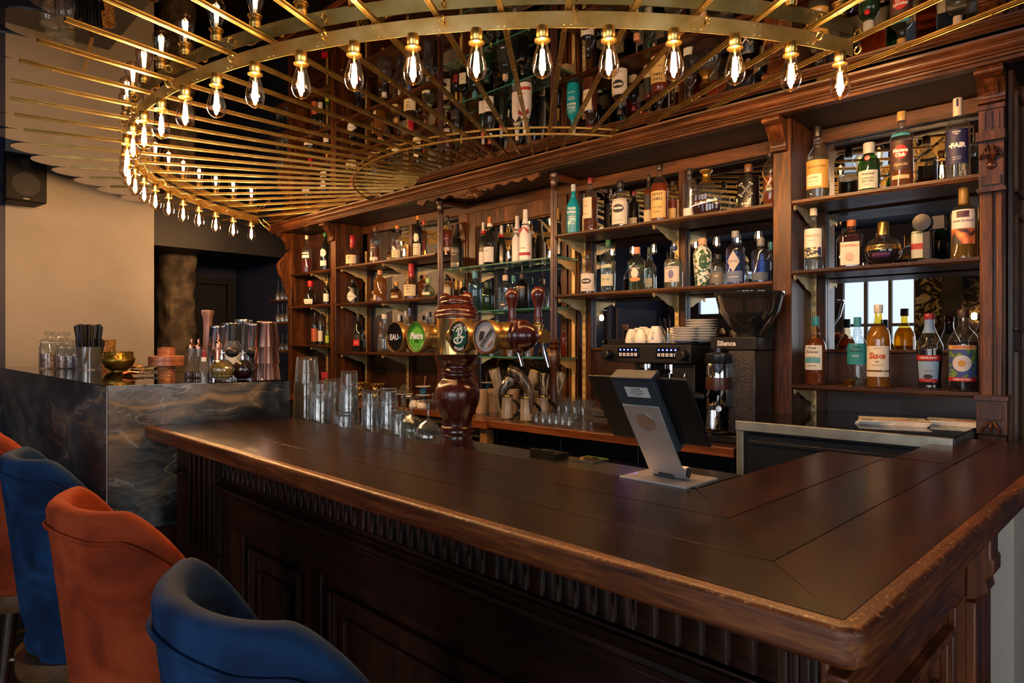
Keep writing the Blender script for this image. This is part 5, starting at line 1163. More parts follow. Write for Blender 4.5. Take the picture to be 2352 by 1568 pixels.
for i, s_ in enumerate(('DURABLE', 'TABLET HOLDER', 'MADE IN GERMANY', 'TYPE 8933')):
    def fn(x, y, i=i):
        p = Vector((0, hy, hz))+AD*(.270-.0065*i+y)+AN*-.0124; return (hx+.004+x, p.y, p.z)
    text_on(mt, s_, fn, .0045 if i else .006, .03)
mt.build('lettering', P('ink_3a3a3a', '3a3a3a', .5), st2, smooth=False)
tab = empty('tablet', 'black tablet computer held in the aluminium stand, seen from behind', 'tablet', (TB.x, TB.y, BT), PHB)
m = MB(); slab(m, hx-.148, hx+.140, .0915, .2905, .0055, .012); m.build('back_shell', P('tablet_back', '161618', .42, .3), tab, bev=.003)
m = MB(); slab(m, hx-.146, hx+.138, .0935, .2885, .0121, .0128); m.build('screen', P('screen_glass', '050508', .05), tab)
m = MB()
for k in range(16): slab(m, hx+.1401, hx+.1405, .12+.0025*k, .1212+.0025*k, .007, .0105); slab(m, hx+.1401, hx+.1405, .225+.0025*k, .2262+.0025*k, .007, .0105)
m.build('speaker_holes', BLACK, tab, smooth=False)

# ---------------- coffee machine ----------------
WTZ = .9985
def at_s(px, D, z=WTZ): 
    d = dpl(px, D); return Vector(((px-CX)/F*d, d, z))
ux0, ux1 = upl(1387, 2.88), upl(1587, 2.88)
cmx = S((ux0+ux1)/2, 3.08, WTZ); half = (ux0-ux1)/2
cmach = empty('coffee_machine', 'black two-group espresso machine with blue lit buttons on the back worktop', 'coffee machine', cmx, PHS)
BK = P('machine_black', '161617', .38, .2)
m = MB(); m.box(-half, half, -.20, .26, .352, .445); m.box(-half+.02, half-.02, .06, .26, .05, .352); m.build('body', BK, cmach, bev=.004)
m = MB(); m.box(-half, half, -.17, .26, .4452, .452); m.box(-half+.002, -half+.01, -.17, .26, .452, .475); m.box(half-.01, half-.002, -.17, .26, .452, .475); m.build('cup_rail', P('machine_rail', '26262a', .3, .5), cmach, bev=.002)
m = MB(); m.box(-half-.12, half-.18, -.22, -.02, .03, .058); m.box(-half-.12, half-.18, -.218, -.02, .065, .10); m.box(-half-.12, half-.02, -.20, .2, 0.028, .03); m.build('drip_tray', STEEL, cmach, bev=.002)
m = MB(); m.box(-half-.02, -half+.09, -.21, .05, .10, .24); m.box(half-.12, half, -.16, .2, .06, .35); m.build('side_panel', BK, cmach, bev=.004)
m = MB(); m.lathe([(.0001, -.008), (.022, -.008), (.024, 0)], (-half+.035, -.212, .17), 24, axis='y'); g_ = m.build('pressure_gauge', CHROME, cmach)
m = MB(); m.lathe([(.0001, -.0095), (.019, -.0095), (.019, -.008)], (-half+.035, -.212, .17), 24, axis='y'); m.build('dial', P('dial_white', 'd8d8d4', .4), g_)
BL = P('blue_led', '101040', .3, emit='3a4cff', es=14); KEY = P('key_white', 'd0d2da', .4)
for cx_ in (-half+.155, half-.125):
    m = MB(); m.box(cx_-.065, cx_+.065, -.206, -.2005, .378, .430); kp = m.build('keypad', P('keypad_black', '08080a', .2), cmach, bev=.002)
    m = MB()
    for k in range(5): m.sph((cx_-.046+.023*k, -.2065, .418), .0042, 8)
    m.build('button_lights', BL, kp)
    m = MB()
    for k in range(5): m.box(cx_-.054+.023*k, cx_-.038+.023*k, -.2072, -.206, .386, .402)
    m.build('keys', KEY, kp, smooth=False)
    m = MB()
    for k in range(5): m.lathe([(.0001, -.0002), (.003, -.0002), (.003, .0002)], (cx_-.046+.023*k, -.2074, .393), 8, axis='y')
    m.build('key_symbols', BLACK, kp, smooth=False)
for x in (-half+.035, half-.035):
    m = MB(); m.lathe([(.020, 0), (.026, -.006), (.022, -.016), (.026, -.03), (.026, -.045), (.020, -.05), (.0001, -.05)], (x, -.20, .392), 24, axis='y'); m.build('steam_knob', BLACK, cmach)
for x in (-half+.20, half-.16):
    m = MB(); m.lathe([(.03, .352), (.036, .345), (.036, .315), (.030, .312), (.030, .30), (.0001, .30)], (x, -.10, 0), 28); gh = m.build('group_head', CHROME, cmach)
    m = MB(); m.cyl((x, -.13, .315), (x, -.26, .30), .011, .014); m.build('portafilter_handle', BLACK, gh)
    m = MB(); m.cyl((x-.012, -.1, .3), (x-.012, -.1, .27), .006); m.cyl((x+.012, -.1, .3), (x+.012, -.1, .27), .006); m.build('coffee_spout', CHROME, gh)
m = MB(); m.tube([(half-.05, -.14, .35), (half-.05, -.17, .28), (half-.045, -.19, .16)], .005, 8); m.build('steam_wand', CHROME, cmach)
m = MB()
for x in (-half+.04, half-.04):
    for y in (-.17, .2): m.lathe([(.022, 0), (.022, .012), (.018, .014), (.018, .05)], (x, y, 0), 16)
m.build('feet', P('rubber_foot', '101010', .6), cmach)
# cups and saucers on the machine
cup_m = MB(); cup_m.lathe([(.032, 0), (.034, .004), (.033, .02), (.027, .045), (.018, .062), (.017, .067), (.0001, .067)], seg=24)
cups = [(1468, 752, .98), (1457, 757, .96), (1480, 752, 1.0), (1443, 757, .96), (1503, 762, .95), (1512, 751, .98), (1495, 750, .99), (1540, 752, .99)]
k = 0; cproto = None
def cup_at(px, D, z, sc, label):
    global cproto
    p = at_s(px, D, z)
    if cproto is None:
        t = empty('coffee_cup', label, 'cup', p, 0, 'white cups upside down on the coffee machine'); cup_m.build('bowl', WHITE, t)
        h = MB(); h.tube([(.030+.016*sin(q), 0, .030-.014*cos(q)) for q in [pi*i/8 for i in range(9)]], .003, 8); h.build('handle', WHITE, t); cproto = t
    else:
        t = copy_thing(cproto, None, label); t.location = p
    t.scale = (sc, sc, sc); t.rotation_euler = (0, 0, radians(-140+px % 60*3)); return t
CUPZ = WTZ+.4525
for px, D, z, sc, lb in ((1452, 2.98, 0, 1.0, 'white cup upside down at the left end of the machine top'), (1472, 2.93, 0, .95, 'white cup upside down in the front left row, handle toward the room'), (1466, 3.04, 0, 1.1, 'white cup upside down behind the front left cups'), (1489, 3.02, 0, 1.05, 'white cup upside down at the back, right of the left group'),
                         (1506, 2.92, 0, 1.15, 'large white cup upside down left of the spoon jar'), (1512, 3.05, 0, 1.2, 'large white cup upside down behind the spoon jar'), (1540, 3.06, 0, 1.05, 'white cup upside down behind the right stack of saucers'), (1478, 3.12, .0, 1.2, 'white cup upside down at the far back of the machine')):
    cup_at(px, D, CUPZ, sc*1.1, lb)
sp_ = None
def saucer(px, D, z, r, label, grp):
    global sp_
    p = at_s(px, D, z)
    if sp_ is None:
        m = MB(); m.lathe([(.030, 0), (.034, .0005), (.05, .006), (.072, .0125), (.073, .0135), (.071, .0145), (.05, .009), (.03, .005), (.0001, .005)], seg=32); sp_ = m.build('saucer', WHITE); o = sp_
    else: o = sp_.copy(); COL.objects.link(o)
    o.location = p; o.scale = (r/.073,)*2+(1,); tag(o, label, 'saucer', grp)
ordn = ['bottom', 'second', 'third', 'fourth', 'fifth', 'sixth', 'seventh', 'eighth', 'ninth', 'tenth', 'eleventh']
for i in range(6): saucer(1574, 2.93, CUPZ+.0125*i, .073, 'white saucer, %s from below in the front stack on the coffee machine' % ordn[i], 'front stack of saucers')
for i in range(9): saucer(1611, 3.0, CUPZ+.0125*i, .078, 'white saucer, %s from below in the taller stack beside the hopper' % ordn[i], 'taller stack of saucers')
p = at_s(1534, 2.90, CUPZ)
sj = empty('spoon_jar', 'small jar holding dark stirring spoons between cups and saucers', 'jar', p, 0)
m = MB(); m.lathe([(.016, 0), (.018, .001), (.018, .05), (.0165, .05), (.0165, .002), (.0001, .002)], seg=20); m.build('glass', thin('clear_glass', 'f4f6f6', 1.0), sj)
m = MB()
for k_ in range(6):
    a = k_*1.1; m.cyl((.004*cos(a), .004*sin(a), .004), (.03*cos(a)-.02, .03*sin(a), .11+.01*(k_ % 3)), .0022, .003, 6)
m.build('spoons', P('dark_spoons', '1c1512', .3, .6), sj)
p = at_s(1478, 3.17, CUPZ+.075)
# ---------------- grinder ----------------
gp = at_s(1700, 2.98); gr = empty('coffee_grinder', 'coffee grinder with smoked conical hopper and chrome dosing chamber', 'coffee grinder', gp, PHS)
SPK2 = noisy('speckled_brown', [(.5, '0e0705'), (.62, '1c100d'), (.8, '4a3c36')], 160, .3, coat=.3, bump=.3)
m = MB(); m.box(-.015, .115, -.10, .09, .036, .42); m.build('body', SPK2, gr, bev=.006)
m = MB(); m.box(-.14, .118, -.14, .10, 0, .035); m.lathe([(.07, .036), (.07, .05), (.0001, .05)], (-.06, -.08, 0), 24); m.build('base', BLACK, gr, bev=.004)
MB().box(-.10, .118, -.10, .10, .42, .48).build('head', BLACK, gr, bev=.004)
m = MB(); m.lathe([(.055, .48), (.06, .50), (.09, .53), (.135, .60), (.15, .665), (.157, .675), (.157, .685), (.148, .685), (.145, .665), (.0001, .66)], (.045, .0, 0), 40); m.build('hopper', thin('smoked_hopper', '6a5040', 1.4, haze=.03), gr)
m = MB(); m.lathe([(.0001, .50), (.07, .51), (.10, .55), (.0001, .56)], (.045, 0, 0), 28); m.build('coffee_beans', noisy('coffee_beans', [(.4, '120804'), (.6, '3a1f10')], 120, .4, bump=1), gr)
m = MB(); m.lathe([(.052, .16), (.055, .165), (.055, .36), (.05, .37), (.0001, .37)], (-.055, -.11, 0), 32); dz_ = m.build('dosing_chamber', CHROME, gr)
m = MB(); m.lathe([(.056, .24), (.0565, .245), (.0565, .29), (.056, .295)], (-.055, -.11, 0), 32); m.build('coffee_window', P('coffee_brown', '3a1c10', .3), dz_)
m = MB(); m.lathe([(.058, .36), (.06, .365), (.06, .40), (.05, .405), (.02, .41), (.02, .43), (.0001, .432)], (-.055, -.11, 0), 32); m.build('chamber_lid', P('smoked_lid', '1a1c20', .2), dz_)
m = MB(); m.lathe([(.030, .06), (.034, .065), (.028, .15), (.034, .155), (.034, .165)], (-.05, -.17, 0), 24); m.cyl((-.05, -.17, .16), (.02, -.26, .165), .010, .013); m.build('tamper_filter', CHROME, gr)
m = MB(); m.box(.075, .105, -.1012, -.1005, .05, .068); m.build('sticker', P('sticker_white', 'd0d0d0', .5), gr, smooth=False)
m = MB(); v, f = text_mesh('Silence', .04, 0); m.add([(-.02+a*.032, -.1012, .45+b*.032) for a, b, c in v], f); m.build('lettering', P('ink_c8c8c8', 'c8c8c8', .4), gr, smooth=False)
m = MB(); m.cyl((-.12, -.13, .20), (-.17, -.19, .21), .018, .022, 14); m.build('dosing_handle', BLACK, gr)

# black caddy and green-edged glass plate on the drainer
p = atz(1262, 1052, DZ_ := 1.0355)
m = MB(); m.box(-.07, .05, -.03, .05, 0, .022); m.box(-.07, .05, -.03, -.026, .022, .034); tag(m.build('bar_caddy', BLACK, loc=p, rz=PHB, bev=.002), 'low black caddy on the drainer behind the bar', 'caddy')
p = atz(1352, 1058, DZ_)
t = empty('glass_plate', 'green edged glass rinsing plate on the drainer left of the tablet', 'plate', p, PHB)
m = MB(); m.box(-.05, .05, -.045, .045, 0, .006); m.build('plate', STEEL, t)
m = MB(); m.box(-.05, .05, .0452, .048, 0, .008); m.build('green_edge', P('green_edge', 'a0e83c', .2), t)
m = MB(); m.lathe([(.0001, .0062), (.035, .0062), (.036, .009), (.032, .009), (.0001, .007)], seg=32); m.build('spray_disc', CHROME, t)
# ---------------- stools ----------------
def velvet(name, dark, mid, light):
    m = bpy.data.materials.new(name); m.use_nodes = True; nt = m.node_tree; L = nt.links; b = nt.nodes['Principled BSDF']
    tc = nt.nodes.new('ShaderNodeTexCoord'); n = nt.nodes.new('ShaderNodeTexNoise'); n.inputs['Scale'].default_value = 7; n.inputs['Detail'].default_value = 5; n.inputs['Distortion'].default_value = 1
    L.new(tc.outputs['Object'], n.inputs['Vector']); r = ramp(nt, [(.32, dark), (.5, mid), (.7, light)]); L.new(n.outputs['Fac'], r.inputs['Fac']); L.new(r.outputs['Color'], b.inputs['Base Color'])
    b.inputs['Roughness'].default_value = .85; b.inputs['Sheen Weight'].default_value = .35; b.inputs['Sheen Roughness'].default_value = .35; b.inputs['Sheen Tint'].default_value = hexc(light); b.inputs['Specular IOR Level'].default_value = .2
    n2 = nt.nodes.new('ShaderNodeTexNoise'); n2.inputs['Scale'].default_value = 500; L.new(tc.outputs['Object'], n2.inputs['Vector'])
    bp = nt.nodes.new('ShaderNodeBump'); bp.inputs['Strength'].default_value = .15; bp.inputs['Distance'].default_value = .002; L.new(n2.outputs['Fac'], bp.inputs['Height']); L.new(bp.outputs['Normal'], b.inputs['Normal'])
    MATS[name] = m; return m
VB = velvet('velvet_blue', '0a1c36', '0f2a4e', '1c416c'); VO = velvet('velvet_orange', '6a2610', '8c3618', 'a34824')
LEGW = wood('stool_leg_wood', '1a100b', '33221a', '4b3526', 'z', 8, .3, coat=.5)
RINGW = wood('stool_ring_wood', '3a2514', '5c4024', '73522f', 'x', 8, .4)
SEATZ = .52
def stool(name, velv, loc, rz, label):
    """local +y faces the bar, the shell wraps the back (-y)"""
    t = empty(name, label, 'bar stool', loc, rz, 'velvet bar stools along the counter')
    m = MB(); m.lathe([(.0001, SEATZ-.008), (.148, SEATZ-.008), (.160, SEATZ), (.166, SEATZ+.025), (.160, SEATZ+.05), (.135, SEATZ+.068), (.08, SEATZ+.075), (.0001, SEATZ+.076)], seg=40); m.build('seat', velv, t)
    m = MB(); m.lathe([(.0001, SEATZ-.085), (.16, SEATZ-.085), (.182, SEATZ-.078), (.188, SEATZ-.06), (.188, SEATZ-.012), (.0001, SEATZ-.0085)], seg=48); m.build('seat_frame', RINGW, t)
    A = radians(96)
    def top(s):
        a = abs(s)*96; return 1.095-.0*a-.16*(max(0, a-52)/44)**1.5-.004*sin(a/20)
    def bot(s):
        a = abs(s)*96; g = max(0, 1-(a/34)**2)
        return SEATZ-.075+.19*g**.8+.03*max(0, a-70)/26
    def rad(z): return .152+.052*max(0, (z-.45)/.65)
    def P_(s, v, off):
        a = s*A; zb, zt_ = bot(s), top(s); z = zb+(zt_-zb)*v; r = rad(z)+off
        lean = .03*max(0, (z-.45)/.65)
        return Vector((r*sin(a)*1.03, -r*cos(a)*.86-lean, z))
    def loop(s):
        th = .026; N = 10; pts = []
        for i in range(N+1): pts.append(P_(s, i/N, th))                      # outside, bottom to top
        t0 = P_(s, 1, 0)
        for k in range(1, 6):                                                # rolled top edge
            q = pi*k/6; c = P_(s, 1, 0); dr = (P_(s, 1, th)-c); pts.append(c+dr*cos(q)+Vector((0, 0, .024*sin(q))))
        for i in range(N+1): pts.append(P_(s, 1-i/N, -th))
        for k in range(1, 4):
            q = pi*k/4; c = P_(s, 0, 0); dr = (P_(s, 0, th)-c); pts.append(c-dr*cos(q)-Vector((0, 0, .010*sin(q))))
        return pts
    NS_ = 56; rows = [loop(-1+2*i/NS_) for i in range(NS_+1)]; n = len(rows[0]); vs = [p for r in rows for p in r]; fs = []
    for i in range(NS_):
        for k in range(n): fs.append((i*n+k, i*n+(k+1) % n, (i+1)*n+(k+1) % n, (i+1)*n+k))
    fs += [tuple(range(n)), tuple(NS_*n+k for k in range(n))[::-1]]
    m = MB().add(vs, fs); m.build('backrest', velv, t, ang=80)
    m = MB()
    m.tube([P_(-1+2*i/60, .945, .030) for i in range(61)], .0055, 6); m.build('piping', velv, t)
    for k in range(4):
        q = pi/4+k*pi/2; m = MB(); p0 = (.13*cos(q), .13*sin(q), SEATZ-.09); p1 = (.20*cos(q), .20*sin(q), .0)
        m.cyl(p0, p1, .024, .014, 16); m.build('leg', LEGW, t)
    m = MB(); m.tube([(.158*cos(2*pi*k/40), .158*sin(2*pi*k/40), .26) for k in range(40)], .009, 8, closed=True)
    m.build('foot_ring', RINGW, t)
    return t
def spos(u, n): return B(u, n, 0)
DX = .30
for nm, v, u, n, rz_, lb in (('bar_stool', VB, .92, .50, 0, 'blue velvet bar stool closest to the bar corner, its shell cut by the picture edge'),
                        ('bar_stool', VO, 1.652, .503, 2, 'burnt orange velvet bar stool standing between two blue ones'),
                        ('bar_stool', VB, 2.463, .518, 0, 'blue velvet bar stool between the two orange stools'),
                        ('bar_stool', VO, 3.22, .50, 0, 'burnt orange velvet bar stool beyond the farther blue one'),
                        ('bar_stool', VO, 4.02, .46, 5, 'orange velvet bar stool standing apart beside the marble counter')):
    stool(nm, v, spos(u, n-.0), PHB+radians(rz_), lb)

# ---------------- glassware ----------------
CG = thin('drinking_glass', 'f3f6f6', 1.6, 1.5, .03)
CG2 = thin('frosted_foot', 'd9dee0', 1.3, 1.5, .25)
def tumbler_mesh(rt, rb, h, tk=.0022, base=.008, flip=True, facets=0):
    m = MB(); pr = [(.0001, 0), (rb, 0), (rb+.001, .002), (rt, h-.001), (rt-tk/2, h), (rt-tk, h-.001), (rb-tk, base), (.0001, base)]
    if flip: pr = [(r, h-z) for r, z in pr]
    m.lathe(pr, seg=facets or 24, flute=.03 if facets else 0, nfl=12); return m
DZ = 1.0355
def item_bar(px, n, z=DZ):
    d = dpl(px, n, NB); return Vector(((px-CX)/F*d, d, z))
pint = tumbler_mesh(.044, .030, .150)
pints = {}
def glass_obj(key, maker, loc, label, name='pint_glass', cat='glass', grp='upturned beer glasses behind the bar', sc=1):
    if key not in pints:
        t = empty(name, label, cat, loc, 0, grp); maker().build('bowl', CG, t); pints[key] = t
    else: t = copy_thing(pints[key], None, label); t.location = loc
    t.scale = (sc, sc, sc); t.rotation_euler = (0, 0, len(COL.objects)*.7); return t
def pintbase():
    m = tumbler_mesh(.044, .031, .150); return m
STK = [(705, 1.62, 819, 49, 64, 3, 'tall stack at the far end'), (737, 1.54, 874, 49, 60, 2, 'wide stack next to the tall one'), (765, 1.68, 869, 42, 52, 2, 'rear stack'), (802, 1.56, 851, 37, 50, 3, 'narrow stack in the middle'),
       (851, 1.56, 895, 37, 46, 2, 'stack with the printed ring'), (893, 1.62, 892, 39, 46, 2, 'stack behind the stemmed pair'), (916, 1.52, 942, 36, 42, 1, ''), (790, 1.50, 947, 44, 50, 1, '')]
LV = ['lowest', 'second', 'topmost']
CG = thin('drinking_glass', 'f3f6f6', 1.5, 1.5, .03, haze=.10)
for px, n, yt, wb, wr, c, lb in STK:
    p = item_bar(px, n, DZ); s_ = p.y/F; Ht = CAM_H-(yt-CY)*s_-DZ; h = Ht/(1+.38*(c-1)); nm = ('single upturned glass before the narrow stack', 'single upturned glass left of the stemmed pair')[px > 900] if c == 1 else ''
    for i in range(c):
        m = tumbler_mesh(wr/2*s_, wb/2*s_, h, .003, .014, True)
        o = m.build('beer_glass', CG, loc=(p.x, p.y, DZ+i*h*.38)); o.scale = (1-.03*i, 1-.03*i, 1)
        tag(o, nm or 'upturned beer glass, %s of the %s' % (LV[i] if i < c-1 else 'topmost', lb), 'glass', 'upturned beer glasses behind the bar')
def stemmed():
    m = MB(); pr = [(.0001, 0), (.034, 0), (.036, .002), (.030, .006), (.006, .010), (.0045, .02), (.0045, .055), (.008, .062), (.03, .078), (.042, .10), (.043, .125), (.036, .165), (.0345, .166), (.041, .125), (.040, .10), (.028, .08), (.0001, .067)]
    m.lathe([(r, .166-z) for r, z in pr], seg=28); return m
for px, n, lb in ((945, 1.60, 'left of the pair'), (984, 1.53, 'right of the pair next to the beer tower'), (925, 1.74, 'behind the others')):
    glass_obj('stem', stemmed, item_bar(px, n), 'stemmed beer glass upside down, %s' % lb, 'stemmed_glass', 'glass', 'stemmed glasses by the tower', sc=1.2)
def wt(px, D, z=WTZ): return at_s(px, D, z)
shot = lambda: tumbler_mesh(.021, .015, .058, .003, .012, True, 24)
for k in range(6): glass_obj('shot', shot, wt(1232+15*k, 2.86+.0*k), 'small upturned shot glass on the worktop, %s from the horn mugs' % ordn[k].replace('bottom', 'first'), 'shot_glass', 'glass', 'row of shot glasses on the worktop')
for k in range(6): glass_obj('shot', shot, wt(1238+15*k, 2.95), 'small upturned shot glass in the rear row, %s from the horn mugs' % ordn[k].replace('bottom', 'first'), 'shot_glass', 'glass', 'rear row of shot glasses')
tall = lambda: tumbler_mesh(.030, .027, .12, .0025, .01, True, 24)
for k in range(7): glass_obj('tall', tall, wt(1245+19*k, 3.12), 'ridged tall tumbler upside down behind the shot glasses, %s from the left' % ordn[k].replace('bottom', 'first'), 'tumbler', 'glass', 'tall tumblers behind the shot glasses')
for k in range(6): glass_obj('tall', tall, wt(1252+19*k, 3.22), 'ridged tumbler upside down in the back row, %s along' % ordn[k].replace('bottom', 'first'), 'tumbler', 'glass', 'back row of tall tumblers')
# rolled stacks of glasses under the glass shelf, small tumblers
for k in range(3): glass_obj('tall', tall, S(upl(1128+42*k, 3.22), 3.22, SH['G3']+.0005), 'small tumbler on the lowest glass shelf, %s from the tower' % ordn[k].replace('bottom', 'first'), 'tumbler', 'glass', 'tumblers on the glass shelf', sc=.55)
# ---------------- horn mugs, drinking horns, carved mugs ----------------
HORN = wood('cow_horn', '0e0b09', '2c2520', 'e2dccc', 'z', 16, .2, coat=.6, bump=0)
HORNP = wood('pale_horn', '6a635a', '8d857b', 'b2aba0', 'z', 14, .25, coat=.5, bump=0)
HORND = P('dark_horn', '17120f', .2, coat=.5)
def horn_mug(px, D, label):
    t = empty('horn_mug', label, 'mug', wt(px, D), radians(20), 'horn mugs on the worktop')
    m = MB(); m.lathe([(.0001, 0), (.033, 0), (.034, .004), (.031, .01), (.030, .118), (.031, .124), (.0275, .124), (.027, .01), (.0001, .01)], seg=28); b_ = m.build('body', HORNP, t)
    m = MB(); m.lathe([(.0345, .001), (.0350, .005), (.0325, .008)], seg=28); m.lathe([(.0312, .116), (.032, .122), (.031, .1255)], seg=28); m.build('brass_bands', P('horn_brass', 'c79c45', .2, 1), t)
    t.scale = (1.12, 1.12, 1.15)
    m = MB(); m.tube([(.030+.045*sin(q), 0, .10-.03*(q)) for q in [pi*k/9 for k in range(10)]], [.004+.006*sin(pi*k/9) for k in range(10)], 8); m.build('handle', HORND, t)
    return t
horn_mug(1165, 2.84, 'pale horn mug with brass rims, left of the front pair'); horn_mug(1209, 2.83, 'pale horn mug with brass rims, right of the front pair'); horn_mug(1246, 2.97, 'pale horn mug with black handle behind the front pair')
def drink_horn(px, D, zb, H, fx, mat, label, r1=.036):
    t = empty('drinking_horn', label, 'drinking horn', wt(px, D, zb), 0, 'drinking horns standing in mugs')
    pts = []; rs = []
    for k in range(19):
        s_ = k/18; x, z = fx(s_); pts.append((x, 0, z*H)); rs.append(.012+(r1-.012)*s_**.6)
    m = MB(); m.tube(pts, rs, 18); m.build('horn', mat, t)
    e = Vector(pts[-1]); d_ = (Vector(pts[-1])-Vector(pts[-2])).normalized(); a = d_.orthogonal().normalized(); b_ = d_.cross(a)
    m = MB(); m.tube([e+a*r1*cos(2*pi*k/20)+b_*r1*sin(2*pi*k/20) for k in range(20)], .0028, 6, closed=True); m.build('brass_rim', P('horn_brass'), t)
    v = [e+d_*.0006+(a*cos(2*pi*k/20)+b_*sin(2*pi*k/20))*r1*.92 for k in range(20)]; MB().add(v, [tuple(range(20))]).build('dark_opening', P('horn_inside', '2a1c10', .5), t, thick=.001)
HB = WTZ+.012
drink_horn(1161, 2.84, HB, .295, lambda s: (-.022*sin(pi*s)+.085*max(0, s-.45)**1.3/.46, s-.10*max(0, s-.6)**2/.16), HORN, 'striped black and white drinking horn curving up from the left mug')
drink_horn(1213, 2.83, HB, .33, lambda s: (.012*sin(pi*s)-.115*max(0, s-.40)**1.6/.44, s-.14*max(0, s-.6)**2/.16), wood('grey_horn', '14110f', '443b34', '8a8078', 'z', 18, .22, coat=.5, bump=0), 'tall grey black drinking horn leaning left from the right mug')
drink_horn(1152, 3.05, WTZ+.002, .285, lambda s: (-.05*s**1.5, s), HORNP, 'pale drinking horn leaning left behind the mugs')
drink_horn(1212, 3.02, WTZ+.002, .28, lambda s: (-.02+.07*s**1.4, s), HORNP, 'mottled cream drinking horn leaning right behind the mugs')
drink_horn(1246, 2.97, HB, .26, lambda s: (.004*s, s), HORN, 'dark streaked drinking horn standing upright in the rear mug')
drink_horn(1277, 3.14, WTZ+.002, .27, lambda s: (.03*s*s, s), HORN, 'black and white drinking horn right of the turned column foot')
BEI = P('stoneware_beige', 'a08a70', .4, coat=.2)
for px, D, lb, fc in ((1106, 3.0, 'plain beige stoneware mug left of the horns', 0), (1136, 3.12, 'beige carved face mug with dark rings behind the left horn', 1), (1178, 3.14, 'beige carved face mug between the horns', 1), (1222, 3.12, 'beige carved face mug behind the right mug', 1)):
    t = empty('stoneware_mug', lb, 'mug', wt(px, D), atan2(-1, -1)-pi/2+radians(8), 'stoneware mugs behind the horns')
    m = MB(); m.lathe([(.0001, 0), (.038, 0), (.036, .01), (.040, .09), (.043, .15), (.039, .15), (.036, .09), (.0001, .02)], seg=28); m.build('body', BEI, t)
    if fc:
        m = MB()
        for s_ in (-1, 1):
            for rr in (.014, .008):
                m.tube([((s_*.017+rr*cos(2*pi*k/16)), -sqrt(max(0, .0425**2-(s_*.017+rr*cos(2*pi*k/16))**2))-.0005, .10+rr*1.5*sin(2*pi*k/16)) for k in range(16)], .0022, 6, closed=True)
        m.tube([(.026*sin(a), -.0395*cos(a)-.001, .045-.006*cos(a*3)) for a in [-.8+1.6*k/10 for k in range(11)]], .003, 6)
        m.build('carved_face', P('carving_black', '15100d', .4), t)
# ---------------- left worktop odds ----------------
GEO = P('gold_wire', 'dcb866', .3, .8)
def geo_bowl(px, label):
    t = empty('geometric_bowl', label, 'bowl', wt(px, 3.12), 0, 'faceted gold bowls')
    pr = [(.035, 0), (.050, .025), (.038, .05), (.052, .075), (.040, .10), (.054, .125)]
    m = MB(); n = 8; w = MB(); vs = []
    for j, (r, z) in enumerate(pr): vs.append([Vector((r*cos(2*pi*(i+.5*(j % 2))/n), r*sin(2*pi*(i+.5*(j % 2))/n), z)) for i in range(n)])
    for j in range(len(pr)-1):
        for i in range(n):
            i2 = (i+1) % n; A_, B_ = vs[j], vs[j+1]; o = j % 2
            if not o: m.add([A_[i], A_[i2], B_[i]], [(0, 1, 2)]); m.add([B_[i], A_[i2], B_[i2]], [(0, 1, 2)]); w.cyl(A_[i], B_[i], .0028, seg=5); w.cyl(A_[i2], B_[i], .0028, seg=5)
            else: m.add([A_[i], A_[i2], B_[i2]], [(0, 1, 2)]); m.add([B_[i], A_[i], B_[i2]], [(0, 1, 2)]); w.cyl(A_[i], B_[i], .0028, seg=5); w.cyl(A_[i], B_[i2], .0028, seg=5)
    for i in range(n): w.cyl(vs[-1][i], vs[-1][(i+1) % n], .0034, seg=5)
    m.build('facets', P('facet_dark', '2a2013', .3, .6), t, smooth=False); w.build('wire_edges', GEO, t, smooth=False)
geo_bowl(832, 'faceted gold wire bowl left of the other'); geo_bowl(868, 'faceted gold wire bowl right of the other')
def dish(px, D, z, r, label, nm='small_plate'):
    m = MB(); m.lathe([(.0001, 0), (r*.5, 0), (r, .008), (r, .011), (r*.9, .009), (r*.5, .004), (.0001, .004)], seg=28); tag(m.build(nm, WHITE, loc=wt(px, D, z)), label, 'plate')
p = wt(930, 3.10)
def stand(px, D, label, col, h, dome, cupc=None):
    t = empty('small_cup' if not dome else 'glass_dome', label, 'cup' if not dome else 'dome', wt(px, D, WTZ+.085), 0)
    return t
dish(930, 3.06, WTZ+.062, .062, 'white plate under the small glass dome'); dish(972, 3.08, WTZ+.062, .058, 'white plate under the blue cup')
m = MB(); m.lathe([(.0001, 0), (.035, 0), (.03, .02), (.028, .061)], seg=20); o = m.build('stand', P('stand_dark', '1a1412', .4), loc=wt(930, 3.06)); tag(o, 'dark round stand carrying the domed plate', 'stand')
o = MB().lathe([(.0001, 0), (.035, 0), (.03, .02), (.028, .061)], seg=20).build('stand', P('stand_dark'), loc=wt(972, 3.08)); tag(o, 'dark round stand carrying the blue cup', 'stand')
m = MB(); m.lathe([(.044, 0), (.046, .02), (.042, .04), (.030, .058), (.012, .067), (.0001, .069)], seg=28); tag(m.build('glass_dome', CG, loc=wt(930, 3.06, WTZ+.0735)), 'small clear glass dome on a white plate', 'dome')
m = MB(); m.lathe([(.0001, 0), (.022, 0), (.026, .052), (.024, .052), (.020, .004), (.0001, .004)], seg=20); tag(m.build('blue_cup', P('cup_blue', '3a78b0', .15, trans=.3), loc=wt(972, 3.08, WTZ+.0735)), 'small blue patterned cup between two saucers', 'cup')
dish(972, 3.08, WTZ+.0735+.0525, .058, 'white saucer lying on top of the blue cup')
m = MB(); m.cyl((0, 0, 0), (.01, 0, .075), .003, seg=6); tag(m.build('stirrer', P('stirrer_pink', 'b58a80', .3), loc=wt(974, 3.08, WTZ+.138)), 'thin stirring stick on the upper saucer', 'stick')
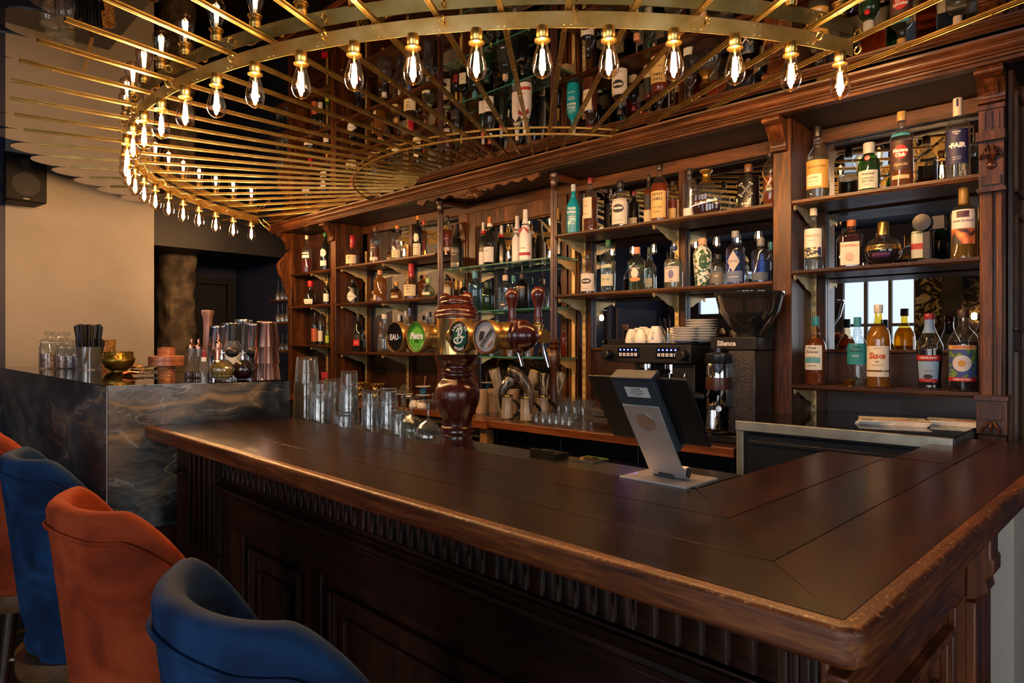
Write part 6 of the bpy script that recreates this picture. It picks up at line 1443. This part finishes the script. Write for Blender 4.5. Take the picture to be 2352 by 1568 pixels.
for px, lb in ((951, 'white egg shaped cup left of the other'), (969, 'white egg shaped cup right of the other')):
    m = MB(); m.lathe([(.034, 0), (.036, .012), (.030, .034), (.015, .046), (.0001, .049)], seg=24); tag(m.build('round_cup', WHITE, loc=wt(px, 2.94)), lb, 'cup', 'white egg shaped cups')
m = MB()
m.lathe([(.0001, 0), (.030, 0), (.036, .09), (.034, .09), (.028, .006), (.0001, .006)], seg=24); tag(m.build('tumbler', CG, loc=wt(1003, 3.12, WTZ)), 'dark rimmed tumbler just left of the beer tower belly', 'glass')
# double wall socket
t = empty('wall_socket', 'black double wall socket under the lowest left shelf', 'socket', S(4.79, DB-.006, 1.215), PHS)
m = MB(); m.box(-.055, .055, -.010, 0, -.035, .035); m.build('plate', BLACK, t, bev=.003)
m = MB()
for s_ in (-1, 1): m.lathe([(.0001, -.0115), (.019, -.0115), (.021, -.010)], (s_*.028, 0, 0), 20, axis='y')
m.build('outlets', P('socket_black', '18181a', .3), t)
# red bottle opener flag
m = MB(); m.cyl((0, 0, 0), (0, 0, .16), .006, seg=8); m.box(-.008, .045, -.004, .004, .15, .20); o = m.build('bottle_marker', P('marker_red', 'a01020', .35), loc=wt(741, 3.05)); tag(o, 'red marker with a white mark standing behind the beer glasses', 'marker')

# ---------------- magazines, cassis cup, fan on the right ----------------
FZ = 1.1245
PAGE = noisy('paper_pages', [(.4, 'c9c4b8'), (.6, 'dedad0')], 40, .6, bump=0)
def mag(px, py, w, dp, h, rot, label, n, grp):
    c = atz(px, py, FZ); 
    for i in range(n):
        m = MB(); m.m = 0; m.box(-w/2, w/2, -dp/2, dp/2, 0, h); m.m = 1
        if i == n-1:
            m.box(-w/2+.01, -w/2+.05, -dp/2+.02, -dp/2+.05, h, h+.0004); m.m = 2; m.box(.0, .06, -.03, .0, h, h+.0004); m.m = 3; m.box(.05, .09, .02, .05, h, h+.0004)
        o = m.build('magazine', [PAGE, P('print_blue', '3a5a8a', .5), P('print_pink', 'b86a6a', .5), P('print_green', '6a8a4a', .5)], loc=(c.x, c.y, FZ+i*(h+.0006)), rz=PHS+radians(rot+5*i), smooth=False)
        tag(o, label % ordn[i], 'magazine', grp)
mag(2052, 972, .25, .17, .005, 6, 'open paged magazine on the fridge top, %s of the pile', 3, 'magazines on the fridge')
mag(2195, 974, .20, .15, .005, -6, 'white papers beside the carved block, %s of the pile', 3, 'papers beside the pilaster')
p = at_s(1951.7, DF+.045, SH['R3']+.0005)
m = MB(); m.lathe([(.0001, 0), (.010, 0), (.010, .004), (.020, .012), (.030, .030), (.028, .030), (.018, .014), (.0001, .006)], seg=48, flute=.08, nfl=14); tag(m.build('fluted_cup', P('cup_gold', 'b88a3a', .25, .9), loc=p), 'tiny fluted gold cup before the empty teal labelled bottle', 'cup')
p = S(upl(2140, DF+.08), DF+.08, SH['R2']+.0005)
fan = empty('clip_fan', 'black folding clip fan standing on the middle right shelf', 'fan', p, PHS)
m = MB(); m.box(-.045, .03, -.03, .04, 0, .012); m.box(-.03, -.002, -.012, .012, .012, .13); m.build('clip_stand', BLACK, fan, bev=.003)
m = MB(); m.lathe([(.0001, -.03), (.034, -.028), (.037, -.02), (.037, .01), (.0001, .012)], (-.03, 0, .165), 28, axis='y'); m.build('fan_head', P('fan_black', '121214', .3), fan)
m = MB(); m.box(.0, .05, -.014, .02, .13, .19); m.cyl((-.01, 0, .13), (.03, 0, .16), .012); m.build('hinge_arm', BLACK, fan, bev=.004)
# stacked menus, cups and crystal bowl on the bar end
p = atz(2338, 968, BT)
for i in range(14):
    m = MB(); m.m = i % 2; m.box(-.08, .06, 0, .16, 0, .0058)
    o = m.build('menu_board', [P('menu_black', '0c0c0e', .3), P('menu_edge', 'b8b4aa', .4)], loc=(p.x+.045, p.y+.12, BT+.0005+i*.0062), rz=PHS, smooth=False); tag(o, 'thin %s menu, %s from below in the stack at the bar end' % ('pale' if i % 2 else 'black', (ordn+['twelfth', 'thirteenth', 'topmost'])[i]), 'menu', 'stack of menus at the bar end')
m = MB(); m.lathe([(.0001, 0), (.022, 0), (.03, .006), (.045, .024), (.062, .046), (.058, .046), (.04, .024), (.0001, .008)], seg=24, flute=.10, nfl=12); tag(m.build('crystal_bowl', thin('crystal', 'f4f6f8', 2.2), loc=(p.x+.02, p.y-.06, BT+.0005)), 'cut crystal bowl on the right end of the bar', 'bowl')

# ---------------- glasses on the far left rack ----------------
m = MB()
for i, (z, nm) in enumerate(((1.875, 'upper'), (1.655, 'middle'), (1.38, 'lower'))):
    m = MB(); m.box(-5.885, -6.30, 3.12, 3.43, z-.02, z); tag(m.build('rack_shelf', WX, rz=PHS, smooth=False), '%s glass rack shelf at the far left end of the back bar' % nm, 'shelf', 'rack shelves')
wine = MB(); pr = [(.0001, 0), (.034, 0), (.035, .002), (.006, .008), (.004, .02), (.004, .10), (.008, .108), (.026, .13), (.034, .165), (.030, .205), (.029, .205), (.032, .165), (.024, .132), (.0001, .112)]
def wineg(): m = MB(); m.lathe([(r, .205-z) for r, z in pr], seg=20); return m
for r_, (z, row) in enumerate(((1.8755, 'upper'), (1.6555, 'middle'), (1.3805, 'lower'))):
    for k in range(4):
        for j in range(2):
            glass_obj('wine', wineg, S(5.96+.09*k, 3.19+.12*j, z), 'wine glass on the %s rack shelf, %s from the cabinet in the %s row' % (row, ('first', 'second', 'third', 'fourth')[k], ('front', 'back')[j]), 'wine_glass', 'glass', 'wine glasses on the end rack', sc=.95 if z > 1.4 else .8)
# ---------------- speaker ----------------
p = xyd(52, 5.02)
sp = empty('loudspeaker', 'black loudspeaker mounted high on the beige wall', 'speaker', (p[0], p[1], 2.505), PHS+pi/2)
m = MB(); m.prism([(-.13, -.13), (.13, -.13), (.10, .12), (-.10, .12)], 0, .355, 'xy'); m.build('cabinet', P('speaker_black', '050506', .6, spec=.2), sp, bev=.012)
m = MB(); m.lathe([(.0001, -.138), (.03, -.137), (.085, -.1305), (.088, -.131)], (0, 0, .13), 32, axis='y'); m.build('woofer', P('speaker_cone', '131315', .7), sp)
m = MB(); m.lathe([(.0001, -.136), (.03, -.1305), (.032, -.131)], (0, 0, .285), 24, axis='y'); m.build('tweeter', P('speaker_cone'), sp)
m = MB(); m.box(-.02, .02, .12, .235, .10, .16); m.build('wall_bracket', BLACK, sp)
m = MB(); m.box(-.018, .018, -.1315, -.130, .018, .024); m.build('name_plate', P('plate_grey2', '9a9a9a', .4), sp, smooth=False)
# ---------------- things on the marble counter ----------------
MZ = MT+.0005
def mp_(px, py=None, n=None, d=None):
    """a spot on the marble: photographed pixel column and either its base row or its distance"""
    if d is not None: return Vector(((px-CX)/F*d, d, MZ))
    if n is not None: return item_bar(px, n, MZ)
    return atz(px, py, MZ)
def pxm(p, w): return w*p.y/F        # pixels -> metres at that distance
JG = thin('jar_glass', 'f2f5f5', 1.5, 1.5, .02, haze=.08)
jars = [(112, 846, .125, 'tall lidded jar at the far left of the marble'), (131, 844, .125, 'tall lidded jar second from the left'), (152, 843, .125, 'tall lidded jar third from the left'), (146, 850, .10, 'short lidded jar in the front row, left'), (163, 851, .10, 'short lidded jar in the front row, middle'), (181, 852, .10, 'short lidded jar touching the straw glass')]
jp = None
for px, py, h, lb in jars:
    p = mp_(px, min(py, 846)); 
    n = NB[0]*p.x+NB[1]*p.y
    if jp is None:
        t = empty('lidded_jar', lb, 'jar', p, 0, 'clear lidded jars on the marble')
        m = MB(); m.lathe([(.0001, 0), (.040, 0), (.042, .004), (.042, .105), (.036, .118), (.036, .128), (.034, .128), (.034, .118), (.039, .104), (.039, .006), (.0001, .006)], seg=28); m.build('body', JG, t)
        m = MB(); m.lathe([(.040, .130), (.042, .134), (.034, .142), (.014, .150), (.010, .158), (.018, .166), (.022, .174), (.016, .182), (.0001, .184)], seg=28); m.build('lid', JG, t)
        m = MB(); m.lathe([(.0001, .008), (.037, .008), (.037, .075), (.0001, .08)], seg=20); m.build('contents', noisy('spice_contents', [(.3, '2a1c1a'), (.5, '7a4a3a'), (.65, 'a8a090'), (.8, '30303a')], 60, .6, bump=.3), t)
        jp = t
    else: t = copy_thing(jp, None, lb); t.location = p
    s_ = h*p.y/F/.184*F/p.y
    k = {.125: 1.42, .10: 1.15}[h]; t.scale = (k*.95, k*.95, k)
# straws in a glass
p = mp_(205, 849); H_ = 50*p.y/F*1.05
t = empty('straw_glass', 'ribbed glass packed with black straws on the marble', 'glass', p, 0)
r_ = 27*p.y/F*1.0
m = MB(); m.lathe([(.0001, 0), (r_*.93, 0), (r_, H_), (r_*.96, H_), (r_*.88, .006), (.0001, .006)], seg=36, flute=.03, nfl=18); m.build('glass', JG, t)
random.seed(5)
SK = P('straw_black', '0a0a0b', .35)
for k in range(30):
    a = random.uniform(0, 2*pi); q = random.uniform(.1, .78)*r_; b0 = Vector((q*.8*cos(a), q*.8*sin(a), .008)); L_ = random.choice([66, 70, 98, 102])*p.y/F
    d_ = Vector((cos(a)*random.uniform(.02, .22), sin(a)*random.uniform(.02, .22), 1)).normalized()
    st = empty('drinking_straw', 'black drinking straw standing in the ribbed glass', 'straw', p, 0, 'black straws in the ribbed glass')
    m = MB(); m.tube([b0, b0+d_*L_], 3.3*p.y/F, 8); m.build('tube', SK, st)
# brass bowl
p = mp_(272, 852)
r_ = 33*p.y/F; m = MB(); m.lathe([(.0001, 0), (r_*.45, 0), (r_*.45, r_*.06), (r_*.8, r_*.25), (r_*1.0, r_*.62), (r_*1.02, r_*.85), (r_*.92, r_*1.02), (r_*.90, r_*1.3), (r_*.94, r_*1.34), (r_*.88, r_*1.34), (r_*.86, r_*1.0), (r_*.9, r_*.6), (.0001, r_*.12)], seg=40)
bb = empty('brass_bowl', 'hammered brass bowl on the marble right of the straws', 'bowl', p, 0); m.build('bowl', noisy('hammered_brass', [(.3, '6a5218'), (.6, 'a58638'), (.8, 'c4a755')], 24, .3, .9, bump=.5), bb)
m = MB()
for k in range(24): a = 2*pi*k/24; m.sph((r_*1.0*cos(a), r_*1.0*sin(a), r_*.93), r_*.05, 6)
m.build('beaded_band', P('bead_brass', 'b08f3f', .3, .9), bb)
# patterned tins behind it
MOS = noisy('mosaic_print', [(.35, '15202e'), (.45, '7a2a14'), (.55, 'c9a050'), (.65, '2a6a4a'), (.75, 'e0d8c0')], 75, .4, coat=.3, dist=2, bump=0, detail=1)
for px, n, w, h, lb in ((240, 1.20, 46, .20, 'patterned mosaic tin behind the straw glass'), (278, 1.22, 34, .125, 'smaller dark patterned tin behind the brass bowl')):
    p = mp_(px, n=n); r_ = w/2*p.y/F; m = MB(); m.lathe([(.0001, 0), (r_*.8, 0), (r_, h), (r_*.95, h), (r_*.75, .004), (.0001, .004)], seg=28); tag(m.build('patterned_tin', MOS, loc=p), lb, 'tin', 'patterned tins')
p = mp_(212, n=1.30); m = MB(); m.prism([(-.012, 0), (.012, 0), (.014, .27), (-.014, .27)], -.003, .003, 'xz'); o = m.build('wooden_spatula', wood('spatula_wood', '8a6a40', 'b08c58', 'c9a672', 'z', 9, .5), loc=p, rz=.3); o.rotation_euler = (0, radians(-12), .2); tag(o, 'pale wooden spatula sticking up behind the straws', 'spatula')
# leaf of brass cloth
p = mp_(308, 848)
m = MB(); m.grid(lambda s, t: (-.03+.10*s, -.02+.05*t, .075*(1-s)**1.5*(1-.3*t)+.004*sin(9*s)), 12, 5); o = m.build('folded_cloth', P('cloth_ochre', '8f6f34', .6), loc=p, thick=.002); tag(o, 'folded ochre cloth beside the brass bowl', 'cloth')
# strainers with coiled springs
for i, (px, py, lb) in enumerate(((346, 846, 'coil sprung cocktail strainer lying behind'), (340, 862, 'coil sprung cocktail strainer lying in front'))):
    p = mp_(px, min(py, 862)); t = empty('cocktail_strainer', lb, 'strainer', p, .4+i*.3, 'cocktail strainers')
    m = MB(); R_ = .042; pts = []
    for k in range(220):
        a = -2.6+5.2*k/219; b_ = k*.75; pts.append(((R_+.006*cos(b_))*cos(a), (R_+.006*cos(b_))*sin(a), .012+.006*sin(b_)))
    m.tube(pts, .0011, 4); m.build('spring', STEEL, t)
    m = MB(); m.lathe([(.0001, .012), (.040, .012), (.046, .014), (.046, .016), (.0001, .015)], seg=24); m.tube([(-.045, 0, .014), (-.09, .0, .018), (-.12, 0, .012)], [.006, .010, .012], 8); m.build('plate', P('copper_tool', '8a5540', .25, 1), t)
# wooden turned juicer
p = mp_(382, 872); t = empty('wooden_press', 'turned wooden press with a flat collar and ribbed ends on the marble', 'press', p, 0)
TW_ = wood('turned_beech', '7a3f22', 'a5653c', 'bd7f50', 'x', 14, .4); s_ = p.y/F
pr = [(.0001, 0)]; z = 0
for k in range(7): pr += [(19*s_, z), (18*s_, z+2.4*s_), (19*s_, z+4.4*s_)]; z += 4.6*s_
m = MB(); m.lathe(pr+[(.0001, z)], seg=28); m.build('lower_grip', TW_, t)
m = MB(); m.lathe([(.0001, z), (36*s_, z), (37*s_, z+1*s_), (37*s_, z+10*s_), (36*s_, z+11*s_), (37*s_, z+12*s_), (37*s_, z+21*s_), (35*s_, z+23*s_), (.0001, z+23*s_)], seg=36); m.build('collar', TW_, t)
z += 23*s_; pr = [(.0001, z)]
for k in range(4): pr += [(19*s_, z), (18*s_, z+2.6*s_), (19*s_, z+4.8*s_)]; z += 5*s_
m = MB(); m.lathe(pr+[(.0001, z)], seg=28); m.build('upper_grip', TW_, t)
# flasks with copper dasher tops
DARKL = liqm('5a2412')
COP = P('copper', 'c98a72', .18, 1)
for px, py, lb in ((440, 866, 'clear cone flask with copper spout, left of the two'), (456, 867, 'clear cone flask with copper spout, right of the two'), (483, 862, 'small dasher flask behind the dropper bottle')):
    p = mp_(px, py); s_ = p.y/F; t = empty('dasher_flask', lb, 'flask', p, 0, 'cone flasks with copper spouts'); sc = 1 if px < 480 else .85
    m = MB(); m.lathe([(.0001, 0), (16*s_, 0), (17*s_, 3*s_), (12*s_, 22*s_), (8*s_, 34*s_), (8*s_, 66*s_*sc)], seg=24); m.build('body', JG, t)
    m = MB(); m.lathe([(.0001, 1*s_), (15*s_, 1*s_), (13*s_, 14*s_), (.0001, 14*s_)], seg=20); m.build('liquid', DARKL, t)
    m = MB(); m.lathe([(9.5*s_, 66*s_*sc), (9.5*s_, 72*s_*sc), (4*s_, 76*s_*sc), (2.5*s_, 80*s_*sc), (3*s_, 84*s_*sc), (2*s_, 90*s_*sc), (.0001, 90*s_*sc)], seg=20); m.build('spout', COP, t)
# muddler
p = mp_(477, d=3.5); s_ = p.y/F
m = MB(); m.lathe([(.0001, 0), (9*s_, 0), (9*s_, 60*s_), (8*s_, 110*s_), (9*s_, 135*s_), (12*s_, 145*s_), (12*s_, 150*s_), (10*s_, 152*s_), (.0001, 152*s_)], seg=16, sq=4); tag(m.build('muddler', wood('muddler_wood', '6a4a44', '8f6a60', 'a88478', 'z', 9, .5), loc=p), 'tall flat headed wooden muddler standing behind the shakers', 'muddler')
# shaker tins
SIL = P('shaker_silver', 'd4dae0', .16, 1); SG = P('shaker_copper', 'f0b49c', .17, 1)
def tin(px, py, wtop, wbot, h, n_, mat, label, nn=None):
    p = mp_(px, py) if nn is None else mp_(px, d=nn); s_ = p.y/F
    for i in range(n_):
        zz = i*h*.28*s_ if n_ > 1 else 0; hh = h*s_*(1-.28*(n_-1)) if n_ > 1 else h*s_
        k0, k1 = wbot/2*s_, wtop/2*s_
        f0 = (wbot+(wtop-wbot)*0)/2*s_
        m = MB(); m.lathe([(k0, 0), (k0*1.01, .002), (k1*1.03, hh-.012), (k1*1.05, hh-.010), (k1*1.05, hh-.004), (k1, hh-.001), (k1*.9, hh), (.0001, hh)], seg=36)
        o = m.build('shaker_tin', mat, loc=(p.x, p.y, p.z+zz)); o.scale = (1-.045*i,)*2+(1,)
        tag(o, label if n_ == 1 else '%s, %s of its stack' % (label, ('lowest', 'middle one', 'topmost')[i] if n_ == 3 else ('lowest', 'topmost')[i]), 'shaker', 'upturned shaker tins')
tin(613, 872, 46, 60, 134, 3, SG, 'upturned copper shaker tin beside the dark red atomiser')
tin(499, 860, 34, 46, 118, 2, SIL, 'upturned silver shaker tin nearest the muddler', 3.42)
tin(530, 860, 36, 48, 124, 2, SIL, 'upturned silver shaker tin second from the muddler', 3.44)
tin(560, 860, 38, 50, 130, 2, SIL, 'tallest upturned silver shaker tin', 3.52)
tin(582, 860, 32, 44, 122, 2, SIL, 'upturned silver shaker tin just behind the copper one', 3.46)
# jigger, bitters, bottle
p = mp_(502, d=3.22); s_ = p.y/F; m = MB(); m.lathe([(.0001, 0), (8*s_, 0), (9*s_, 2*s_), (9*s_, 72*s_), (8*s_, 76*s_), (9*s_, 82*s_), (8*s_, 86*s_), (3*s_, 90*s_), (2*s_, 104*s_), (.0001, 105*s_)], seg=20); tag(m.build('copper_pourer', COP, loc=p), 'slim copper pourer bottle between shakers and dropper', 'bottle')
p = mp_(536, d=3.28); s_ = p.y/F; t = empty('vermouth_bottle', 'short clear bottle with black neck label behind the atomisers', 'bottle', p, 0)
m = MB(); m.lathe([(.0001, 0), (22*s_, 0), (22*s_, 66*s_), (16*s_, 78*s_), (10*s_, 88*s_), (10*s_, 96*s_)], seg=24); m.build('body', JG, t)
m = MB(); m.lathe([(10.5*s_, 86*s_), (10.5*s_, 126*s_), (.0001, 127*s_)], seg=20); m.build('cap', P('cap_151515', '151515', .42), t)
m = MB(); m.add([(x*s_*22.3, 0, 0) for x in ()], []); m = patch(22.4*s_, 1, 20*s_, 60*s_, -.9, 1.3, off=0); m.build('label', P('paper_d9d8d2', 'd9d8d2', .55), t)
for px, col, lb, hh in ((468, '9a1f24', 'dropper bottle with red rubber top', 62), (493, '22262a', 'dropper bottle with black rubber top', 60)):
    p = mp_(px, 872 if px == 468 else 868); s_ = p.y/F; t = empty('dropper_bottle', lb+' on the marble', 'bottle', p, 0, 'dropper bottles')
    m = MB(); m.lathe([(.0001, 0), (9*s_, 0), (9*s_, 36*s_), (5*s_, 42*s_)], seg=20); m.build('body', JG, t)
    m = MB(); m.lathe([(6*s_, 42*s_), (6*s_, 52*s_), (.0001, 52.2*s_)], seg=16); m.build('collar', WHITE if px == 468 else BLACK, t)
    m = MB(); m.lathe([(3.6*s_, 52*s_), (4*s_, 58*s_), (3*s_, 66*s_), (.0001, 68*s_)], seg=14); m.build('rubber_top', P('rubber_'+col, col, .5), t)
# atomisers
for px, py, w, col, body, lb in ((510, 874, 54, 'd8cf9a', 'cfc79a', 'cut glass atomiser full of pale yellow liquid, black bulb'), (558, 871, 50, '5a1420', '8a6a66', 'cut glass atomiser with dark red liquid, black bulb')):
    p = mp_(px, py); s_ = p.y/F; r_ = w/2*s_; t = empty('atomiser', lb, 'atomiser', p, 0, 'perfume style atomisers')
    m = MB(); n_ = 16
    def fn(s, tt):
        th = pi*(.12+.80*tt); a = 2*pi*s; k = 1-.05*abs(sin(n_/2*a+th*6))*abs(sin(n_/2*a-th*6)); return (r_*sin(th)*cos(a)*k, r_*sin(th)*sin(a)*k, r_*.93-r_*.93*cos(th)*k)
    m.grid(fn, 64, 24, True); m.build('cut_glass_body', thin('cut_glass_'+body, body, 2.2, 1.5, .05), t)
    m = MB(); m.lathe([(.0001, .003), (r_*.45, .003), (r_*.85, r_*.45), (r_*(.88 if px < 530 else .8), r_*.62)]+([(r_*.86, r_*1.1), (r_*.5, r_*1.55), (.0001, r_*1.6)] if px < 530 else [(.0001, r_*.63)]), seg=28)
    m.build('liquid', P('milky_yellow', 'b8b08a', .3, trans=.2) if px < 530 else liqm('7a1424'), t)
    m = MB(); m.lathe([(6*s_, r_*1.78), (6*s_, r_*1.78+10*s_), (3*s_, r_*1.78+12*s_), (3*s_, r_*1.78+22*s_), (.0001, r_*1.78+22*s_)], seg=18); m.cyl((0, 0, r_*1.78+16*s_), (10*s_, 0, r_*1.78+17*s_), 2*s_); m.build('spray_head', CHROME, t)
    m = MB(); m.lathe([(.0001, 8*s_), (5*s_, 9*s_), (11*s_, 17*s_), (12*s_, 24*s_), (9*s_, 33*s_), (4*s_, 38*s_), (.0001, 39*s_)], (0, 0, r_*1.78+17*s_), 20, axis='x'); m.build('rubber_bulb', P('bulb_black', '101012', .45), t)
